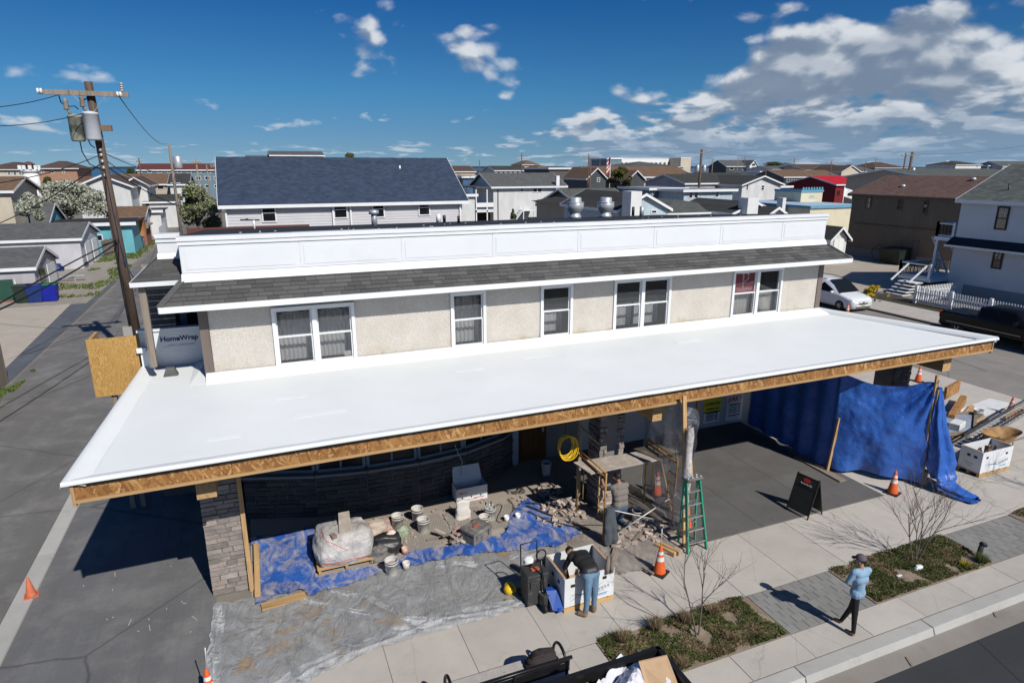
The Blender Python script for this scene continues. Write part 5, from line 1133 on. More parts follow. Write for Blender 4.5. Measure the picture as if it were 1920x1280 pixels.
for k in (0, .11):
    q = MB()
    q.tube([(6.24 + k, 10.04, .72), (6.25 + k, 10.04, .85), (6.28 + k, 10.07, .97), (6.31 + k, 10.11, 1.06)], [.045, .05, .05, .03], 9); q.build('glove', mat('glove_suede', (.24, .19, .16), .9, .2, 6, 30, .2), t)
    for f in range(4): MB().tube([(6.25 + k + f * .025, 10.10, .98), (6.27 + k + f * .025, 10.14, 1.08)], [.014, .010], 6).build('finger', bpy.data.materials['glove_suede'], t)
# ------------------------------------------------------------------- the hanging blue tarp
q = MB()
def zt(x): return 3.5
A0, A1, A2 = Vector((15.95, 16.6, 0)), Vector((15.68, 12.85, 0)), Vector((17.36, 11.06, 0))
def tw(u, v):
    if u < .5: p = A0.lerp(A1, u * 2); ztop = 3.5 - .35 * max(0, (u - .3) / .2) ** 2; zbot = .06
    else:
        f = (u - .5) * 2; p = A1.lerp(A2, f); ztop = 3.15 - .28 * math.sin(f * pi) + .12 * f; zbot = .14 - .04 * math.sin(f * 9)
    d_ = (A1 - A0) if u < .5 else (A2 - A1); nv = Vector((d_[1], -d_[0], 0)).normalized(); z = zbot + (ztop - zbot) * v
    f = max(0, (u - .5) * 2); ang_ = math.atan2(1 - v + .05, 1.05 - f) if u > .5 else v * 3
    fold = .085 * math.sin(ang_ * 17) * (v ** 1.5) * f if u > .5 else .05 * math.sin(u * 60)
    belly = .16 * math.sin(f * pi) * math.sin(v * pi); bottom = .10 * (1 - v) ** 4 * math.sin(f * 13)
    p = p + nv * (fold + belly + bottom + .045 * n3(u * 9, v * 5, 3) + .02 * n3(u * 30, v * 16, 9)); return (p[0], p[1], z + .03 * n3(u * 8, v * 2))
q.grid(130, 46, tw); t = q.build('hanging_tarp', M_tarp); tag(t, 'large blue tarp hung as a wall under the right end of the canopy', 'tarp')
q = MB()
ctr = [(17.42, 11.05, 3.05), (17.46, 11.02, 2.6), (17.60, 11.0, 2.0), (17.75, 10.95, 1.4), (17.85, 10.9, .9), (17.80, 10.8, .5), (17.75, 10.6, .22), (17.76, 10.35, .13), (17.82, 10.05, .10), (17.85, 9.8, .08)]
wid = [.06, .13, .22, .34, .40, .42, .36, .28, .26, .20]
def tail(u, v):
    k = v * 9; i = min(8, int(k)); f = k - i; c = Vector(ctr[i]).lerp(Vector(ctr[i + 1]), f); w = wid[i] * (1 - f) + wid[i + 1] * f; a = u * 2 * pi
    rr_ = 1 + .38 * math.sin(a * 5 + v * 3) * .5 + .30 * n3(math.cos(a) * 2, math.sin(a) * 2, v * 6) + .16 * n3(math.cos(a) * 6, math.sin(a) * 6, v * 18)
    flat = .55 if v < .62 else 1.0; dx_, dy_ = w * rr_ * math.cos(a), w * rr_ * math.sin(a) * (flat if v < .62 else .5)
    if v < .62: return (c[0] + dx_, c[1] + dy_, c[2])
    return (c[0] + dx_, c[1] + dy_ * .3, max(.02, c[2] + w * .45 * rr_ * math.sin(a)))
q.grid(60, 90, tail); tag(q.build('tarp_tail', M_tarp), 'bunched end of blue tarp hanging from the corner post and trailing on the pavement', 'tarp')
# boards under the tarp and kerb
t = tag(MB().bar((15.55, 13.9, .03), (15.5, 12.1, .03), .25, .04).build('wooden_board', M_oldwood), 'grey board lying on the apron at the foot of the tarp', 'board')
# ------------------------------------------------------------------- A-frame sign
t = thing('sandwich_board', 'black chalkboard sandwich sign with red emblem standing on the dark apron', 'sign', (13.0, 11.2, 0))
a0, a1 = Vector((12.82, 11.50, 0)), Vector((12.87, 10.92, 0)); d_ = Vector((12.80 - 12.87, 11.52 - 10.92, 0)).normalized(); nn = Vector((1, 0.12, 0)).normalized()
e0, e1 = Vector((12.74, 11.52, 0)), Vector((12.85, 10.90, 0)); tp0, tp1 = Vector((13.06, 11.56, 1.06)), Vector((13.17, 10.95, 1.06))
r0, r1 = Vector((13.35, 11.60, 0)), Vector((13.45, 10.98, 0))
def framed(b0, b1, t0, t1, nm):
    for a, b in ((b0, t0), (b1, t1)): MB().bar(a, b, .028).build('frame_leg', M_black, t)
    l = lambda f: (b0.lerp(t0, f), b1.lerp(t1, f))
    a, b = l(.10); c, d = l(.96); off = (b - a).cross(c - a).normalized() * .008
    MB().hexa([a - off, b - off, b + off, a + off, c - off, d - off, d + off, c + off]).build(nm, mat('chalkboard', (.018, .022, .021), .55, .25, 3, 0, 0), t)
    for f in (.10, .70, .96): a, b = l(f); MB().bar(a, b, .026).build('frame_rail', M_black, t)
framed(e0, e1, tp0, tp1, 'panel'); framed(r0, r1, tp0, tp1, 'rear_panel')
yd_ = (tp0 - e0).normalized(); xd_ = (e1 - e0).normalized(); nrm_ = xd_.cross(yd_); mid = (e0.lerp(tp0, .83) + e1.lerp(tp1, .83)) / 2 + nrm_ * .014
q = MB(); q.tube([(-.16 + .32 * k / 40, .022 * math.sin(k * 1.1) * (1.6 if k in (2, 3, 22, 23, 36) else 1), .002) for k in range(41)], .005, 4); tf = plane_tf(mid - yd_ * .05, xd_, yd_); q.v = [tuple(tf @ Vector(p)) for p in q.v]; q.build('script_line', mat('cream_lettering', (.6, .55, .48), .6, .05, 3, 0, 0), t)
q = MB(); q.lathe([(0.001, 0), (.11, 0)], (0, 0, 0), 14, cap=False); q.v = [tuple(plane_tf(mid + yd_ * .06, xd_, yd_) @ Vector((a, b * .55, 0))) for a, b, c in q.v]; q.build('emblem', M_red, t)
# ------------------------------------------------------------------- lumber, ladder, wheelbarrow at the right
def board(label, a, b, w, h, m, cat='timber', nm='timber_beam', z=.05, grp=None): return tag(MB().bar((*a, z), (*b, z), w, h).build(nm, m), label, cat, grp)
t = tag(MB().bar((22.9, 13.95, .16), (25.4, 15.15, .16), .22, .30).build('timber_beam', M_osb), 'long OSB boxed beam lying behind the white bucket', 'timber')
t = tag(MB().bar((24.8, 15.5, .36), (26.2, 15.9, .36), .10, .5).build('timber_beam', M_osb), 'short OSB offcut standing behind the boxed beam', 'timber')
t = thing('lumber_stack', 'stack of pale boards and a wood framed panel left of the lying ladder', 'timber', (22.3, 13.3, 0))
for k in range(5): MB().bar((21.0 + .25 * k, 12.6 + .18 * k, .05 + .01 * k), (24.4 + .2 * k, 13.6 + .26 * k, .05 + .01 * k), .14, .05).build('board', M_lumber, t)
for a, b in (((21.2, 13.0), (22.9, 14.4)), ((22.9, 14.4), (24.2, 13.9)), ((24.2, 13.9), (22.4, 12.8)), ((22.4, 12.8), (21.2, 13.0))): MB().bar((*a, .2), (*b, .2), .09, .09).build('frame', M_oldwood, t)
MB().hexa([(21.3, 13.05, .17), (22.4, 12.9, .17), (24.0, 13.9, .17), (22.9, 14.3, .17), (21.3, 13.05, .185), (22.4, 12.9, .185), (24.0, 13.9, .185), (22.9, 14.3, .185)]).build('panel', mat('grey_blue_panel', (.30, .34, .40), .5, .15, 3, 0, 0), t)
tag(MB().box(21.9, 22.5, 13.1, 13.45, .20, .42, .3).build('white_tub', M_whiteplastic, bevel=.02), 'small white tub on the framed panel', 'tub')
board('long pale board leaning towards the orange cone at the far right', (25.0, 13.4), (27.3, 13.7), .16, .05, M_lumber, z=.12)
tag(MB().hexa([(24.0, 13.7, .03), (27.0, 14.3, .03), (26.8, 15.0, .03), (24.2, 14.6, .03), (24.0, 13.7, .05), (27.0, 14.3, .05), (26.8, 15.0, .05), (24.2, 14.6, .05)]).build('foam_board', M_whiteplastic), 'white foam board lying under the bucket and boards', 'board')
t = thing('extension_ladder', 'aluminium extension ladder lying across the lumber at the right edge', 'ladder', (22.6, 12.4, .3))
La, Lb = Vector((20.45, 12.0, .30)), Vector((26.5, 13.35, .42)); ld_ = (Lb - La).normalized(); ls = Vector((-ld_[1], ld_[0], 0))
for s_ in (-.22, .22): MB().bar(La + ls * s_, Lb + ls * s_, .03, .08).build('rail', M_alu, t)
for s_ in (-.18, .26): MB().bar(La + ls * s_ + ld_ * .9 + Vector((0, 0, .09)), Lb + ls * s_ + Vector((0, 0, .09)), .03, .07).build('rail', M_toolgrey, t)
for k in range(20): p = La + ld_ * (.15 + k * .305); MB().tube([p - ls * .22, p + ls * .22], .018, 6).build('rung', M_alu, t)
t = thing('wheelbarrow', 'rusty brown wheelbarrow behind the right white box, partly out of frame', 'wheelbarrow', (21.9, 11.8, 0))
q = MB(); k0 = Vector((21.95, 11.75, 0))
def tray(u, v):
    a = u * 2 * pi; rx = .42 + .30 * v; ry = .22 + .16 * v; return (k0[0] + rx * math.copysign(abs(math.cos(a)) ** .75, math.cos(a)) + .06 * v, k0[1] + ry * math.copysign(abs(math.sin(a)) ** .75, math.sin(a)), .34 + .34 * v)
q.grid(28, 5, tray); q.poly([tray(i / 28, 0) for i in range(28)]); q.build('tray', mat('rusty_yellow', (.36, .21, .08), .7, .3, 4, 20, .2, c2=(.20, .10, .06), c2at=(.45, .6), c2scale=3), t)
MB().lathe([(.17, -.04), (.19, 0), (.17, .04)], (21.25, 11.75, .19), 16, tf=Matrix.Rotation(pi / 2, 4, 'X')).build('wheel', M_blackrub, t)
for s_ in (-.22, .22): MB().bar((21.25, 11.75 + s_ * .3, .2), (23.0, 11.75 + s_ * 1.3, .5), .04).build('handle', M_oldwood, t); MB().tube([(22.3, 11.75 + s_, .36), (22.35, 11.75 + s_, 0), (22.15, 11.75 + s_, 0), (22.0, 11.75 + s_, .33)], .015, 6).build('leg', M_black, t)
# ------------------------------------------------------------------- black bench with a bag
t = thing('park_bench', 'black metal bench with grey slats at the bottom edge of the picture', 'bench', (3.3, 8.5, 0))
for k in range(3): MB().box(2.25, 4.42, 8.30 + k * .15, 8.43 + k * .15, .43, .455).build('slat', mat('bleached_slat', (.42, .39, .36), .85, .22, 5, 40, .2), t)
MB().tube([(2.2, 8.12, .80), (4.42, 8.12, .80)], .032, 8).build('back_rail', M_black, t); MB().tube([(2.2, 8.16, .70), (4.40, 8.16, .70)], .014, 6).build('back_rail', M_black, t)
for k in range(2): MB().box(2.25, 4.40, 8.155, 8.175, .50 + k * .09, .57 + k * .09).build('back_slat', M_black, t)
for xx in (2.3, 3.35, 4.36):
    MB().tube([(xx, 8.74, 0), (xx, 8.72, .43), (xx, 8.3, .42), (xx, 8.16, .5), (xx, 8.12, .80)], .025, 7).build('frame', M_black, t); MB().tube([(xx, 8.2, .45), (xx, 8.16, 0)], .025, 7).build('leg', M_black, t)
for xx in (2.3, 4.36): MB().tube([(xx, 8.45 + .28 * math.cos(a), .45 + .34 * math.sin(a)) for a in [pi * k / 12 for k in range(13)]], .028, 7).build('arm_loop', M_black, t)
sack('backpack', 'dark backpack lying on the right end of the bench', (4.02, 8.52, .46), mat('dark_brown_canvas', (.035, .027, .027), .85, .3, 5, 30, .2), .55, .4, .24, 31, 'bag', .35)
# ------------------------------------------------------------------- trailer of debris
t = thing('dump_trailer', 'black steel trailer full of building waste at the bottom edge', 'trailer', (3.2, 5.8, -.15)); Z1 = 1.85
x0, x1, y0, y1 = .6, 5.16, 4.6, 6.72
for a in ((x0, x1, y1 - .05, y1), (x0, x1, y0, y0 + .05), (x0, x0 + .05, y0 + .05, y1 - .05), (x1 - .05, x1, y0 + .05, y1 - .05)): MB().box(*a, .55, Z1).build('side', M_black, t)
MB().box(x0 + .05, x1 - .05, y0 + .05, y1 - .05, .5, .6).build('floor', M_black, t)
for a, b in (((x0, y1 - .02), (x1, y1 - .02)), ((x1 - .02, y1), (x1 - .02, y0)), ((x0, y0), (x1, y0))): MB().bar((*a, Z1 + .02), (*b, Z1 + .02), .08, .07).build('rim', M_black, t)
for k in range(4): MB().box(x0 + .5 + k * 1.2, x0 + .58 + k * 1.2, y1, y1 + .05, .55, Z1 - .03).build('rib', M_black, t)
for xx in (2.3, 3.2):
    for yy in (4.75, 6.55): MB().lathe([(.20, -.12), (.36, -.11), (.36, .11), (.20, .12)], (xx, yy, .21), 20, tf=Matrix.Rotation(pi / 2, 4, 'X')).build('wheel', M_blackrub, t)
tr_ = t
def paper(label, c, w, d_, h, m, seed, rz=0.0):
    q = MB(); cs, sn = math.cos(rz), math.sin(rz)
    def f(u, v):
        x, y = (u - .5) * w, (v - .5) * d_; z = h * (.5 + .6 * n3(u * 3, v * 3, seed)) + .09 * abs(n3(u * 8, v * 8, seed + 2)); return (c[0] + x * cs - y * sn, c[1] + x * sn + y * cs, c[2] + z)
    q.grid(22, 22, f, False); return tag(q.build('crumpled_sheet', m), label, 'paper')
M_sheetw = mat('crumpled_white_sheet', (.66, .66, .70), .7, .1, 3, 0, 0)
paper('crumpled white sheet heaped in the trailer next to the brown cardboard', (4.35, 6.25, 1.62), 1.0, .8, .42, M_sheetw, 1, .5); paper('second fold of white sheet lower in the trailer', (4.0, 5.95, 1.6), .7, .7, .3, M_sheetw, 5, 1.0)
paper('ball of shiny clear film in the trailer', (3.35, 6.15, 1.72), .34, .34, .2, M_galv, 9)
tag(MB().hexa([(4.62, 6.10, 1.62), (5.05, 5.85, 1.62), (5.06, 5.87, 1.62), (4.63, 6.12, 1.62), (4.62, 6.45, 2.02), (5.08, 6.40, 2.02), (5.09, 6.42, 2.02), (4.63, 6.47, 2.02)]).build('cardboard_sheet', M_card), 'flat brown cardboard sheet standing in the trailer corner', 'cardboard')
tag(MB().hexa([(4.55, 5.55, 1.72), (5.02, 5.62, 1.66), (4.95, 6.1, 1.80), (4.6, 6.0, 1.84), (4.55, 5.55, 1.76), (5.02, 5.62, 1.70), (4.95, 6.1, 1.84), (4.6, 6.0, 1.88)]).build('white_board', M_whitecard), 'flat white board in the right end of the trailer', 'board')
rr = random.Random(12)
for k in range(9):
    a = Vector((rr.uniform(3.0, 4.7), rr.uniform(5.9, 6.45), rr.uniform(1.72, 1.86))); an = rr.uniform(-.6, 1.9)
    tag(MB().bar(a, a + Vector((math.cos(an) * .5, math.sin(an) * .35, rr.uniform(-.05, .12))), .09, .04).build('wood_offcut', rr.choice((M_lumber, M_lumber_y))), 'short pale wood offcut thrown in the trailer', 'offcut', 'wood offcuts in the trailer')
for k, (x, y) in enumerate(((4.25, 5.9), (3.4, 5.85))): sack('orange_scrap', 'scrap of orange netting in the trailer, ' + ('under the white sheet' if k == 0 else 'beside the ball of film'), (x, y, 1.7), mat('orange_net', (.75, .17, .03), .6, .2, 5, 0, 0), .35, .25, .2, 40 + k, 'netting', .7)
tag(MB().box(x0 + .06, x1 - .06, y0 + .06, y1 - .06, .61, 1.6).build('waste_fill', mat('dark_waste', (.04, .036, .032), .95, .6, 5, 20, .5), tr_), kind='stuff')
# ------------------------------------------------------------------- bare trees, grasses, ground cover
M_bark = mat('grey_bark', (.13, .105, .09), .9, .25, 8, 40, .3)
def bare_tree(label, base, h, seed, stems=3, spread=.5, name='bare_tree', rad=.028, lean=(0, 0), twig=M_bark, levels=4):
    t = thing(name, label, 'tree', base); rr = random.Random(seed); trunk = MB(); tw_ = MB()
    def grow(p, d, L, r, lv, mb):
        pts = [p]; q = Vector(p); dd = Vector(d)
        for k in range(4):
            dd = (dd + Vector((rr.uniform(-1, 1), rr.uniform(-1, 1), rr.uniform(-.2, .5))) * .11).normalized(); q = q + dd * L / 4; pts.append(q.copy())
        mb.tube(pts, [r, r * .85, r * .72, r * .6, r * .5], 6 if lv < 2 else 4, cap=False)
        if lv >= levels: return
        for k in range(rr.choice((2, 3, 4)) if levels == 4 else rr.choice((3, 4, 4))):
            f = rr.choice((2, 3, 4)); a = rr.random() * 6.28; nd = (dd + Vector((math.cos(a), math.sin(a), rr.uniform(-.15, .45))) * rr.uniform(.35, .75)).normalized()
            grow(pts[f], nd, L * rr.uniform(.55, .8), r * .52, lv + 1, tw_)
    for s_ in range(stems):
        a = s_ * 2 * pi / stems + rr.random(); d = Vector((math.cos(a) * spread * .35 + lean[0], math.sin(a) * spread * .35 + lean[1], 1)).normalized()
        grow(Vector(base) + Vector((math.cos(a) * .04, math.sin(a) * .04, 0)), d, h * (.42 if levels == 4 else .50), rad, 0, trunk)
    trunk.build('trunk', M_bark, t); tag(tw_.build('branches', twig, t), kind='stuff'); return t
bare_tree('leafless multi stemmed sapling in the planting bed nearest the trailer', (7.42, 8.45, 0), 2.5, 5, 2, .5, rad=.02, levels=3)
bare_tree('leafless multi stemmed sapling in the bed behind the woman', (13.75, 8.55, 0), 2.4, 9, 4, .6, rad=.017, levels=3)
bare_tree('leafless sapling just beyond the right edge, its shadow on the pavement', (20.6, 8.5, 0), 2.4, 14, 4, .6, rad=.02, levels=3)
M_grass = leaf_mat('bed_greenery', (.075, .105, .03), (.16, .19, .065)); M_straw = leaf_mat('dry_stalks', (.21, .15, .085), (.38, .29, .18))
def ground_cover(b, x0, x1, nleaf, seed, straw=.35):
    rr = random.Random(seed); q = MB()
    for k in range(nleaf):
        x, y = rr.uniform(x0, x1), rr.uniform(7.84, 9.08); dn = n3(x * 1.8, y * 1.8, seed) + .25 * n3(x * 5, y * 5, seed)
        if dn < -.24 + rr.uniform(-.1, .22): continue
        if x < x0 + .05 or x > x1 - .05: continue
        dry = n3(x * 2.3, y * 2.3, seed + 20) > .12 and rr.random() < .8 or rr.random() < .2; q.cm = 1 if dry else 0
        L = rr.uniform(.02, .065) * (1 + max(0, dn)); a = rr.random() * 6.3; w = rr.uniform(.003, .010); tlt = rr.uniform(.3, 1.3)
        bx, by = math.cos(a), math.sin(a); tip = (x + bx * L * tlt, y + by * L * tlt, .01 + L * rr.uniform(.35, 1.0))
        md = (x + bx * L * tlt * .5, y + by * L * tlt * .5, .015 + L * .62)
        q.poly([(x - by * w * .4, y + bx * w * .4, .008), (x + by * w * .4, y - bx * w * .4, .008), (md[0] + by * w, md[1] - bx * w, md[2]), tip, (md[0] - by * w, md[1] + bx * w, md[2])])
    o = q.build('ground_cover', [M_grass, M_straw]); tag(o, kind='stuff'); o['label'] = 'low green weeds and dry stalks growing in the planting bed'
ground_cover(bed1, 5.47, 9.15, 52000, 1); ground_cover(bed2, 11.6, 15.45, 44000, 5); ground_cover(bed3, 18.1, 21.6, 26000, 9)
def clump(label, x, y, h, seed, r=.16, m=M_straw):
    rr = random.Random(seed); q = MB()
    for k in range(420):
        a = rr.random() * 6.3; rd_ = r * rr.random() ** .5; sp = rr.uniform(.2, 1.1) * rd_ / r; L = h * rr.uniform(.55, 1.0); w = .006
        p0 = Vector((x + rd_ * .45 * math.cos(a), y + rd_ * .45 * math.sin(a), 0)); p2 = p0 + Vector((math.cos(a) * sp * L * .7, math.sin(a) * sp * L * .7, L)); b = rr.random() * 6.3
        q.poly([p0 + Vector((w * math.cos(b), w * math.sin(b), 0)), p0 - Vector((w * math.cos(b), w * math.sin(b), 0)), p2])
    return tag(q.build('grass_clump', m), label, 'grass clump', 'dry ornamental grass clumps')
for px, py, hh, lb in ((1167, 1203, .32, 'dry brown grass clump at the left end of the near bed'), (1228, 1180, .38, 'largest dry grass clump, second from the left in the near bed'), (1282, 1166, .32, 'dry grass clump left of the near sapling'), (1336, 1152, .30, 'dry grass clump right of the near sapling'), (1278, 1248, .24, 'low dry grass clump beside the trailer corner'), (1367, 1198, .18, 'small dry tuft in the middle of the near bed')):
    p = G(px, py); clump(lb, p[0], min(8.98, p[1]), hh, px)
p = G(1855, 1062); clump('green leafy tuft beside the small black bollard', p[0], 7.95, .26, 77, .2, M_grass)
p = G(1805, 1060); clump('yellow flowering tuft in the bed behind the woman', p[0], 7.98, .16, 78, .14, leaf_mat('yellow_petals', (.30, .26, .03), (.55, .45, .05)))
t = thing('path_light', 'small black path light leaning at the end of the bed behind the woman', 'garden light', (15.36, 8.12, 0))
MB().tube([(15.34, 8.12, 0), (15.40, 8.12, .30)], .055, 10).build('post', M_blackrub, t); MB().lathe([(.03, 0), (.085, .02), (.085, .07), (.05, .10)], (15.43, 8.12, .27), 12, tf=Matrix.Rotation(.5, 4, 'Y')).build('head', M_blackrub, t)
sack('plastic_bag', 'crumpled white plastic bag lying in the bed behind the woman', (*G(1720, 1068)[:2], 0), M_whiteplastic, .24, .16, .12, 51, 'litter', .6)
sack('plastic_bag', 'small pale plastic scrap near the left side of the bed behind the woman', (*G(1685, 1082)[:2], 0), M_whiteplastic, .14, .1, .07, 52, 'litter', .6)
for px, py, lb in ((1705, 1240, 'wood splinter'), (1520, 1270, 'white litter'), (1860, 1142, 'dark leaves'), (1865, 1150, 'dark leaf')):
    p = G(px, py, -.14); tag(MB().box(p[0] - .12, p[0] + .12, p[1] - .02, p[1] + .02, -.142, -.125, random.random() * 3).build('gutter_litter', M_oldwood if 'wh' not in lb else M_whiteplastic), lb + ' in the gutter', 'litter')
rr = random.Random(44); q = MB()
for k in range(18):
    px, py = rr.choice(((350, 1120), (240, 1190), (300, 1180), (360, 1160), (200, 1100))); p = G(px + rr.uniform(-60, 50), py + rr.uniform(-60, 60))
    if p[0] < -5 or p[0] > -1.6: continue
    L = rr.choice((.015, .02, .03, .09)); q.box(p[0] - L, p[0] + L, p[1] - .007, p[1] + .007, .003, .012, rr.random() * 3)
o = q.build('wood_splinters', mat('pale_splinters', (.50, .42, .32), .9, .1, 4, 0, 0)); o['kind'] = 'stuff'; o['label'] = 'pale splinters and chips scattered on the slate drive'
# =================================================================== PEOPLE: one continuous body each
def body_mesh(segs, mats, voxel=.012, name='body'):
    """tapered limb segments fused into one skin; each face takes the material of the nearest segment"""
    q = MB()
    for a, b, ra, rb, mi in segs:
        a, b = Vector(a), Vector(b); L = (b - a).length; k = max(1, int(L / (min(ra, rb) * .3)))
        for i in range(k + 1):
            f = i / k; c = a.lerp(b, f); r = ra + (rb - ra) * f
            q.lathe([(max(.0005, r * math.sin(pi * j / 6)), -r * math.cos(pi * j / 6)) for j in range(7)], c, 10, cap=False)
    me = q.mesh('tmp', mats); o = bpy.data.objects.new('tmp', me); COL.objects.link(o)
    m = o.modifiers.new('r', 'REMESH'); m.mode = 'VOXEL'; m.voxel_size = voxel; m.use_smooth_shade = True
    s_ = o.modifiers.new('s', 'SMOOTH'); s_.factor = .5; s_.iterations = 8
    dg = bpy.context.evaluated_depsgraph_get(); nm = bpy.data.meshes.new_from_object(o.evaluated_get(dg)); bpy.data.objects.remove(o)
    nm.name = name; nm.materials.clear()
    for x in mats: nm.materials.append(x)
    S_ = [(Vector(a), Vector(b), ra, rb, mi) for a, b, ra, rb, mi in segs]
    for p in nm.polygons:
        c = p.center; best = 9e9; bm_ = 0
        for a, b, ra, rb, mi in S_:
            d = b - a; l2 = d.length_squared; f = 0 if l2 < 1e-9 else max(0, min(1, (c - a).dot(d) / l2)); dist = (c - a - d * f).length - (ra + (rb - ra) * f)
            if dist < best: best = dist; bm_ = mi
        p.material_index = bm_; p.use_smooth = True
    return nm
M_skin = mat('skin', (.42, .24, .16), .55, .1, 6, 0, 0); M_skin2 = mat('tanned_skin', (.30, .165, .105), .55, .1, 6, 0, 0)
M_hair = mat('dark_hair', (.012, .010, .009), .6, .3, 20, 60, .4); M_jeans = mat('faded_jeans', (.135, .23, .335), .9, .28, 5, 17, .9); M_darkjeans = mat('dark_jeans', (.055, .095, .155), .9, .3, 4, 17, .8, c2=(.10, .14, .19), c2at=(.5, .7), c2scale=5)
M_greyshirt = mat('dusty_grey_shirt', (.20, .175, .155), .95, .16, 5, 12, .4); M_blackshirt = mat('black_shirt', (.013, .013, .014), .9, .25, 5, 12, .45)
M_boot = mat('tan_boots', (.23, .15, .095), .8, .2, 6, 30, .2); M_denim = mat('pale_denim_shirt', (.25, .39, .53), .9, .14, 5, 11, .35); M_leggings = mat('black_leggings', (.011, .011, .012), .8, .2, 5, 15, .5)
M_cap = mat('mauve_grey_cap', (.12, .095, .105), .85, .15, 6, 0, 0); M_belt = mat('belt_leather', (.03, .03, .035), .5, .1, 4, 0, 0); M_sole = mat('pale_boot_sole', (.42, .33, .25), .9, .15, 6, 30, .2)
def hand(segs, wrist, dirv, palmn, mi, s=1.0, curl=.5):
    """palm, four unequal fingers bent at the knuckle, thumb from the side of the palm"""
    w, d = Vector(wrist), Vector(dirv).normalized(); n_ = Vector(palmn); n_ = (n_ - d * n_.dot(d)).normalized(); sd_ = d.cross(n_)
    kn = w + d * .085 * s; segs.append((w, w + d * .045 * s, .026 * s, .030 * s, mi))
    for i, L in enumerate((.072, .080, .075, .058)):
        o = sd_ * (.030 - .020 * i) * s; b0 = w + d * .03 * s + o * .6; b1 = kn + o; b2 = b1 + (d * math.cos(curl) + n_ * math.sin(curl)) * L * .55 * s; b3 = b2 + (d * math.cos(curl * 2) + n_ * math.sin(curl * 2)) * L * .45 * s
        segs += [(b0, b1, .014 * s, .0125 * s, mi), (b1, b2, .0115 * s, .0105 * s, mi), (b2, b3, .0105 * s, .009 * s, mi)]
    t0 = w + d * .025 * s + sd_ * .024 * s; t1 = t0 + (d * .6 + sd_ * .8) * .04 * s; t2 = t1 + (d * .85 + n_ * .4 + sd_ * .2) * .035 * s
    segs += [(t0, t1, .015 * s, .0125 * s, mi), (t1, t2, .0125 * s, .010 * s, mi)]
def head(segs, c, up_, face, mi, s=1.0):
    c, u, f = Vector(c), Vector(up_).normalized(), Vector(face); f = (f - u * f.dot(u)).normalized(); sd_ = f.cross(u)
    segs += [(c + u * .045 * s - f * .012 * s, c + u * .02 * s + f * .012 * s, .087 * s, .082 * s, mi), (c - u * .02 * s + f * .015 * s, c - u * .075 * s + f * .045 * s, .072 * s, .042 * s, mi),
             (c + f * .085 * s, c - u * .032 * s + f * .104 * s, .010 * s, .014 * s, mi)]
    for k in (-1, 1): segs.append((c + sd_ * k * .080 * s, c + sd_ * k * .084 * s - u * .03 * s, .018 * s, .012 * s, mi))
    return sd_
def face_parts(t, c, up_, face, s=1.0):
    c, u, f = Vector(c), Vector(up_).normalized(), Vector(face); f = (f - u * f.dot(u)).normalized(); sd_ = f.cross(u)
    for k in (-1, 1):
        MB().lathe([(.0005, -.011), (.009, -.006), (.011, 0), (.009, .006), (.0005, .011)], c + f * .083 * s + sd_ * k * .033 * s + u * .006, 8).build('eye', M_dark, t)
    MB().bar(c + f * .086 * s - u * .058 * s - sd_ * .022, c + f * .086 * s - u * .058 * s + sd_ * .022, .010, .008).build('mouth', mat('lips', (.30, .12, .09), .5, .1, 5, 0, 0), t)
def hair_cap(t, c, up_, face, m, name='hair', s=1.0, low=-.4, back=True):
    c, u, f = Vector(c), Vector(up_).normalized(), Vector(face); f = (f - u * f.dot(u)).normalized(); sd_ = f.cross(u); q = MB()
    def fn(a, v):
        th = a * 2 * pi; fr = math.cos(th); lim = 1.15 + (.75 if back else .2) * max(0, -fr) + .28 * abs(math.sin(th)) - .12 * max(0, fr); ph = v * lim; r = .100 * s * (1 + .03 * n3(math.cos(th) * 5, math.sin(th) * 5, v * 6))
        return tuple(c + u * .035 * s + u * math.cos(ph) * r + (f * math.cos(th) * 1.02 + sd_ * math.sin(th) * .92) * math.sin(ph) * r - f * .006)
    q.grid(24, 10, fn); q.build(name, m, t)
def person(label, loc, segs, mats, voxel=.012):
    t = thing('person', label, 'person', loc); o = bpy.data.objects.new('body', body_mesh(segs, mats, voxel)); COL.objects.link(o); o.parent = t; o.matrix_parent_inverse = Matrix.Translation(-Vector(loc)); return t
# ---- woman with folded arms on the kerb strip, weight on the front foot, seen from behind
wx, wy = 10.30, 7.36; sg = []; V = lambda x, y, z: (wx + x, wy + y, z)
sg += [(V(.0, -.05, .075), V(.02, .0, .46), .042, .060, 1), (V(.02, .0, .46), V(.035, .06, .88), .064, .088, 1),                # standing leg
       (V(.08, .30, .085), V(.115, .16, .47), .042, .060, 1), (V(.115, .16, .47), V(.14, .08, .88), .064, .086, 1),
       (V(.04, .06, .90), V(.14, .07, .90), .105, .105, 1)]
sg += [(V(-.015, -.055, .045), V(-.03, .085, .035), .040, .034, 3), (V(.075, .30, .05), V(.03, .42, .035), .038, .032, 3)]
sg += [(V(.045, .06, .90), V(.13, .065, .90), .125, .125, 0), (V(.09, .065, .95), V(.085, .06, 1.18), .125, .115, 0), (V(.03, .06, 1.22), V(.14, .05, 1.22), .12, .12, 0),
       (V(-.065, .07, 1.40), V(.235, .03, 1.39), .066, .066, 0), (V(.02, .06, 1.34), V(.15, .045, 1.34), .10, .10, 0),
       (V(-.085, .08, 1.39), V(-.135, .14, 1.14), .062, .054, 0), (V(-.135, .14, 1.14), V(.03, .22, 1.15), .052, .044, 0),
       (V(.255, .03, 1.38), V(.265, .12, 1.13), .062, .054, 0), (V(.265, .12, 1.13), V(.06, .215, 1.19), .052, .044, 0)]
sg += [(V(.08, .055, 1.42), V(.07, .075, 1.52), .052, .048, 2)]
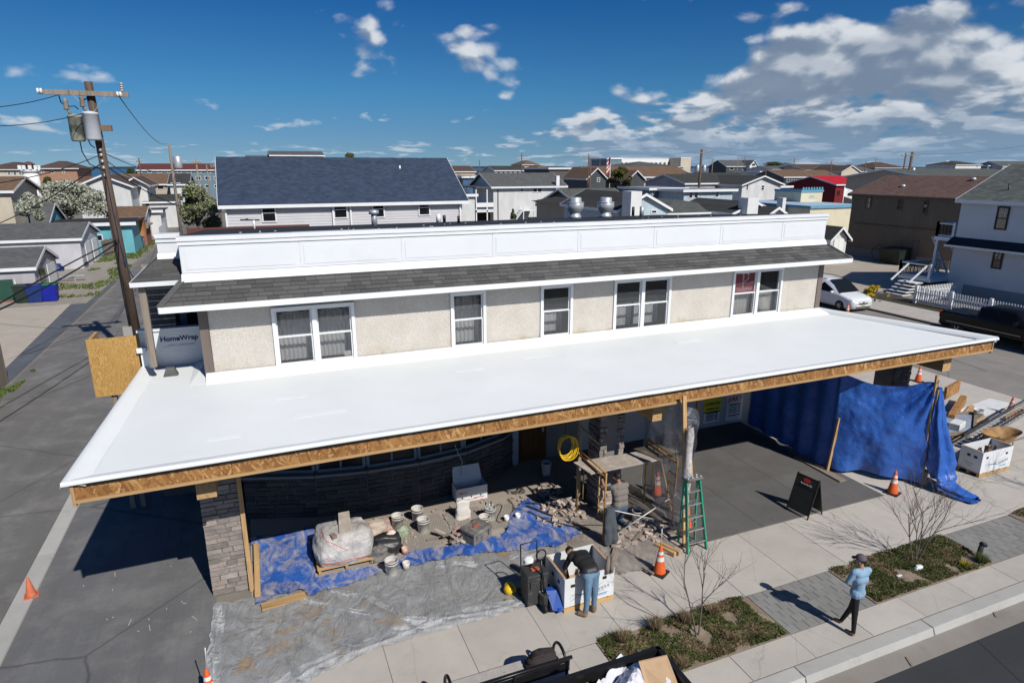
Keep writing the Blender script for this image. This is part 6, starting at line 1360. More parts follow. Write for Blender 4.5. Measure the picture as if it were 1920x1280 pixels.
hc_ = Vector(V(.065, .09, 1.60)); fdir = Vector((-.45, .88, -.05)); head(sg, hc_, (0, .05, 1), fdir, 2, .98)
hand(sg, V(.03, .22, 1.15), (1, -.1, .12), (0, -1, 0), 2, .9, .35); hand(sg, V(.06, .215, 1.19), (-1, -.05, -.1), (0, -1, 0), 2, .9, .35)
t = person('person in pale denim shirt, black leggings and cap standing by the kerb with folded arms', (wx, wy, 0), sg, [M_denim, M_leggings, M_skin, M_boot])
hair_cap(t, hc_, (0, .05, 1), fdir, M_hair, 'hair'); face_parts(t, hc_, (0, .05, 1), fdir)
q = MB(); u_ = Vector((0, .05, 1)).normalized(); f_ = (fdir - u_ * fdir.dot(u_)).normalized(); s_ = f_.cross(u_)
q.grid(20, 6, lambda a, v: tuple(hc_ + u_ * .035 + u_ * math.cos(v * 1.42) * .112 + (f_ * math.cos(a * 2 * pi) + s_ * math.sin(a * 2 * pi) * .93) * math.sin(v * 1.42) * .108)); q.build('cap', M_cap, t)
q = MB(); q.grid(8, 3, lambda a, v: tuple(hc_ + u_ * (.052 - .02 * v) + f_ * (.095 + .075 * v) * math.cos((a - .5) * 1.5) + s_ * .10 * math.sin((a - .5) * 1.5) * (1 + .1 * v))); q.build('cap_peak', M_cap, t)
# ---- man bent over into the white box, feet on the pavement, seen from behind
bx, by = 5.74, 9.80; sg = []; V = lambda x, y, z: (bx + x, by + y, z)
sg += [(V(-.10, .02, .10), V(-.085, .0, .50), .055, .075, 1), (V(-.085, .0, .50), V(-.07, .04, .90), .078, .105, 1), (V(.12, .08, .10), V(.11, .05, .50), .055, .075, 1), (V(.11, .05, .50), V(.10, .07, .90), .078, .105, 1), (V(-.07, .07, .94), V(.10, .08, .94), .125, .125, 1)]
sg += [(V(-.12, -.0, .055), V(-.22, .10, .045), .055, .046, 3), (V(.12, .06, .055), V(.08, .20, .045), .055, .046, 3), (V(-.11, .02, .08), V(-.10, .02, .16), .062, .062, 3), (V(.12, .07, .08), V(.12, .07, .16), .062, .062, 3)]
sg += [(V(-.06, .10, .985), V(.09, .10, .985), .127, .127, 4)]
sg += [(V(-.05, .16, 1.02), V(.08, .16, 1.02), .135, .135, 0), (V(-.06, .26, 1.06), V(.07, .26, 1.06), .14, .14, 0), (V(-.10, .38, 1.09), V(.06, .38, 1.09), .14, .14, 0), (V(-.19, .54, 1.10), V(.12, .54, 1.09), .10, .10, 0), (V(-.08, .50, 1.10), V(.03, .50, 1.10), .13, .13, 0),
       (V(-.22, .56, 1.08), V(-.30, .62, .82), .068, .058, 0), (V(-.30, .62, .82), V(-.24, .60, .60), .055, .046, 2), (V(.15, .55, 1.06), V(.22, .52, .82), .068, .058, 0), (V(.22, .52, .82), V(.16, .60, .60), .055, .046, 2),
       (V(-.05, .62, 1.10), V(-.07, .70, 1.07), .058, .056, 2)]
hc_ = Vector(V(-.09, .79, 1.03)); fd = Vector((-.1, .35, -1)); ud = Vector((-.1, 1, .25)); head(sg, hc_, ud, fd, 2)
hand(sg, V(-.24, .60, .60), (.1, .1, -1), (1, 0, 0), 2, 1.0, .6); hand(sg, V(.16, .60, .60), (-.1, .1, -1), (-1, 0, 0), 2, 1.0, .6)
t = person('person in black shirt and faded jeans bending over into the large white box', (bx, by, 0), sg, [M_blackshirt, M_jeans, M_skin2, M_boot, M_belt])
hair_cap(t, hc_, ud, fd, M_hair); face_parts(t, hc_, ud, fd)
# ---- man kneeling at the middle column, seen from behind, arms raised
kx_, ky_ = 8.02, 12.42; sg = []; V = lambda x, y, z: (kx_ + x, ky_ + y, z)
sg += [(V(-.12, .26, .10), V(-.13, -.14, .13), .075, .055, 1), (V(.14, .26, .10), V(.15, -.14, .13), .075, .055, 1), (V(-.12, .26, .12), V(-.09, .0, .56), .085, .11, 1), (V(.14, .26, .12), V(.11, .0, .56), .085, .11, 1), (V(-.08, .0, .62), V(.10, .0, .62), .13, .13, 1)]
sg += [(V(-.13, -.16, .12), V(-.13, -.26, .06), .05, .045, 3), (V(.15, -.16, .12), V(.15, -.26, .06), .05, .045, 3), (V(-.13, -.24, .14), V(-.13, -.27, .05), .05, .04, 3), (V(.15, -.24, .14), V(.15, -.27, .05), .05, .04, 3)]
sg += [(V(-.08, .01, .72), V(.10, .01, .72), .135, .135, 0), (V(-.07, .03, .88), V(.09, .03, .88), .14, .14, 0), (V(-.09, .05, 1.02), V(.11, .05, 1.02), .145, .145, 0), (V(-.17, .07, 1.17), V(.19, .07, 1.17), .085, .085, 0), (V(-.06, .07, 1.15), V(.08, .07, 1.15), .12, .12, 0),
       (V(-.21, .08, 1.17), V(-.30, .28, 1.06), .068, .06, 0), (V(-.30, .28, 1.06), V(-.26, .50, 1.20), .052, .042, 2), (V(.22, .08, 1.16), V(.26, .32, 1.05), .068, .06, 0), (V(.26, .32, 1.05), V(.16, .55, 1.12), .052, .042, 2), (V(.0, .08, 1.22), V(-.01, .11, 1.31), .06, .056, 2)]
hc_ = Vector(V(-.02, .15, 1.39)); fd = Vector((-.3, 1, -.1)); ud = Vector((0, .15, 1)); head(sg, hc_, ud, fd, 2)
hand(sg, V(-.26, .50, 1.20), (.25, 1, .3), (.6, 0, -.6), 2, 1.0, .5); hand(sg, V(.16, .55, 1.12), (-.2, 1, .2), (-.6, 0, -.6), 2, 1.0, .5)
t = person('person in a dusty grey shirt and jeans kneeling at the half clad column', (kx_, ky_, 0), sg, [M_greyshirt, M_darkjeans, M_skin2, M_sole])
hair_cap(t, hc_, ud, fd, M_hair, s=1.03); face_parts(t, hc_, ud, fd)
# =================================================================== THE TOWN
def sid(c, nm):                                             # lap siding: courses as relief in the material for far walls
    if nm in _m: return _m[nm]
    t = NT(nm); t.set(Roughness=.6); s = t.n.new('ShaderNodeSeparateXYZ'); t.l.new(t.co, s.inputs[0])
    fr = t.math('FRACT', t.math('MULTIPLY', s.outputs['Z'], 6.2)); q = t.ramp(t.noise(1.1, 7, .65, co=t.map((1, 1, .3))), (.28, tuple(x * .78 for x in c)), (.6, c), (.8, tuple(min(1, x * 1.06) for x in c)))
    q = t.mix(t.ramp(fr, (.0, .45), (.14, 0.0)), q, tuple(x * .5 for x in c)); t.col(q); t.bump(fr, .5, .02); _m[nm] = t.m; return t.m
w_white = sid((.70, .70, .69), 'white_siding'); w_cream = sid((.62, .54, .42), 'cream_siding'); w_lav = sid((.50, .48, .50), 'pale_grey_siding'); w_lilac = sid((.60, .59, .62), 'lilac_grey_siding'); w_teal = sid((.16, .48, .55), 'teal_siding')
w_pblue = sid((.52, .62, .68), 'pale_blue_siding'); w_dgrey = sid((.065, .075, .085), 'dark_grey_siding'); w_bgrey = sid((.16, .24, .29), 'blue_grey_siding'); w_orange = mat('orange_brown_wall', (.36, .20, .13), .8, .12, 1, 20, .1); w_tan = mat('tan_wall', (.50, .41, .31), .8, .1, 1, 20, .1)
w_brown = sid((.18, .137, .092), 'brown_siding'); w_red = mat('barn_red_wall', (.20, .012, .015), .7, .15, 1, 20, .1); w_lemon = mat('cream_render', (.66, .60, .44), .8, .1, 1, 20, .1, c2=(.45, .40, .31), c2at=(.56, .75), c2scale=.6)
r_blue = shingle_mat('blue_slate_shingles', (.040, .058, .095), 'x', .34, .15, .45); r_grey = shingle_mat('grey_shingles', (.105, .108, .108), 'x', .34, .15, .3); r_dark = shingle_mat('charcoal_roofing', (.055, .055, .052), 'x', .34, .15, .3)
r_brown = shingle_mat('brown_shingles', (.165, .105, .068), 'x', .34, .15, .3); r_dbrown = shingle_mat('dark_brown_shingles', (.095, .066, .055), 'x', .34, .15, .3); r_red = shingle_mat('dark_red_shingles', (.13, .045, .04), 'x', .34, .15, .3); r_green = shingle_mat('grey_green_shingles', (.10, .105, .095), 'x', .34, .15, .3)
r_browny = shingle_mat('brown_shingles_east', (.135, .085, .07), 'y', .34, .15, .3); r_greyy = shingle_mat('grey_shingles_east', (.115, .125, .115), 'y', .34, .15, .45); r_bright = mat('bright_red_roof', (.50, .012, .02), .6, .15, 1, 20, .1)
M_carglass = mat('car_glass', (.012, .014, .016), .08, .05, 1, 0, 0, spec=.12)
M_frameD = mat('black_window_frame', (.012, .012, .013), .5, .1, 3, 0, 0)
_vm = {}
def hbox(*a): return MB().box(*a)
def win(parent, x0, x1, z0, z1, y, frame=white_vinyl, bars=1, muntin=0, nm='window'):
    t = min(.09, (x1 - x0) * .14); f = MB()
    f.box(x0, x0 + t, y - .05, y - .003, z0, z1).box(x1 - t, x1, y - .05, y - .003, z0, z1).box(x0 + t, x1 - t, y - .05, y - .003, z1 - t, z1).box(x0 + t, x1 - t, y - .05, y - .003, z0, z0 + t)
    for k in range(bars): zz = z0 + (z1 - z0) * (k + 1) / (bars + 1); f.box(x0 + t, x1 - t, y - .045, y - .004, zz - .03, zz + .03)
    o = f.build(nm, frame, parent); MB().box(x0 + t, x1 - t, y - .02, y - .004, z0 + t, z1 - t).build('pane', M_darkglass, o); return o
def winx(parent, y0, y1, z0, z1, x, frame=white_vinyl, muntin=True):
    t = .1; f = MB()
    f.box(x - .05, x - .003, y0, y0 + t, z0, z1).box(x - .05, x - .003, y1 - t, y1, z0, z1).box(x - .05, x - .003, y0 + t, y1 - t, z1 - t, z1).box(x - .05, x - .003, y0 + t, y1 - t, z0, z0 + t).box(x - .045, x - .004, y0 + t, y1 - t, (z0 + z1) / 2 - .03, (z0 + z1) / 2 + .03)
    o = f.build('window', frame, parent); MB().box(x - .02, x - .004, y0 + t, y1 - t, z0 + t, z1 - t).build('pane', M_darkglass, o)
    if muntin:
        q = MB(); zm = (z0 + z1) / 2
        for k in (1, 2): yy = y0 + (y1 - y0) * k / 3; q.box(x - .026, x - .021, yy - .012, yy + .012, zm, z1 - t)
        q.box(x - .030, x - .027, y0 + t, y1 - t, (zm + z1) / 2 - .012, (zm + z1) / 2 + .012); q.build('muntin', M_galv, o)
def roof(t, x0, x1, y0, y1, ze, zr, kind, m, wall, ov=.35, trim=white_trim, th=.16):
    if kind in ('gx', 'gy'):
        along_x = kind == 'gx'; a0, a1, b0, b1 = (x0, x1, y0, y1) if along_x else (y0, y1, x0, x1); bm_ = (b0 + b1) / 2; s = (zr - ze) / (bm_ - b0)
        P = (lambda a, b, z: (a, b, z)) if along_x else (lambda a, b, z: (b, a, z))
        for bo, sg_ in ((b0 - ov, 1), (b1 + ov, -1)):
            zo = ze - s * ov; q = [P(a0 - ov, bo, zo), P(a1 + ov, bo, zo), P(a1 + ov, bm_, zr), P(a0 - ov, bm_, zr)]
            MB().hexa(q + [(p[0], p[1], p[2] + th) for p in q]).build('roof', m, t)
            g = [P(a0 - ov, bo - .03 * sg_, zo - .08), P(a1 + ov, bo - .03 * sg_, zo - .08), P(a1 + ov, bo - .002 * sg_, zo - .08), P(a0 - ov, bo - .002 * sg_, zo - .08)]
            MB().hexa(g + [(p[0], p[1], p[2] + .24) for p in g]).build('eave_trim', trim, t)
            for ae in (a0 - ov - .03, a1 + ov + .002):
                r_ = [P(ae, bo, zo - .06), P(ae + .028, bo, zo - .06), P(ae + .028, bm_, zr - .06), P(ae, bm_, zr - .06)]; MB().hexa(r_ + [(p[0], p[1], p[2] + .23) for p in r_]).build('rake_trim', trim, t)
        for ae in (a0 + .02, a1 - .02 - .1): MB().extr([P(ae, b0, ze), P(ae, b1, ze), P(ae, bm_, zr - .01)], P(.1, 0, 0)).build('gable', wall, t)
    elif kind == 'hip':
        d = min(x1 - x0, y1 - y0) / 2; xm0, xm1, ym0, ym1 = x0 + d, x1 - d, y0 + d, y1 - d
        if x1 - x0 >= y1 - y0: A, Bq = (xm0, (y0 + y1) / 2, zr), (max(xm1, xm0 + .01), (y0 + y1) / 2, zr)
        else: A, Bq = ((x0 + x1) / 2, ym0, zr), ((x0 + x1) / 2, max(ym1, ym0 + .01), zr)
        c = [(x0 - ov, y0 - ov, ze), (x1 + ov, y0 - ov, ze), (x1 + ov, y1 + ov, ze), (x0 - ov, y1 + ov, ze)]; q = MB()
        if x1 - x0 >= y1 - y0: q.poly([c[0], c[1], Bq, A]); q.poly([c[1], c[2], Bq]); q.poly([c[2], c[3], A, Bq]); q.poly([c[3], c[0], A])
        else: q.poly([c[0], c[1], A]); q.poly([c[1], c[2], Bq, A]); q.poly([c[2], c[3], Bq]); q.poly([c[3], c[0], A, Bq])
        q.poly(list(reversed(c))); q.build('roof', m, t); MB().box(x0 - ov - .02, x1 + ov + .02, y0 - ov - .03, y0 - ov - .002, ze - .12, ze + .05).build('eave_trim', trim, t)
    else:
        MB().box(x0 - ov, x1 + ov, y0 - ov, y1 + ov, ze, ze + .12).build('roof', m, t); MB().box(x0 - ov - .03, x1 + ov + .03, y0 - ov - .04, y0 - ov - .002, ze - .18, ze + .16).build('eave_trim', trim, t); MB().box(x0 - ov - .04, x0 - ov - .002, y0 - ov, y1 + ov, ze - .18, ze + .16).build('eave_trim', trim, t)
def house(label, px0, px1, Y, ey, ry, depth, kind, wall, rf, wins=(), ov=.35, cat='house', nm='house', trim=white_trim, xr=None, wins_y=None, grp=None):
    pm = (px0 + px1) / 2; x0, x1 = AY(px0, ey, Y)[0], AY(px1, ey, Y)[0]; ze = AY(pm, ey, Y)[2]; zr = AY(pm, ry, Y if kind == 'gy' else Y + depth / 2)[2] if ry else ze
    t = thing(nm, label, cat, ((x0 + x1) / 2, Y + depth / 2, 0), 0, grp); MB().box(x0, x1, Y, Y + depth, -.02, ze).build('wall', wall, t); roof(t, x0, x1, Y, Y + depth, ze, zr, kind, rf, wall, ov, trim)
    for w in wins:
        a, b = AY(w[0] - w[2] / 2, w[1] + w[3] / 2, Y), AY(w[0] + w[2] / 2, w[1] - w[3] / 2, Y)
        if b[2] > .1: win(t, a[0], b[0], max(.2, a[2]), b[2], Y, bars=1 if w[3] >= w[2] else 0, **({'frame': w[4]} if len(w) > 4 else {}))
    return t, x0, x1, ze, zr
# ---- blue roofed house straight behind, its lap siding built course by course
t, x0, x1, ze, zr = house('long pale house with blue slate roof standing right behind the shop', 421, 866, 50, 378, 299, 11, 'gx', w_lav, r_blue, ov=.45)
co = MB(); z = .3
while z < ze - .02:
    z2 = min(ze - .01, z + .2); co.poly([(x0, 49.985 - .02, z), (x1, 49.985 - .02, z), (x1, 49.985, z2), (x0, 49.985, z2)]); co.poly([(x0, 49.985, z), (x1, 49.985, z), (x1, 49.965, z), (x0, 49.965, z)]); z = z2
tag(co.build('lap_siding', mat('lilac_grey_vinyl', (.56, .55, .57), .5, .05, 1, 0, 0), t), kind='stuff')
for px, py, w, h in ((504, 399, 24, 36), (638, 393, 24, 34), (709, 392, 22, 33), (795, 389, 21, 31)):
    a, b = AY(px - w / 2, py + h / 2, 50), AY(px + w / 2, py - h / 2, 50); win(t, a[0], b[0], a[2], b[2], 49.95)
for px in (624, 657, 862, 423): p = AY(px, 395, 50); MB().box(p[0] - .06, p[0] + .06, 49.84, 49.93, 0, ze - .1).build('downpipe', white_trim, t)
for px, py in ((534, 343), (750, 321)):
    yy = 53.0 if py > 330 else 54.0; p = AY(px, py, yy); MB().tube([(p[0], yy, p[2] - .5), (p[0], yy, p[2] + .45)], .07, 8).lathe([(.22, 0), (.09, .1)], (p[0], yy, p[2] - .2), 10).build('roof_vent', white_trim, t)
# ---- on the shop's own roof
def fan(px, lb):
    p = AY(px, 404, 25.0); z0 = 7.39 - (25 - PY - .23) * RS; t = thing('exhaust_fan', lb, 'roof fan', (p[0], 25, z0)); H = AY(px, 370, 25)[2] - z0
    MB().lathe([(.27, 0), (.28, .12 * H), (.23, .16 * H), (.23, .28 * H)], (p[0], 25, z0), 20).build('curb', M_galv, t); MB().lathe([(.25, .28 * H), (.28, .32 * H), (.35, .46 * H), (.37, .52 * H), (.37, .74 * H), (.35, .76 * H)], (p[0], 25, z0), 24).build('housing', M_galv, t)
    MB().lathe([(.38, .74 * H), (.385, .77 * H), (.27, .78 * H), (.26, .80 * H), (.26, .97 * H), (.22, 1.0 * H)], (p[0], 25, z0), 24).build('cap', M_galv, t)
fan(1078, 'left of two metal mushroom fans on the black roof'); fan(1135, 'right of two metal mushroom fans on the black roof')
def pipe(px, py0, py1, Y, r, m, lb, nm='vent_pipe', hat=False):
    a, b = AY(px, py0, Y), AY(px, py1, Y); q = MB().tube([(a[0], Y, a[2] - .1), (a[0], Y, b[2])], r, 10)
    if hat: q.lathe([(r * 1.0, 0), (r * 1.7, .02), (r * 1.7, .14), (r * .6, .17)], (a[0], Y, b[2] - .08), 12)
    return tag(q.build(nm, m), lb, 'vent pipe')
pipe(702, 419, 398, 24, .11, M_galv, 'galvanised flue with a cap near the middle of the black roof', hat=True); pipe(822, 412, 401, 24, .09, white_trim, 'short white vent pipe on the black roof'); pipe(833, 411, 404, 24, .06, M_black, 'short black pipe beside the white vent pipe')
pipe(1187, 400, 388, 24, .06, M_black, 'leaning black pipe right of the fans'); pipe(1203, 402, 387, 23, .09, M_galv, 'grey vent pipe below the pale blue gable'); pipe(860, 413, 405, 22, .05, M_black, 'thin black pipe at the right of the blue roofed house')
p = AY(470, 413, 25); t = thing('tv_aerial', 'small flat aerial on a white mast at the left of the black roof', 'aerial', (p[0], 25, 6.9)); MB().tube([(p[0] + .1, 25, 6.8), (p[0] + .1, 25, p[2])], .04, 8).build('mast', white_trim, t); MB().tube([(p[0] - .35, 25, p[2] + .02), (p[0] + .3, 25, p[2])], .03, 6).tube([(p[0] - .2, 24.8, p[2] + .03), (p[0] - .1, 25.2, p[2] + .03)], .03, 6).build('head', M_toolgrey, t)

# ---- left side, along the alley
t = thing('garage', 'low grey garage with grey shingle roof beside the bins, nearest on the left', 'garage', (-20, 57, 0)); MB().box(-30, -14.6, 54.2, 60, -.02, 2.1).build('wall', w_lav, t); roof(t, -30, -14.6, 54.2, 60, 2.1, 3.15, 'gx', r_grey, w_lav, .2)
MB().box(-14.59, -14.55, 57.3, 59.4, 0, 1.9).build('garage_door', white_paint, t); MB().box(-14.59, -14.55, 55.3, 56.6, .9, 1.8).build('window', M_darkglass, t)
t = thing('garage', 'pale grey garage with side door, second from the front on the left', 'garage', (-20, 72, 0)); MB().box(-34, -14.6, 68.6, 76.2, -.02, 2.7).build('wall', w_lilac, t); roof(t, -34, -14.6, 68.6, 76.2, 2.7, 3.8, 'gx', r_grey, w_lilac, .25)
for yy in (70.2, 73.2): MB().box(-14.59, -14.54, yy, yy + 2.0, 0, 2.2).build('garage_door', white_paint, t)
t, a, b, ze, zr = house('teal garage with flat black roof behind the plank fence', 60, 246, 79, 421, 0, 7, 'flat', w_teal, M_roofblack, [(185, 446, 14, 13)], ov=.5, nm='garage', cat='garage')
t = thing('house', 'teal gabled house with grey roof behind the two grey garages', 'house', (-24, 84, 0)); MB().box(-40, -19.8, 80, 88, -.02, 3.0).build('wall', w_teal, t); roof(t, -40, -19.8, 80, 88, 3.0, 5.1, 'gx', r_grey, w_teal, .3)
t = thing('plank_fence', 'weathered grey plank fence beside the alley in front of the teal garage', 'fence', (-14, 77, 0)); rr = random.Random(3); pm = MB().box(0, .30, 0, .03, 0, 1.75).mesh('plank', M_oldwood)
for k in range(30):
    f = k / 30; o = piece('plank', pm, t, (-14.4 + 2.0 * f, 76.4 + 8.4 * f, 0), (0, 0, R(76.5)), (1, 1, rr.uniform(.94, 1.03)))
for zz in (.4, 1.4): MB().bar((-14.33, 76.4, zz), (-12.33, 84.8, zz), .04, .09).build('rail', M_oldwood, t)
t = thing('plank_fence', 'dark plank fence cut off by the left edge of the picture', 'fence', (-10.3, 31, 0)); pm2 = MB().box(0, .19, 0, .03, 0, 1.85).mesh('plank', M_oldwood)
for k in range(35): piece('plank', pm2, t, (-10.42, 25.4 + k * .2, 0), (0, 0, R(90)), (1, 1, rr.uniform(.96, 1.03)))
for zz in (.4, 1.4): MB().bar((-10.47, 25.4, zz), (-10.47, 32.4, zz), .04, .09).build('rail', M_oldwood, t)
t = thing('screen_fence', 'green mesh fence in front of the nearest garage', 'fence', (-20, 53, 0)); MB().box(-32, -15.6, 53.0, 53.04, .15, 1.55).build('mesh', mat('green_mesh', (.02, .075, .05), .8, .2, 2, 40, .2), t)
for k in range(6): MB().tube([(-30 + k * 2.9, 53.07, 0), (-30 + k * 2.9, 53.07, 1.65)], .04, 6).build('post', M_galv, t)
MB().box(-32, -14.4, 52.95, 53.1, .0, .14).build('sill_board', mat('rusty_board', (.20, .10, .05), .9, .2, 3, 20, .2), t)
def bin_(px, py, body, lid, lb):
    p = G(px, py); t = thing('wheelie_bin', lb, 'rubbish bin', (p[0], p[1], 0), 0, 'wheeled bins'); x, y = p[0], p[1]
    MB().hexa([(x - .38, y - .3, .05), (x + .38, y - .3, .05), (x + .38, y + .3, .05), (x - .38, y + .3, .05), (x - .48, y - .42, 1.15), (x + .48, y - .42, 1.15), (x + .48, y + .42, 1.15), (x - .48, y + .42, 1.15)]).build('bin', body, t)
    MB().box(x - .51, x + .51, y - .46, y + .46, 1.152, 1.24).build('lid', lid, t, bevel=.03)
    for s in (-.3, .3): MB().lathe([(.13, -.04), (.13, .04)], (x + s, y + .34, .13), 12, tf=Matrix.Rotation(pi / 2, 4, 'Y')).build('wheel', M_blackrub, t)
mg = mat('bin_dark_green', (.022, .035, .024), .6, .2, 3, 0, 0); mb_ = mat('bin_blue', (.012, .035, .17), .5, .2, 3, 0, 0); mb2 = mat('bin_bright_blue', (.008, .015, .30), .5, .15, 3, 0, 0)
bin_(47, 567, mg, mg, 'dark green wheeled bin, left of the row of three'); bin_(70, 566, mb_, mb_, 'dull blue wheeled bin in the middle of the row'); bin_(97, 564, mb2, mat('bin_green_lid', (.02, .16, .07), .5, .15, 3, 0, 0), 'bright blue wheeled bin with green lid')
# small vehicle and trailer frame between the garages
p = G(132, 505); t = thing('motor_trike', 'black and white three wheeled buggy parked between the two grey garages', 'buggy', (p[0], p[1], 0)); x, y = p[0] - .2, p[1] + 1.2
q = MB(); q.grid(14, 10, lambda u, v: (x - 1.3 + 2.7 * u, y - .55 + 1.1 * v, .35 + (.55 * math.sin(u * pi) ** .7 + .25 * (u < .5)) * math.sin(v * pi) ** .5)); q.build('body', M_black, t)
MB().box(x + .1, x + 1.2, y - .5, y + .5, .5, .9).build('white_panel', white_paint, t, bevel=.15); MB().hexa([(x - 1.5, y - .5, 1.0), (x - .3, y - .5, .8), (x - .3, y + .5, .8), (x - 1.5, y + .5, 1.0), (x - 1.5, y - .5, 1.35), (x - .3, y - .5, .95), (x - .3, y + .5, .95), (x - 1.5, y + .5, 1.35)]).build('seat', M_black, t)
for wx_, wy_ in ((x - .9, y - .6), (x + 1.0, y - .6), (x + 1.0, y + .6)): MB().lathe([(.14, -.1), (.32, -.1), (.32, .1), (.14, .1)], (wx_, wy_, .32), 16, tf=Matrix.Rotation(pi / 2, 4, 'X')).build('wheel', M_blackrub, t)
sack('covered_heap', 'low heap under a dark blue cover beside the buggy', (p[0] - 1.2, p[1] - .6, 0), mb_, 1.6, .9, .7, 61, 'covered heap', .3)
p = G(118, 528); t = thing('boat_trailer', 'bare galvanised trailer frame in front of the buggy', 'trailer', (p[0], p[1], 0)); x, y = p[0], p[1]
for s in (-.5, .5): MB().bar((x - 1.4, y + s, .45), (x + 1.6, y + s * .2, .45), .09).build('beam', M_galv, t)
MB().bar((x - .9, y - .6, .45), (x - .9, y + .6, .45), .09).build('axle', M_galv, t); MB().bar((x + .9, y - .1, .45), (x + .9, y - .1, 0), .07).build('jack_leg', M_galv, t)
for s in (-.7, .7): MB().lathe([(.12, -.08), (.27, -.08), (.27, .08), (.12, .08)], (x - .9, y + s, .27), 14, tf=Matrix.Rotation(pi / 2, 4, 'X')).build('wheel', M_blackrub, t)
gq = MB(); rr = random.Random(9)
for k in range(6000):
    f = rr.random(); X_ = -14.5 + 3.8 * rr.random(); Y_ = 53 + 40 * f
    if n3(X_ * .5, Y_ * .25, 2) < .08 and Y_ < 74: continue
    if Y_ > 74 and X_ > -11.2 + .5 * rr.random(): continue
    a = rr.random() * 6.3; h_ = rr.uniform(.05, .22); gq.poly([(X_ - .05, Y_, .01), (X_ + .05, Y_ + .02, .01), (X_ + .12 * math.cos(a), Y_ + .12 * math.sin(a), h_)])
tag(gq.build('alley_grass', leaf_mat('lawn_grass', (.055, .085, .018), (.11, .15, .035))), kind='stuff'); bpy.data.objects['alley_grass']['label'] = 'patchy grass along the left side of the alley'
gq = MB()
for k in range(2500):
    X_, Y_ = rr.uniform(-10.6, -9.8), rr.uniform(24, 34); a = rr.random() * 6.3
    if n3(X_, Y_ * .5, 7) > 0: gq.poly([(X_ - .03, Y_, .01), (X_ + .03, Y_ + .02, .01), (X_ + .08 * math.cos(a), Y_ + .08 * math.sin(a), rr.uniform(.05, .15))])
tag(gq.build('fence_grass', bpy.data.materials['lawn_grass']), kind='stuff'); bpy.data.objects['fence_grass']['label'] = 'weeds at the foot of the dark plank fence'
house('small brown roofed shed behind the teal garage', 205, 268, 92, 408, 389, 7, 'gx', w_white, r_brown, nm='shed', cat='shed'); house('dark flat roofed shed beside the white fence', 272, 300, 98, 396, 0, 6, 'flat', w_white, r_dark, nm='shed', cat='shed')
house('reddish shed at the end of the plank fence', 256, 272, 86, 425, 0, 4, 'flat', mat('brick_red_wall', (.30, .13, .09), .9, .15, 2, 20, .2), M_oldwood, nm='shed', cat='shed', trim=M_oldwood)
p = AY(265, 425, 84); t = thing('rusty_dish', 'tall rusty oval sheet of metal leaning by the reddish shed', 'scrap', (p[0], 84, 0)); q = MB(); q.lathe([(.001, .35), (.5, .3), (.85, .1), (.95, 0)], (0, 0, 0), 18, cap=False); q.v = [(p[0] + a * .5, 84 + c * .6, p[2] + b * 1.15) for a, b, c in q.v]; q.build('dish', mat('rust', (.34, .16, .06), .8, .35, 2, 20, .2), t); MB().tube([(p[0], 84.3, 0), (p[0], 84.3, p[2])], .05, 6).build('post', M_galv, t)
t = thing('white_fence', 'white slatted fence to the right of the reddish shed', 'fence', (-10.3, 98, 0)); wpm = MB().box(0, .3, 0, .05, 0, 1.9).mesh('picket', white_vinyl)
for k in range(22): piece('picket', wpm, t, (-10.4 - .01 * k, 88 + k * .42, 0), (0, 0, R(90)))
for zz in (.4, 1.5): MB().bar((-10.44, 88, zz), (-10.65, 97.3, zz), .04, .09).build('rail', white_vinyl, t)
house('white flat roofed block behind the white fence', 272, 330, 112, 379, 366, 8, 'gx', w_white, r_dark); house('large white gabled house just left of the leaning pole', 145, 243, 105, 349, 330, 13, 'gy', w_white, r_dbrown, [(205, 352, 8, 10)], ov=.5)
house('narrow white house with small window and outside stairs right of the leaning pole', 232, 274, 112, 346, 334, 10, 'gy', w_white, r_dbrown, [(252, 355, 6, 8)], ov=.5); house('pink tan bungalow with long brown roof and dark shutters', 205, 318, 130, 346, 327, 12, 'gx', w_tan, r_brown, [(301, 351, 12, 9), (270, 352, 8, 8)])
house('white two storey house with dark roof behind the second pole', 318, 352, 122, 346, 327, 12, 'gx', w_white, r_dark, [(324, 346, 6, 7), (335, 346, 6, 7)])
t, a, b, ze, zr = house('long blue terrace with dark red roof towards the bay', 258, 424, 175, 319, 308, 12, 'gx', w_bgrey, r_red, [(262 + 18.5 * k, 322, 8, 5) for k in range(9)] + [(355 + 17 * k, 334, 9, 7) for k in range(4)] + [(355 + 17 * k, 349, 8, 6) for k in range(4)], cat='terrace')
house('brown hip roofed hotel wing behind the lighthouse', 66, 143, 185, 316, 302, 16, 'hip', w_orange, r_dbrown, [(80, 322, 4, 6), (99, 322, 4, 6), (119, 322, 4, 6)], ov=.6, cat='hotel', nm='hotel'); house('cream hotel wing with brown roof at the left edge', -40, 64, 200, 318, 304, 18, 'hip', w_cream, r_dbrown, [(17, 325, 4, 6), (28, 325, 5, 7), (38, 325, 4, 6)], ov=.6, cat='hotel', nm='hotel')
house('cream house with brown roof and grey gable end at the left edge', -80, 18, 78, 359, 334, 9, 'gx', w_cream, r_brown, ov=.4)
p0, p1 = AY(43, 340, 105), AY(77, 340, 105); t = thing('lighthouse', 'short white imitation lighthouse with red dome', 'lighthouse', ((p0[0] + p1[0]) / 2, 105, 0)); c = ((p0[0] + p1[0]) / 2, 105, 0); r_ = (p1[0] - p0[0]) / 2; zt_, zc_, zb_ = AY(60, 325, 105)[2], AY(60, 318, 105)[2], AY(60, 303, 105)[2]
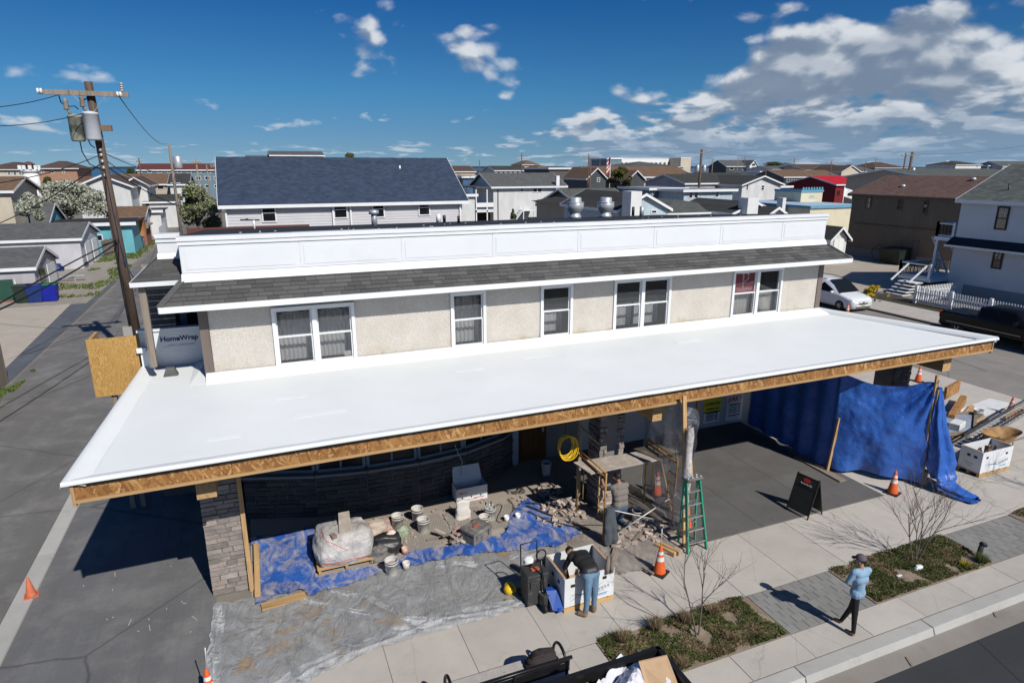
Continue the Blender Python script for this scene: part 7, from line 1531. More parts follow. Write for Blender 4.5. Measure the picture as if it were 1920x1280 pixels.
MB().lathe([(r_ * 1.12, 0), (r_ * .88, zt_)], c, 20).build('tower', white_paint, t); MB().lathe([(r_ * .9, zt_), (r_ * 1.15, zt_ + .3), (r_ * 1.15, zc_), (r_ * 1.05, zc_)], c, 20).build('gallery', white_paint, t)
for k in range(10): a = 2 * pi * k / 10; MB().box(c[0] + r_ * 1.06 * math.cos(a) - .18, c[0] + r_ * 1.06 * math.cos(a) + .18, c[1] + r_ * 1.06 * math.sin(a) - .18, c[1] + r_ * 1.06 * math.sin(a) + .18, zc_, zc_ + .55).build('merlon', white_paint, t)
MB().lathe([(r_ * .62, zc_), (r_ * .62, zc_ + .6)], c, 16).build('lantern', M_darkglass, t); MB().lathe([(r_ * .72, zc_ + .6), (r_ * .66, zc_ + (zb_ - zc_) * .7), (r_ * .35, zb_ - .1), (.02, zb_)], c, 16).build('dome', mat('dull_red_dome', (.12, .045, .035), .7, .15, 2, 0, 0), t)

# ---- centre and right
house('dark grey roofed house showing over the blue roof', 508, 606, 150, 292, 285, 12, 'gx', w_dgrey, r_grey); t, a, b, ze, zr = house('grey house with small white dormer left of the dark roof', 463, 510, 160, 300, 293, 12, 'gx', w_lav, r_grey, [(491, 299, 8, 5)])
t, x0, x1, ze, zr = house('white two storey house with grey roof, veranda and outside stair', 925, 1056, 85, 349, 326, 9, 'gx', w_white, r_grey, [(1003, 355, 9, 12), (1012, 355, 9, 12), (978, 356, 7, 9), (1007, 381, 10, 13)], ov=.5)
vx = AY(892, 370, 85)[0]; MB().box(vx, x0 - .01, 85, 94, 2.9, 3.15).build('veranda_floor', white_trim, t); MB().box(vx, x0 - .02, 84.95, 85.0, 3.6, 4.2).box(vx, x0 - .02, 84.95, 85.0, 3.2, 3.3).build('veranda_rail', white_trim, t); MB().box(vx, x0 - .3, 84.8, 94, ze - .2, ze - .05).build('veranda_roof', r_grey, t)
for k in range(3): MB().box(vx + k * 1.6, vx + .15 + k * 1.6, 85, 85.15, 0, ze - .2).build('post', white_trim, t)
MB().box(vx + .5, x0 - .02, 86.5, 86.6, 0, 2.88).build('dark_porch', M_dark, t)
sa, sb = AY(948, 402, 84), AY(978, 370, 84); MB().bar((sa[0], 84, .1), (sb[0], 84, 3.1), .9, .12).build('stair', white_trim, t); MB().bar((sa[0], 83.6, 1.0), (sb[0], 83.6, 4.0), .07, .1).build('stair_rail', white_trim, t); MB().box(sb[0], sb[0] + 1.8, 83.6, 84.98, 3.0, 3.15).build('landing', white_trim, t)
for xx in (sb[0] + .1, sb[0] + 1.7): MB().box(xx, xx + .12, 83.62, 83.74, 0, 3.98).build('landing_post', white_trim, t)
cxp = AY(1040, 345, 86)[0]; MB().box(cxp - .4, cxp + .1, 84.6, 84.98, 0, ze + 1.4).build('chimney', white_trim, t)
house('blue boarded building between the blue roof and the white house', 868, 902, 120, 332, 0, 10, 'flat', mat('strong_blue_wall', (.05, .15, .30), .7, .1, 1, 0, 0), M_roofblack, cat='building', nm='building'); house('low white wall building under the blue boarded one', 864, 890, 80, 366, 0, 6, 'flat', w_white, M_roofblack, cat='building', nm='building'); house('brown bungalow behind the bare tree', 845, 890, 170, 322, 312, 10, 'gx', w_tan, r_dbrown)
house('tan tower house with brown hip roof on the skyline', 980, 1012, 200, 309, 301, 10, 'hip', w_tan, r_brown, [(1001, 311, 3, 3)]); house('tan house with lower brown hip roof right of the tower house', 1004, 1034, 190, 317, 309, 10, 'hip', w_cream, r_brown, [(1022, 322, 5, 5)]); house('dark roofed white cottages left of the tower house', 928, 990, 180, 320, 312, 10, 'gx', w_white, r_dark, [(935 + 9 * k, 323, 5, 4) for k in range(6)])
house('grey brown windowless hall with blue base', 1030, 1090, 130, 316, 0, 14, 'flat', mat('taupe_wall', (.11, .095, .085), .8, .1, .5, 20, .1), M_roofblack, cat='hall', nm='hall'); house('pale peach hall right of the windowless one', 1090, 1132, 145, 314, 0, 14, 'flat', mat('peach_wall', (.62, .45, .33), .8, .1, .5, 20, .1), M_roofblack, cat='hall', nm='hall')
house('long brown roofed motel with dark gables', 1118, 1300, 122, 332, 313, 14, 'gx', w_tan, r_brown, [(1213, 339, 5, 9), (1262, 338, 5, 7)], cat='motel', nm='motel'); house('dark grey gabled wing at the left end of the brown motel', 1101, 1136, 112, 334, 316, 10, 'gy', w_dgrey, r_brown, [(1122, 337, 6, 8)], cat='motel', nm='motel'); house('dark grey gabled wing in the middle of the brown motel', 1178, 1208, 112, 336, 321, 10, 'gy', w_dgrey, r_brown, cat='motel', nm='motel')
house('grey green hip roofed block behind the brown motel', 1180, 1282, 170, 313, 303, 20, 'hip', w_cream, r_green, cat='motel', nm='motel')
t, a, b, ze, zr = house('long white three storey hotel far off', 1140, 1276, 300, 297, 0, 20, 'flat', white_paint, white_trim, [(1150 + 8 * k, 307, 5, 5) for k in range(16)] + [(1230 + 8 * k, 313, 5, 4) for k in range(6)], ov=.1, cat='hotel', nm='hotel'); house('cream stair tower at the right end of the far white hotel', 1277, 1296, 290, 296, 0, 20, 'flat', w_cream, white_trim, ov=.1, cat='hotel', nm='hotel'); house('dark slate block left of the far white hotel', 1138, 1166, 260, 298, 0, 15, 'flat', w_bgrey, M_roofblack, cat='hotel', nm='hotel')
house('grey roofed house with dark left gable behind the fans', 1092, 1186, 62, 386, 355, 10, 'gx', w_dgrey, r_green, ov=.5); house('low dark hip roofed porch left of the fans', 1070, 1120, 56, 384, 370, 8, 'hip', w_tan, r_dark, ov=.5)
t = tag(MB().box(AY(1183, 380, 44)[0], AY(1203, 380, 44)[0], 44, 45.3, 0, AY(1190, 359, 44)[2]).build('chimney', mat('white_render', (.72, .72, .71), .8, .06, 1, 0, 0)), 'tall white chimney left of the pale blue gable', 'chimney')
house('pale blue house with white trimmed gable facing the shop', 1160, 1252, 46, 393, 366, 10, 'gy', w_pblue, r_dark, [(1226, 397, 12, 8)], ov=.3); house('pale blue flat roofed house with wide white fascia', 1283, 1374, 74, 357, 0, 7, 'flat', w_pblue, mat('grey_flat_roof', (.26, .27, .29), .8, .1, 1, 0, 0), [(1295, 366, 9, 12), (1305, 366, 9, 12), (1344, 365, 9, 10)], ov=.5); house('shaded left face of the pale blue flat roofed house, its shade painted on', 1219, 1284, 80, 354, 0, 8, 'flat', w_bgrey, bpy.data.materials['grey_flat_roof'], [(1225, 361, 5, 8), (1244, 361, 6, 6), (1263, 367, 14, 16)], ov=.4)  # last box: darker siding stands in for shade on the house's left face
house('big dark hip roofed house close behind the right of the shop', 1240, 1412, 50, 398, 371, 14, 'hip', w_white, r_green, ov=.5)
t = tag(MB().box(AY(1402, 385, 46)[0], AY(1422, 385, 46)[0], 46, 47.2, 0, AY(1410, 371, 46)[2]).build('chimney', bpy.data.materials['white_render']), 'white chimney on the pale gable behind the right of the parapet', 'chimney'); t = tag(MB().box(AY(1467, 385, 52)[0], AY(1473, 385, 52)[0], 52, 52.8, 0, AY(1470, 371, 52)[2]).build('chimney', bpy.data.materials['white_render']), 'thin white chimney to the right of the pale gables', 'chimney')
house('white gabled annexe behind the right of the parapet', 1374, 1450, 47, 399, 381, 8, 'gy', w_white, r_dark, ov=.3); house('small grey roofed white gable right of the annexe', 1440, 1470, 45, 402, 391, 6, 'gy', w_white, r_dark, ov=.3)
house('dark roofed row behind the pale blue house, white eave', 1285, 1372, 92, 344, 328, 12, 'gx', w_lav, r_dark, [(1330, 347, 10, 3)]); house('long charcoal roofed house left of the white gabled house', 1320, 1422, 112, 343, 325, 14, 'gx', w_dgrey, r_dark)
house('bright white gabled house with two small windows', 1392, 1464, 86, 346, 331, 12, 'gy', w_white, r_dark, [(1401, 351, 5, 9), (1430, 352, 7, 10)], ov=.5); house('low white garage with red edged roof beside the white gabled house', 1463, 1482, 88, 350, 0, 6, 'flat', w_white, M_roofblack, cat='garage', nm='garage')
house('slate blue house with white gable on the skyline', 1362, 1416, 200, 312, 301, 10, 'gx', w_dgrey, r_grey, [(1372, 316, 8, 6), (1395, 316, 8, 6)]); house('white gabled balcony bay at the right of the slate blue house', 1406, 1420, 198, 310, 301, 10, 'gy', white_paint, r_grey, [(1413, 309, 7, 5), (1413, 315, 7, 4)])
house('brown roofed motel with dark glazed ground floor, left half', 1470, 1525, 135, 332, 319, 12, 'gx', mat('dark_glazing', (.035, .045, .055), .3, .3, .6, 0, 0), r_brown, [(1478 + 9 * k, 337, 7, 9) for k in range(4)], cat='motel', nm='motel'); house('brown roofed motel with dark glazed ground floor, right half', 1525, 1575, 135, 333, 320, 12, 'gx', bpy.data.materials['dark_glazing'], r_brown, [(1530 + 9 * k, 338, 7, 8) for k in range(4)], cat='motel', nm='motel')
house('dark brown long roof behind the glazed motel', 1510, 1592, 165, 319, 309, 14, 'gx', w_tan, r_dbrown); house('cream gabled house left of the red barn', 1578, 1612, 150, 322, 311, 12, 'gy', w_cream, r_dbrown); house('white house with grey hip roof behind the cream gable', 1595, 1650, 170, 322, 308, 14, 'hip', w_white, r_green, [(1630, 326, 5, 5)])
house('white shop with blue awnings beyond the white gabled house', 1425, 1482, 150, 322, 0, 10, 'flat', w_white, bpy.data.materials['grey_flat_roof'], [(1450, 328, 14, 5)], cat='shop', nm='shop'); house('olive grey hip roofed house on the skyline beside the dark tree', 1472, 1520, 210, 313, 305, 14, 'hip', w_tan, r_green); house('grey roofed bungalow with pale blue gable in front of the dark tree', 1448, 1490, 175, 318, 312, 12, 'gx', w_white, r_grey)
house('red barn shop with bright red roof', 1568, 1660, 92, 346, 331, 12, 'gx', w_red, r_bright, [(1572, 362, 6, 9, M_frameD)], cat='shop', nm='shop')
t, a, b, ze, zr = house('low cream building with blue roof edge left of the brown house', 1520, 1620, 62, 387, 0, 14, 'flat', w_lemon, mat('pale_blue_coping', (.38, .50, .60), .7, .1, 1, 0, 0), ov=.15, cat='building', nm='building', trim=mat('blue_coping', (.13, .33, .46), .6, .1, 1, 0, 0))
t, a, b, ze, zr = house('cream lift house with blue battlements on the low building', 1503, 1543, 70, 358, 0, 5, 'flat', w_lemon, M_roofblack, ov=.05, cat='building', nm='building', trim=bpy.data.materials['blue_coping'])
for k in range(8): xx = a + (b - a) * (k + .1) / 8; MB().box(xx, xx + (b - a) / 8 * .55, 69.85, 70.0, ze + .17, ze + .5).build('merlon', bpy.data.materials['blue_coping'], t)
bars(t, plane_tf(((a + b) / 2, 69.98, ze - .75), (1, 0, 0), (0, 0, 1)), [(0, .0, .9, .16), (.05, -.25, 1.3, .07)], M_printgrey)
house('small grey outbuilding left of the low cream building', 1345, 1520, 66, 396, 0, 12, 'flat', w_lav, M_roofblack, cat='building', nm='building', ov=.2)
t, a, b, ze, zr = house('small white garden shed with double doors at the corner of the yard', 1558, 1588, 45, 446, 428, 3.5, 'gy', w_white, r_dark, ov=.35, nm='shed', cat='shed')
for k in (0, 1): MB().box((a + b) / 2 - .62 + .63 * k, (a + b) / 2 - .01 + .63 * k, 44.93, 44.99, .1, ze - .1).build('door', white_paint, t)
# ---- the brown house on the far side of the yard
t = thing('house', 'big shaded brown house with brown shingle roof on the right', 'house', (63, 43, 0)); MB().box(58, 68, 37.9, 49.1, -.02, 6.3).build('wall', w_brown, t); roof(t, 58, 68, 37.9, 49.1, 6.3, 8.0, 'gy', r_browny, w_brown, .35, mat('brown_trim', (.14, .11, .08), .7, .1, 2, 0, 0))
for px, py, w, h in ((1628, 381, 14, 22), (1687, 385, 13, 20), (1735, 390, 14, 28)):
    a, b = AX(px - w / 2, py + h / 2, 58), AX(px + w / 2, py - h / 2, 58); winx(t, b[1], a[1], min(a[2], b[2]) + .05, max(a[2], b[2]), 57.99, bpy.data.materials['brown_trim'], False)
a, b = AX(1705, 490, 58), AX(1724, 450, 58); MB().box(57.93, 57.99, b[1], a[1], .15, 2.3).build('door', mat('grey_brown_door', (.14, .125, .11), .7, .1, 2, 0, 0), t); MB().box(57.94, 57.985, 38, 49, .0, .9).build('plinth', mat('grey_plinth', (.24, .22, .20), .9, .1, 2, 20, .1), t); MB().box(57.92, 57.98, 38.1, 48.5, 3.35, 3.45).build('belt_board', bpy.data.materials['brown_trim'], t)
for px, py in ((1693, 348), (1776, 362), (1825, 335)): p = AX(px, py, 60 if py > 345 else 62); MB().lathe([(.25, -.15), (.25, .05), (.05, .12)], p, 10).build('roof_vent', M_galv, t)
p = G(1668, 488); t = thing('dumpster', 'dark green dumpster in the shade against the brown house', 'dumpster', (57, p[1], 0)); MB().hexa([(56.3, 41.6, .15), (57.6, 41.6, .15), (57.6, 43.6, .15), (56.3, 43.6, .15), (56.0, 41.5, 1.35), (57.6, 41.5, 1.5), (57.6, 43.7, 1.5), (56.0, 43.7, 1.35)]).build('skip', mat('dumpster_green', (.012, .022, .016), .6, .3, 2, 0, 0), t); MB().hexa([(55.95, 41.5, 1.36), (57.6, 41.5, 1.52), (57.6, 43.7, 1.52), (55.95, 43.7, 1.36), (55.95, 41.5, 1.42), (57.6, 41.5, 1.58), (57.6, 43.7, 1.58), (55.95, 43.7, 1.42)]).build('lid', M_black, t)
t = tag(MB().tube([(57.6, 44.9 + .75 * math.cos(a), .78 + .75 * math.sin(a)) for a in [2 * pi * k / 16 for k in range(17)]], .03, 6).build('bicycle_rack', M_black), 'black hoop rack left of the dumpster', 'bike rack')
# ---- the white house with porch and decks
t = thing('house', 'white sided house with grey roof, decks and stair at the right edge', 'house', (52, 25, 0)); MB().box(47, 57, 14, 30.7, -.02, 6.75).build('wall', w_white, t); roof(t, 47, 57, 14, 30.7, 6.75, 9.0, 'gy', r_greyy, w_white, .3)
co = MB(); z = .9
while z < 6.7:
    z2 = min(6.72, z + .19); co.poly([(46.965, 14, z), (46.985, 14, z2), (46.985, 30.7, z2), (46.965, 30.7, z)]); co.poly([(46.965, 14, z), (46.965, 30.7, z), (46.985, 30.7, z), (46.985, 14, z)]); z = z2
tag(co.build('lap_siding', mat('white_lap_vinyl', (.68, .69, .70), .5, .04, 1, 0, 0), t), kind='stuff')
a, b = AX(1800, 447, 46.6), AX(1920, 462, 46.6); MB().hexa([(46.3, 14, 3.55), (46.98, 14, 3.55), (46.98, 30.9, 3.55), (46.3, 30.9, 3.55), (46.3, 14, 3.65), (46.96, 14, 4.15), (46.96, 30.9, 4.15), (46.3, 30.9, 3.65)]).build('pent_roof', mat('dark_blue_felt', (.02, .024, .032), .8, .2, 2, 30, .2), t); MB().box(46.24, 46.29, 14, 30.95, 3.48, 3.62).build('pent_trim', white_trim, t)
for px, py, w, h in ((1880, 409, 32, 42), (1871, 487, 26, 31)):
    a, b = AX(px - w / 2, py + h / 2, 47), AX(px + w / 2, py - h / 2, 47); winx(t, b[1], a[1], a[2], b[2], 46.96, M_frameD)
MB().box(46.97, 46.995, 14, 30.69, 0, .88).build('foundation', mat('grey_foundation', (.30, .32, .34), .9, .1, 1, 20, .2), t); p = AX(1862, 372, 48.2); MB().tube([(48.3, 28.6, 7.0), (48.3, 28.6, 7.9)], .05, 8).build('roof_pipe', M_black, t)
def deck(x0, x1, y0, y1, z, sides, posts=True, rh=.95):
    MB().box(x0, x1, y0, y1, z - .25, z).build('deck', white_trim, t); bm_ = MB()
    for (ax, ay, bx_, by_) in sides:
        L = math.hypot(bx_ - ax, by_ - ay); n_ = int(L / .13)
        for k in range(1, n_): f = k / n_; bm_.box(ax + (bx_ - ax) * f - .015, ax + (bx_ - ax) * f + .015, ay + (by_ - ay) * f - .015, ay + (by_ - ay) * f + .015, z + .1, z + rh - .05)
        MB().bar((ax, ay, z + rh), (bx_, by_, z + rh), .10, .08).build('hand_rail', white_vinyl, t); MB().bar((ax, ay, z + .1), (bx_, by_, z + .1), .06, .06).build('bottom_rail', white_vinyl, t)
        for (q_x, q_y) in ((ax, ay), (bx_, by_)): MB().box(q_x - .08, q_x + .08, q_y - .08, q_y + .08, z, z + rh + .12).build('newel_post', white_vinyl, t)
    tag(bm_.build('balusters', M_black, t), kind='stuff')
deck(45.2, 49.5, 30.75, 33.3, 1.15, [(45.2, 30.9, 45.2, 33.2), (45.2, 33.2, 49.4, 33.2)]); deck(46.9, 50.5, 30.75, 32.2, 4.05, [(47.0, 30.9, 47.0, 32.1), (47.0, 32.1, 50.4, 32.1)])
for xx, yy in ((47.05, 32.0), (50.3, 32.0)): MB().box(xx - .09, xx + .09, yy - .09, yy + .09, 0, 3.8).build('porch_post', white_vinyl, t)
for k in range(5): MB().box(44.0 - .28 * k + .0, 44.9 - .28 * k - .0, 31.0, 32.4, .9 - .2 * k - .06, .9 - .2 * k).build('stair_tread', white_trim, t)
MB().bar((44.9, 31.0, 2.1), (43.3, 31.0, 1.0), .09).build('stair_rail', white_vinyl, t); MB().bar((44.9, 32.4, 2.1), (43.3, 32.4, 1.0), .09).build('stair_rail', white_vinyl, t); MB().box(45.3, 49.4, 30.9, 33.1, 0, .85).build('deck_skirt', M_dark, t)
for s in (0, 1.2): MB().bar((49.3, 31.2 + s, 1.2), (47.0, 31.2 + s, 4.0), .09, .12).build('upper_stair', white_vinyl, t)
t = thing('picket_fence', 'white picket fence round the corner of the white house', 'fence', (41.2, 22, 0)); pk = MB(); pk.prism([(0, 0), (.085, 0), (.085, .02), (0, .02)], .08, 1.05); pk.hexa([(0, 0, 1.05), (.085, 0, 1.05), (.085, .02, 1.05), (0, .02, 1.05), (.04, 0, 1.13), (.045, 0, 1.13), (.045, .02, 1.13), (.04, .02, 1.13)]); pkm = pk.mesh('picket', white_vinyl)
for k in range(90): piece('picket', pkm, t, (41.2, 28.9 - k * .16, .1), (0, 0, R(-90)))
for k in range(30): piece('picket', pkm, t, (41.3 + k * .16, 28.95, .1), (0, 0, 0))
for zz in (.35, .85): MB().bar((41.24, 28.9, zz), (41.24, 14.5, zz), .05, .09).build('rail', white_vinyl, t); MB().bar((41.2, 29.0, zz), (46.1, 29.0, zz), .05, .09).build('rail', white_vinyl, t)
for k in range(7): MB().box(41.16, 41.32, 28.9 - k * 2.4 - .08, 28.9 - k * 2.4 + .08, 0, 1.3).build('post', white_vinyl, t)
# ---- vehicles
def loft(secs, name, m, par, cap=True):
    q = MB(); n_ = len(secs[0]); k = len(q.v)
    for s_ in secs: q.v += [tuple(p) for p in s_]
    for i in range(len(secs) - 1):
        for j in range(n_): q.face((k + i * n_ + j, k + i * n_ + (j + 1) % n_, k + (i + 1) * n_ + (j + 1) % n_, k + (i + 1) * n_ + j), True)
    if cap: q.face(range(k, k + n_)); q.face([k + (len(secs) - 1) * n_ + j for j in reversed(range(n_))])
    return q.build(name, m, par)
def car_sec(y, zb, zbelt, zroof, w, wr, cxx):
    pts = [(-w * .9, zb), (-w, zb + .14), (-w, zbelt - .12), (-w * .97, zbelt)]
    if zroof > zbelt + .02: pts += [(-wr, zroof - .07), (-wr * .86, zroof)]
    else: pts += [(-w * .9, zroof + .012), (-w * .6, zroof + .03)]
    return [(cxx + a, y, z) for a, z in pts] + [(cxx - a, y, z) for a, z in reversed(pts)]
def wheel(t, x, y, r, out):
    MB().lathe([(r * .62, -.11), (r * .93, -.11), (r, -.07), (r, .07), (r * .93, .11), (r * .62, .11)], (x, y, r), 22, tf=Matrix.Rotation(pi / 2, 4, 'Y')).build('tyre', M_blackrub, t)
    q = MB(); q.lathe([(r * .60, -.02), (r * .60, .02)], (x, y, r), 16, tf=Matrix.Rotation(pi / 2, 4, 'Y'))
    for k in range(6): a = k * pi / 3; q.bar((x + out * .10, y, r), (x + out * .09, y + r * .58 * math.cos(a), r + r * .58 * math.sin(a)), .07, .03)
    q.build('rim', M_alu, t)
cxv = 35.85; t = thing('minivan', 'white minivan with roof rails parked at the far kerb', 'minivan', (cxv, 31, 0)); M_car = mat('white_car_paint', (.72, .73, .74), .2, .02, 1, 0, 0, spec=.6); y0 = 28.45
P = [(0, .38, .62, .64, .62, .5), (.05, .22, .72, .74, .82, .6), (.25, .20, .86, .88, .93, .7), (.9, .20, 1.0, 1.0, .97, .74), (1.2, .22, 1.04, 1.12, .975, .78), (1.75, .22, 1.05, 1.58, .98, .76), (2.2, .22, 1.06, 1.77, .98, .76), (3.2, .22, 1.07, 1.84, .98, .78), (4.4, .22, 1.08, 1.82, .97, .76), (4.9, .26, 1.06, 1.70, .94, .70), (5.08, .4, 1.0, 1.1, .86, .6)]
loft([car_sec(y0 + a, b, c, d, w, wr, cxv) for a, b, c, d, w, wr in P], 'body', M_car, t)
def sideglass(ya, yb, za, zb, zc, zd, nm='side_window', x=None):
    q = MB(); s = -1
    xo = lambda z: cxv - (.985 - (z - 1.04) / .62 * .215) - .012
    q.poly([(xo(za), ya, za), (xo(zb), yb, zb), (xo(zc), yb, zc), (xo(zd), ya, zd)]); q.build(nm, M_carglass, t)
sideglass(y0 + 1.6, y0 + 2.65, 1.08, 1.08, 1.70, 1.26); sideglass(y0 + 2.72, y0 + 3.6, 1.09, 1.09, 1.74, 1.72); sideglass(y0 + 3.67, y0 + 4.7, 1.10, 1.12, 1.66, 1.73)
MB().poly([(cxv - .82, y0 + 1.10, 1.14), (cxv + .82, y0 + 1.10, 1.14), (cxv + .72, y0 + 1.75, 1.64), (cxv - .72, y0 + 1.75, 1.64)]).poly([(cxv - .72, y0 + 1.75, 1.64), (cxv + .72, y0 + 1.75, 1.64), (cxv + .68, y0 + 2.15, 1.82), (cxv - .68, y0 + 2.15, 1.82)]).build('windscreen', M_carglass, t)
for s in (-1, 1):
    MB().hexa([(cxv + s * .60, y0 + .10, .66), (cxv + s * .88, y0 + .22, .68), (cxv + s * .9, y0 + .62, .90), (cxv + s * .62, y0 + .42, .90), (cxv + s * .60, y0 + .02, .76), (cxv + s * .9, y0 + .16, .80), (cxv + s * .92, y0 + .6, .95), (cxv + s * .62, y0 + .38, .95)]).build('headlight', mat('headlight', (.55, .56, .58), .15, .1, 5, 0, 0), t)
    MB().tube([(cxv + s * .66, y0 + 2.4, 1.84), (cxv + s * .68, y0 + 3.2, 1.92), (cxv + s * .66, y0 + 4.5, 1.86)], .022, 6).build('roof_rail', M_toolgrey, t); MB().box(cxv + s * 1.05 - .1, cxv + s * 1.05 + .1, y0 + 1.55, y0 + 1.67, 1.04, 1.2).build('mirror', M_car, t, bevel=.03)
    for yy in (.98, 4.0): wheel(t, cxv + s * .88, y0 + yy, .34, s)
MB().box(cxv - .4, cxv + .4, y0 - .012, y0 + .1, .52, .60).build('grille', M_toolgrey, t); MB().box(cxv - .6, cxv + .6, y0 + .005, y0 + .1, .30, .40).build('bumper_slot', M_black, t); MB().box(cxv - .16, cxv + .16, y0 - .02, y0 - .005, .42, .51).build('number_plate', mat('plate_yellow_green', (.40, .45, .16), .5, .1, 5, 0, 0), t); MB().lathe([(.05, 0), (.06, .02)], (cxv, y0 - .02, .66), 10, tf=Matrix.Rotation(pi / 2, 4, 'X')).build('emblem', M_alu, t)
for yy in (2.05, 3.3): MB().box(cxv - .995, cxv - .978, y0 + yy, y0 + yy + .18, .92, .955).build('door_handle', M_car, t)
cxt = 36.2; t = thing('pickup_truck', 'black crew cab pickup parked by the picket fence at the right edge', 'pickup truck', (cxt, 20, 0)); M_bk = mat('black_car_paint', (.005, .005, .006), .25, .05, 1, 0, 0, spec=.3); yr = 23.1
loft([car_sec(yr - a, b, c, d, w, wr, cxt) for a, b, c, d, w, wr in ((0, .55, 1.2, 1.2, .96, .9), (.1, .5, 1.3, 1.3, .99, .9), (1.9, .45, 1.3, 1.3, 1.0, .9), (1.95, .45, 1.32, 1.85, 1.0, .8), (2.3, .45, 1.32, 1.93, 1.0, .8), (3.6, .45, 1.30, 1.92, 1.0, .8), (4.1, .45, 1.28, 1.6, 1.0, .8), (4.45, .45, 1.25, 1.3, 1.0, .8), (5.6, .45, 1.15, 1.17, .98, .8), (5.8, .5, .9, .95, .94, .8))], 'body', M_bk, t)
MB().box(cxt - .82, cxt + .82, yr - 1.85, yr - .08, 1.305, 1.325).build('bed_cover', M_blackrub, t)
for s in (-1, 1):
    MB().box(cxt + s * .9 - .1, cxt + s * .9 + .1, yr - .02, yr + .025, .95, 1.28).build('tail_light', mat('tail_light', (.40, .03, .03), .3, .1, 5, 0, 0), t)
    for yy in (1.05, 4.75): wheel(t, cxt + s * .92, yr - yy, .40, s)
    for ya, yb in ((2.05, 2.9), (2.98, 3.9)): MB().poly([(cxt + s * .985, yr - ya, 1.36), (cxt + s * .985, yr - yb, 1.36), (cxt + s * .84, yr - yb + .15, 1.82), (cxt + s * .84, yr - ya, 1.82)]).build('side_window', M_carglass, t)
    MB().box(cxt + s * 1.1 - .12, cxt + s * 1.1 + .12, yr - 4.0, yr - 3.85, 1.28, 1.5).build('mirror', M_bk, t)
MB().box(cxt - .8, cxt + .8, yr + .01, yr + .12, .5, .68).build('bumper', M_galv, t); MB().box(cxt - 1.01, cxt - .985, yr - 4.2, yr - .4, .78, .80).build('trim_strip', M_alu, t)
# ---- poles and wires
def pole_thing(label, px, py_top, Y, arm=1.6, r=.13, trans=0, zlow=0, lean=(0, 0), m=M_polewood):
    p = AY(px, py_top, Y); t = thing('utility_pole', label, 'utility pole', (p[0], Y, 0)); MB().tube([(p[0] - lean[0], Y - lean[1], 0), (p[0], Y, p[2])], [r * 1.15, r * .8], 8).build('pole', m, t)
    if arm:
        MB().box(p[0] - arm, p[0] + arm, Y - .2, Y - .1, p[2] - .6, p[2] - .45).build('crossarm', M_oldwood, t)
        for k in (-.9, -.35, .35, .9): MB().lathe([(.05, 0), (.07, .1), (.03, .22)], (p[0] + arm * k, Y - .15, p[2] - .45), 6).build('insulator', M_galv, t)
    for k in range(trans): MB().lathe([(.28, 0), (.30, .1), (.30, .95), (.2, 1.05)], (p[0] + (-.65 if k % 2 else .65), Y - .1, p[2] - 3.4), 12).build('transformer', M_galv, t)
    return p
# the near leaning pole
base = Vector((-5.31, 32.46, 0)); top = Vector((-5.40, 31.2, 12.25)); dirp = (top - base).normalized(); at_ = lambda z: base + dirp * (z / dirp[2])
PZ = lambda px, py: AY(px, py, 31.3)
t = thing('utility_pole', 'near leaning wooden utility pole with crossarm and two transformers', 'utility pole', base); MB().tube([base, at_(6), top], [.21, .18, .15], 14).build('pole', M_polewood, t)
ca = at_(11.85); MB().box(ca[0] - 1.62, ca[0] + 1.35, 30.95, 31.07, 11.70, 11.88).build('crossarm', M_oldwood, t)
for s in (-.55, .55): MB().bar((ca[0] + s, 30.94, 11.72), (ca[0] + .05 * s, 31.0, 11.05), .03, .015).build('arm_brace', M_galv, t)
for s, z in ((-1.6, 11.80), (1.05, 11.78)): 
    for k in range(2): MB().lathe([(.04, 0), (.11, .02), (.11, .07), (.04, .09)], (ca[0] + s - .1 * k, 30.9, z), 12, tf=Matrix.Rotation(pi / 2, 4, 'Y')).build('insulator', white_paint, t)
q = MB()
for k in range(4): q.lathe([(.04, 0), (.10, .03), (.05, .08)], (ca[0] + 1.15, 31.0, 11.9 + k * .085), 10)
q.build('insulator', M_galv, t); MB().lathe([(.16, -.04), (.16, .04)], at_(10.95) + Vector((0, -.22, 0)), 14, tf=Matrix.Rotation(pi / 2, 4, 'X')).build('disc', M_oldwood, t)
M_paleg = mat('pale_grey_enamel', (.58, .60, .64), .45, .08, 2, 0, 0)
for dx_, z0_, m_, h_, r_ in ((-.10, 10.02, M_paleg, 1.06, .28), (-.66, 9.98, mat('stained_transformer', (.33, .34, .27), .6, .3, 2, 20, .1, c2=(.10, .11, .09), c2at=(.5, .6), c2scale=1.5), .98, .25)):
    b_ = at_(z0_); tr = MB().lathe([(r_ * .9, 0), (r_, .06), (r_, h_ - .08), (r_ * 1.06, h_ - .07), (r_ * 1.0, h_), (r_ * .3, h_ + .05)], (b_[0] + dx_, b_[1] - (.42 if dx_ > -.3 else .30), z0_), 20).build('transformer', m_, t)
    q = MB(); q.tube([(b_[0] + dx_ - .1, b_[1] - .42, z0_ + h_), (b_[0] + dx_ - .18, b_[1] - .42, z0_ + h_ + .25)], .05, 8)
    q.lathe([(.09, 0), (.10, .05), (.07, .12), (.10, .17), (.07, .25), (.10, .30), (.05, .42)], (b_[0] + dx_ - .2, b_[1] - .42, z0_ + h_ + .2), 10); q.build('bushing', M_oldwood, tr)
MB().box(at_(10.5)[0] + .17, at_(10.5)[0] + .55, 31.1, 31.35, 10.4, 10.62).build('bracket', mat('rusty_bracket', (.20, .13, .09), .8, .2, 4, 0, 0), t)
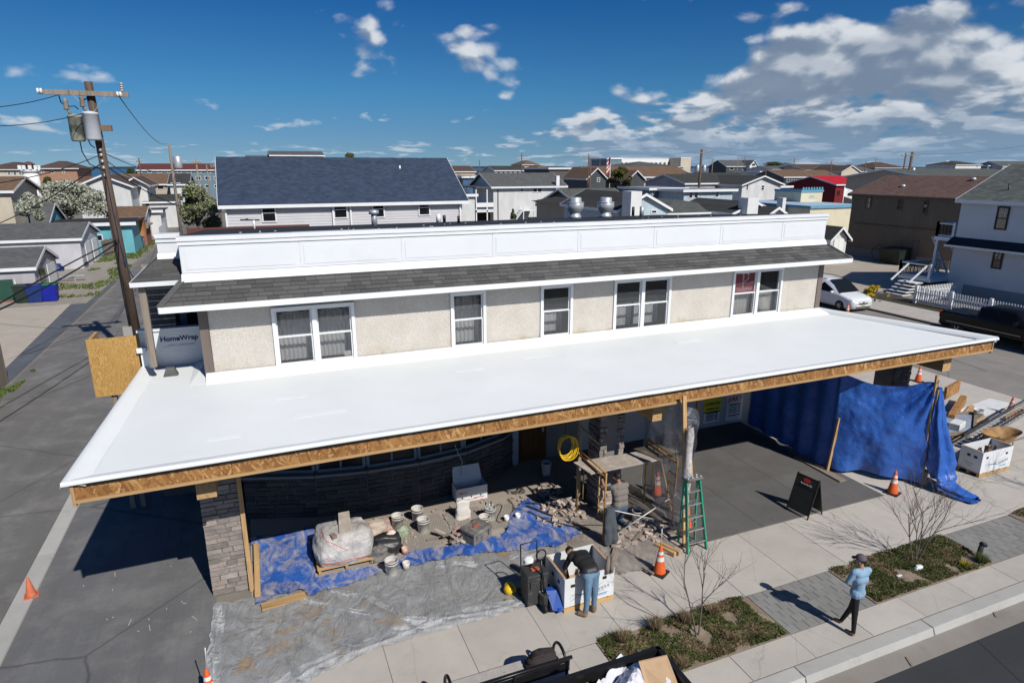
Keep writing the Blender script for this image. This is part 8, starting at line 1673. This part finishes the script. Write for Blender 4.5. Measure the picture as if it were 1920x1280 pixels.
for z in (9.6, 9.4, 9.15, 8.9, 8.6): MB().lathe([(.03, 0), (.06, .03), (.06, .10), (.03, .13)], at_(z) + Vector((0, -.2, 0)), 8).build('spool', M_galv, t)
MB().box(-5.78, -5.42, 32.0, 32.25, 1.15, 2.1).build('meter_box', mat('grey_meter_box', (.36, .34, .31), .6, .1, 2, 0, 0), t); MB().tube([at_(7.0) + Vector((-.17, -.12, 0)), at_(3.5) + Vector((-.2, -.13, 0)), at_(2.0) + Vector((-.2, -.13, 0))], .025, 6).build('cable', M_black, t)
def wire(a, b, sag, lb=None, r=.016, n_=14, grp='overhead wires'):
    a, b = Vector(a), Vector(b); pts = [a.lerp(b, k / n_) - Vector((0, 0, sag * 4 * (k / n_) * (1 - k / n_))) for k in range(n_ + 1)]
    return tag(MB().tube(pts, r, 4).build('power_line', M_black), lb or 'thin black wire strung from the leaning pole', 'wire', grp)
tL = AY(-60, 205, 26); wire(PZ(110, 178), tL, .1, 'upper wire from the left end of the crossarm to the left edge'); wire(at_(11.2), AY(-60, 236, 26), .2, 'second wire leaving the pole to the left below the crossarm')
wire(PZ(224, 182), AY(312, 270, 75), .6, 'long wire from the right end of the crossarm to the second pole', r=.02); S7 = at_(9.5)
wire(S7, AY(-60, 350, 28), .2, 'wire from the spools to the far left edge, uppermost', r=.02); wire(at_(6.0), AY(-60, 605, 24), -.1, 'thick cable slanting down left across the garages and bins', r=.026); wire(at_(9.2), AY(-60, 440, 40), .3, 'wire slanting left over the blossoming tree', r=.022); wire(at_(5.9), AY(-70, 610, 22), .2, 'lower thick cable slanting down to the left edge', r=.03)
wire(at_(9.6), AY(330, 318, 75), .5, 'wire from the spools to the second pole, uppermost', r=.02); wire(at_(9.35), AY(330, 345, 75), .8, 'wire from the spools to the second pole, middle', r=.02); wire(at_(9.1), AY(420, 398, 40), .6, 'drooping service wire from the pole towards the blue roofed house', r=.022); wire(at_(8.9), (-3.0, 18.2, 6.6), .6, 'service wire from the pole to the corner of the shop', r=.02); wire(at_(6.1), (-2.9, 18.6, 6.2), .3, 'second service wire to the corner of the shop', r=.02)
def loop(pts, lb): tag(MB().tube(pts, .022, 5).build('jumper_wire', M_black), lb, 'wire', 'jumper wires')
loop([PZ(*q) for q in ((110, 178), (114, 192), (125, 200), (140, 199), (147, 205))], 'jumper from the crossarm to the left transformer'); loop([PZ(*q) for q in ((168, 182), (157, 188), (154, 198), (157, 206))], 'jumper from the pole top to the right transformer'); loop([PZ(*q) for q in ((149, 262), (154, 285), (168, 308), (190, 318))], 'drooping lead below the left transformer'); loop([PZ(*q) for q in ((165, 262), (170, 272), (178, 278))], 'short lead below the right transformer')
pole_thing('second utility pole with transformer beyond the near one', 317, 271, 75, 0, .15, 0, m=M_oldwood); p = AY(333, 297, 75); tt = [o for o in bpy.data.objects if o.name.startswith('utility_pole') and o.get('label', '').startswith('second')][0]
MB().lathe([(.36, 0), (.40, .1), (.40, 1.15), (.25, 1.25)], (p[0], 74.7, AY(333, 316, 75)[2]), 14).build('transformer', M_galv, tt)
for (px, py, Y, arm, lb) in ((367, 298, 100, .6, 'bare pole in front of the blue terrace, left'), (387, 309, 105, 0, 'thin bare pole in front of the blue terrace, middle'), (402, 305, 95, .5, 'bare pole with arm beside the blue roof'), (260, 297, 120, .4, 'small pole at the left end of the red roof'), (978, 288, 120, 1.3, 'pole with crossarm behind the white two storey house'), (899, 300, 150, 0, 'thin pole left of the white two storey house'),
                        (1104, 289, 110, 1.2, 'pole with two crossarms by the dark gables'), (1108, 300, 95, 0, 'dark pole just right of the crossarmed one'), (1125, 299, 170, 0, 'thin pole right of the peach hall'), (1337, 296, 150, .7, 'pale thin pole behind the charcoal roof'), (1384, 296, 160, 0, 'bare pole in front of the slate blue house'), (1397, 294, 170, 1.6, 'crossarmed pole in front of the slate blue house'), (1438, 304, 130, 0, 'dark pole by the dark tree'), (1490, 296, 150, 2.2, 'crossarmed pole left of the glazed motel'), (1560, 301, 130, 2.0, 'crossarmed pole in front of the glazed motel'), (1624, 302, 140, .4, 'pole behind the red barn'), (1643, 297, 180, 1.4, 'crossarmed pole beyond the red barn')):
    pole_thing(lb, px, py, Y, arm, .12, 0, m=M_oldwood if 'pale' in lb or 'bare' in lb else M_polewood)
pole_thing('tall pole with two transformers in the middle distance', 1316, 280, 85, 1.4, .22, 2); pole_thing('dark thick pole with transformer behind the brown house', 1711, 285, 72, 1.6, .24, 1); pole_thing('thinner pole beside the thick one behind the brown house', 1699, 287, 90, 1.4, .16, 0)
for (xa, ya, xb, yb, Ya, Yb, lb) in ((1316, 282, 1560, 303, 85, 130, 'far wire right of the pole with two transformers'), (978, 291, 1104, 291, 120, 110, 'far wire between the middle poles'), (1316, 282, 1104, 292, 85, 110, 'far wire left of the pole with two transformers'), (1711, 287, 1980, 262, 72, 40, 'wire from the thick pole to the right edge')): wire(AY(xa, ya, Ya), AY(xb, yb, Yb), .6, lb, .012)
for (px, pt, pb, Y, lb, sign) in ((1145, 292, 345, 105, 'american flag hanging on a flagpole among the brown roofs', 1), (1584, 350, 380, 68, 'white banner flag on a short pole by the cream building', 0)):
    a = AY(px, pt, Y); t = thing('flag', lb, 'flag', (a[0], Y, 0)); MB().tube([(a[0], Y, 0), (a[0], Y, a[2])], .05, 6).build('flagpole', white_paint, t)
    for k in range(7 if sign else 1):
        hh = 2.6 if sign else 1.2; w_ = -1.1 if sign else 1.6
        MB().grid(6, 2, lambda u, v: (a[0] + w_ * u * (.7 if sign else 1), Y + .12 * math.sin(u * 6), a[2] - .1 - hh * ((k + v) / (7 if sign else 1)) - (.8 if sign else .45) * u)).build('stripe', (M_red if k % 2 == 0 else white_paint) if sign else white_paint, t)
    if sign: MB().grid(4, 2, lambda u, v: (a[0] - .35 * u, Y - .05, a[2] - .1 - 1.3 * v - .4 * u)).build('canton', mat('navy', (.02, .03, .10), .8, .1, 3, 0, 0), t)
# ---- trees
def leafy(label, px, pyt, pyb, Y, wpx, nleaf, m, seed, size=.12, nm='tree', cat='tree', lobes=9, thin=0.0, cut=0.0):
    pc = AY(px, (pyt + pyb) / 2, Y); zt_ = AY(px, pyt, Y)[2]; zb_ = max(.3, AY(px, pyb, Y)[2]); rx = (AY(px + wpx / 2, pyt, Y)[0] - AY(px - wpx / 2, pyt, Y)[0]) / 2; rr = random.Random(seed); t = thing(nm, label, cat, (pc[0], Y, 0)); H = zt_ - zb_
    tk = MB(); tk.tube([(pc[0], Y, 0), (pc[0] + .1, Y, zb_ + H * .3), (pc[0] + .2, Y, zb_ + H * .8)], [rx * .06, rx * .045, .03], 7); L = []
    for k in range(lobes):
        a = rr.random() * 6.3; f = rr.random() ** .5; zz = rr.uniform(.18, .88); sc = math.sin(pi * min(1, zz * .9 + .18)) ; c = Vector((pc[0] + rx * .72 * f * sc * math.cos(a), Y + rx * .72 * f * sc * math.sin(a), zb_ + H * zz)); L.append((c, rx * rr.uniform(.24, .42), H * rr.uniform(.13, .24)))
        tk.tube([(pc[0], Y, zb_ + H * .15), Vector((pc[0], Y, zb_ + H * .3)).lerp(c, .5), c], [rx * .03, rx * .02, .012], 5)
    tk.build('trunk', M_bark, t); q = MB()
    for k in range(nleaf):
        c, r1, r2 = rr.choice(L); d_ = Vector((rr.gauss(0, 1), rr.gauss(0, 1), rr.gauss(0, 1))).normalized() * rr.random() ** .45; p = c + Vector((d_[0] * r1, d_[1] * r1, d_[2] * r2))
        if n3(p[0] * .9, p[1] * .9, p[2] * .9 + seed) < -.18: continue
        u_ = Vector((rr.gauss(0, 1), rr.gauss(0, 1), rr.gauss(0, 1))).normalized(); v_ = u_.orthogonal().normalized(); s_ = size * rr.uniform(.6, 1.4); q.cm = 0 if rr.random() > .5 else 1
        q.poly([p - u_ * s_, p + v_ * s_ * .5, p + u_ * s_, p - v_ * s_ * .5])
    q.build('crown', m, t); return t
lf_blossom = [leaf_mat('blossom', (.36, .37, .30), (.52, .53, .45)), leaf_mat('blossom_leaf', (.10, .12, .07), (.24, .25, .17))]; lf_mix = [leaf_mat('spring_leaf', (.055, .075, .02), (.15, .16, .06)), leaf_mat('pale_leaf', (.12, .135, .055), (.34, .35, .25))]; lf_dark = [leaf_mat('dark_evergreen', (.018, .03, .012), (.045, .06, .022)), leaf_mat('mid_evergreen', (.035, .05, .018), (.075, .09, .03))]; lf_ol = [leaf_mat('olive_leaf', (.06, .065, .015), (.13, .12, .03)), leaf_mat('olive_dark', (.03, .035, .012), (.07, .07, .025))]
leafy('broad tree in white blossom behind the teal garage', 125, 336, 414, 92, 185, 15000, lf_blossom, 1, .15, lobes=32); leafy('smaller white blossoming tree to the left of the broad one', 48, 360, 414, 75, 75, 4200, lf_blossom, 2, .16, lobes=9); leafy('green tree with pale blossom left of the blue roofed house', 366, 346, 438, 62, 110, 10000, lf_mix, 3, .13, lobes=18); leafy('olive green bush tree behind the lighthouse', 92, 332, 365, 108, 34, 1500, lf_ol, 4, .2)
leafy('dark conifer top showing over the blue roof', 657, 288, 310, 130, 44, 1500, lf_ol, 5, .22); leafy('bushy green conifer among the brown roofed motel wings', 1163, 312, 358, 100, 54, 3500, lf_ol, 6, .2, lobes=12); leafy('dark round tree on the skyline right of the slate blue house', 1452, 303, 324, 210, 62, 2200, lf_dark, 7, .4, lobes=10); leafy('dark green trees by the bay beyond the pole', 248, 317, 330, 200, 36, 1200, lf_dark, 8, .35); leafy('small dark shrub behind the white stair', 962, 393, 412, 75, 16, 500, lf_dark, 10, .12, 'shrub', 'shrub'); leafy('row shrub in front of the white house', 1024, 392, 410, 76, 40, 900, lf_ol, 11, .12, 'shrub', 'shrub')
leafy('bright yellow flowering bush on the verge by the minivan', 1642, 534, 558, 30.2, 40, 3200, [leaf_mat('forsythia', (.50, .33, .012), (.68, .47, .02)), leaf_mat('forsythia_dark', (.30, .20, .01), (.5, .34, .02))], 12, .07, 'shrub', 'shrub'); leafy('small dark green bush beside the yellow one', 1628, 534, 552, 31.5, 22, 1200, lf_ol, 13, .06, 'shrub', 'shrub')
for px, Y, h, sd_, lb in ((868, 110, 7.5, 31, 'leafless tree between the blue roof and the white house'), (1778, 170, 9.5, 32, 'leafless tree on the skyline at the right'), (848, 130, 9, 33, 'leafless treetop just right of the blue roof ridge')):
    p = AY(px, 330, Y); bare_tree(lb, (p[0], Y, 0), h, sd_, 2, .6, rad=.16, levels=4)
p = AY(1727, 300, 160); t = thing('water_tower', 'small white water tower on the skyline right of the thick pole', 'water tower', (AY(1776, 308, 260)[0], 260, 0)); c = AY(1776, 308, 260)
MB().lathe([(.6, 0), (.6, c[2] - 1.5), (2.2, c[2] - .6), (2.4, c[2] + .6), (1.2, c[2] + 1.7), (.02, c[2] + 2)], (c[0], 260, 0), 14).build('tank', white_paint, t)
house('grey hip roofed long house behind the brown roof ridge', 1740, 1935, 66, 333, 318, 14, 'gx', w_tan, r_green); house('dark roofed house left of the thick pole', 1640, 1700, 190, 315, 304, 14, 'hip', w_bgrey, r_dbrown, [(1650 + 9 * k, 320, 5, 4) for k in range(5)]); house('dark red roofed house right of the thick pole', 1720, 1750, 120, 331, 318, 10, 'gx', w_white, r_red); house('grey house with white side on the right skyline', 1792, 1840, 170, 309, 302, 12, 'hip', w_white, r_dark, [(1832, 312, 3, 4)]); house('grey flat house with decks near the right edge', 1852, 1885, 190, 311, 0, 10, 'flat', w_bgrey, M_roofblack, [(1860, 314, 8, 3)]); house('grey roofed house and pink gable at the right edge', 1880, 1945, 185, 312, 303, 12, 'gx', w_lav, r_green, [(1895, 315, 4, 4), (1903, 315, 4, 4)])
# parked cars seen between the houses
def tiny_car(px, py, m, lb, rz=0.0):
    p = G(px, py); t = thing('parked_car', lb, 'car', (p[0], p[1], 0), rz, 'cars parked between the houses'); cxx = 0
    o = loft([car_sec(a, b, c, d, w, wr, 0) for a, b, c, d, w, wr in ((-2.2, .35, .7, .72, .8, .6), (-1.3, .2, .85, .87, .88, .7), (-.5, .2, .9, 1.4, .88, .62), (.9, .2, .9, 1.42, .88, .62), (1.7, .2, .9, .95, .88, .7), (2.2, .35, .8, .82, .8, .6))], 'body', m, None); o.parent = t
    for s in (-1, 1):
        for yy in (-1.35, 1.35): MB().lathe([(.3, -.1), (.3, .1)], (s * .8, yy, .3), 12, tf=Matrix.Rotation(pi / 2, 4, 'Y')).build('wheel', M_blackrub, t, world=False)
        q = MB().poly([(s * .87, -.45, .93), (s * .87, .95, .93), (s * .68, .8, 1.34), (s * .68, -.35, 1.34)]).build('side_window', M_darkglass, t, world=False)
tiny_car(890, 408, mat('dark_car', (.02, .022, .025), .3, .1, 1, 0, 0), 'dark car parked below the veranda of the white house', 1.4); tiny_car(1060, 362, M_car, 'white van like car beyond the white house', .3); tiny_car(1436, 372, mat('green_car', (.02, .05, .04), .3, .1, 1, 0, 0), 'dark green vehicle on the lot in front of the white gabled house', 1.2)
t = thing('garbage_bins', 'row of dark green bins against the white two storey house', 'bins', (AY(998, 395, 83)[0], 83, 0)); bx_ = AY(990, 400, 83)[0]
for k in range(3): MB().box(bx_ + k * .55, bx_ + k * .55 + .5, 82.5, 83.1, 1.0, 2.2).build('bin', mg, t)
p = AY(1062, 361, 95); t = thing('stop_sign', 'red stop sign at the street corner beyond the white house', 'street sign', (p[0], 95, 0)); MB().tube([(p[0], 95, 0), (p[0], 95, p[2])], .05, 6).build('post', M_galv, t); q = MB(); q.lathe([(.001, 0), (.42, 0), (.42, .02), (.001, .02)], (0, 0, 0), 8, False); q.v = [(p[0] + a, 94.9 - c, p[2] + b) for a, b, c in q.v]; q.build('plate', mat('stop_red', (.45, .02, .03), .5, .05, 2, 0, 0), t); text('lettering', 'STOP', .26, white_paint, t, plane_tf((p[0], 94.86, p[2]), (1, 0, 0), (0, 0, 1)))
t = thing('timber_fence', 'tall grey board fence right of the bins by the white house', 'fence', (AY(1038, 400, 80)[0], 80, 0)); f0, f1 = AY(1019, 400, 80)[0], AY(1056, 400, 80)[0]; fm_ = MB().box(0, .26, 0, .04, 0, 2.4).mesh('plank', mat('grey_boards', (.16, .165, .17), .9, .15, 3, 30, .2))
for k in range(int((f1 - f0) / .28)): piece('plank', fm_, t, (f0 + k * .28, 80, 0))
# low skyline houses further off
rr = random.Random(21); walls = [('white', w_white), ('cream', w_cream), ('tan', w_tan), ('grey', w_lav), ('blue grey', w_bgrey)]; roofs = [('brown', r_brown), ('grey', r_grey), ('dark', r_dark), ('dark brown', r_dbrown), ('grey green', r_green)]
LM = ((60, 'behind the lighthouse'), (150, 'beyond the blossoming tree'), (250, 'beyond the leaning pole'), (420, 'beyond the blue terrace'), (660, 'beyond the blue roof, left part'), (880, 'beyond the blue roof, right part'), (980, 'beyond the white two storey house'), (1060, 'beyond the tan tower house'), (1130, 'beyond the peach hall'), (1200, 'beyond the dark gables'), (1290, 'beside the far white hotel'), (1350, 'beyond the pole with two transformers'), (1430, 'beside the slate blue house'), (1500, 'beside the dark skyline tree'), (1580, 'beyond the glazed motel'), (1660, 'beyond the red barn'), (1740, 'beside the thick dark pole'), (1800, 'beside the skyline bare tree'), (1860, 'behind the brown ridge'), (3000, 'beyond the white house at the right edge'))
used_ = set()
for k in range(50):
    px = -30 + k * 40 + rr.uniform(-12, 12); Y = rr.uniform(230, 420); w = rr.uniform(9, 16); ze = rr.uniform(4.5, 7.0); zr = ze + rr.uniform(1.2, 2.6)
    if px < 150 or 130 < px < 260: Y = rr.uniform(200, 260); ze -= 1.5; zr -= 2
    x = AY(px, 320, Y)[0]; lm_ = [b for a, b in LM if px < a][0]; (wn_, wm_), (rn_, rm_) = next(c for c in ((rr.choice(walls), rr.choice(roofs)) for _ in range(99)) if (lm_, c[0][0], c[1][0]) not in used_); used_.add((lm_, wn_, rn_)); kd = rr.choice(('gx', 'gx', 'hip', 'gy')); t = thing('distant_house', f'distant {wn_} house with {rn_} roof ' + lm_, 'house', (x, Y, 0), 0, 'distant houses on the skyline'); MB().box(x - w / 2, x + w / 2, Y, Y + 9, 0, ze).build('wall', wm_, t); roof(t, x - w / 2, x + w / 2, Y, Y + 9, ze, zr, kd, rm_, wm_, .3)
    for i in range(3): xx = x - w / 2 + w * (i + .5) / 3; MB().box(xx - .6, xx + .6, Y - .04, Y - .004, ze - 2.0, ze - .7).build('window', M_darkglass, t)
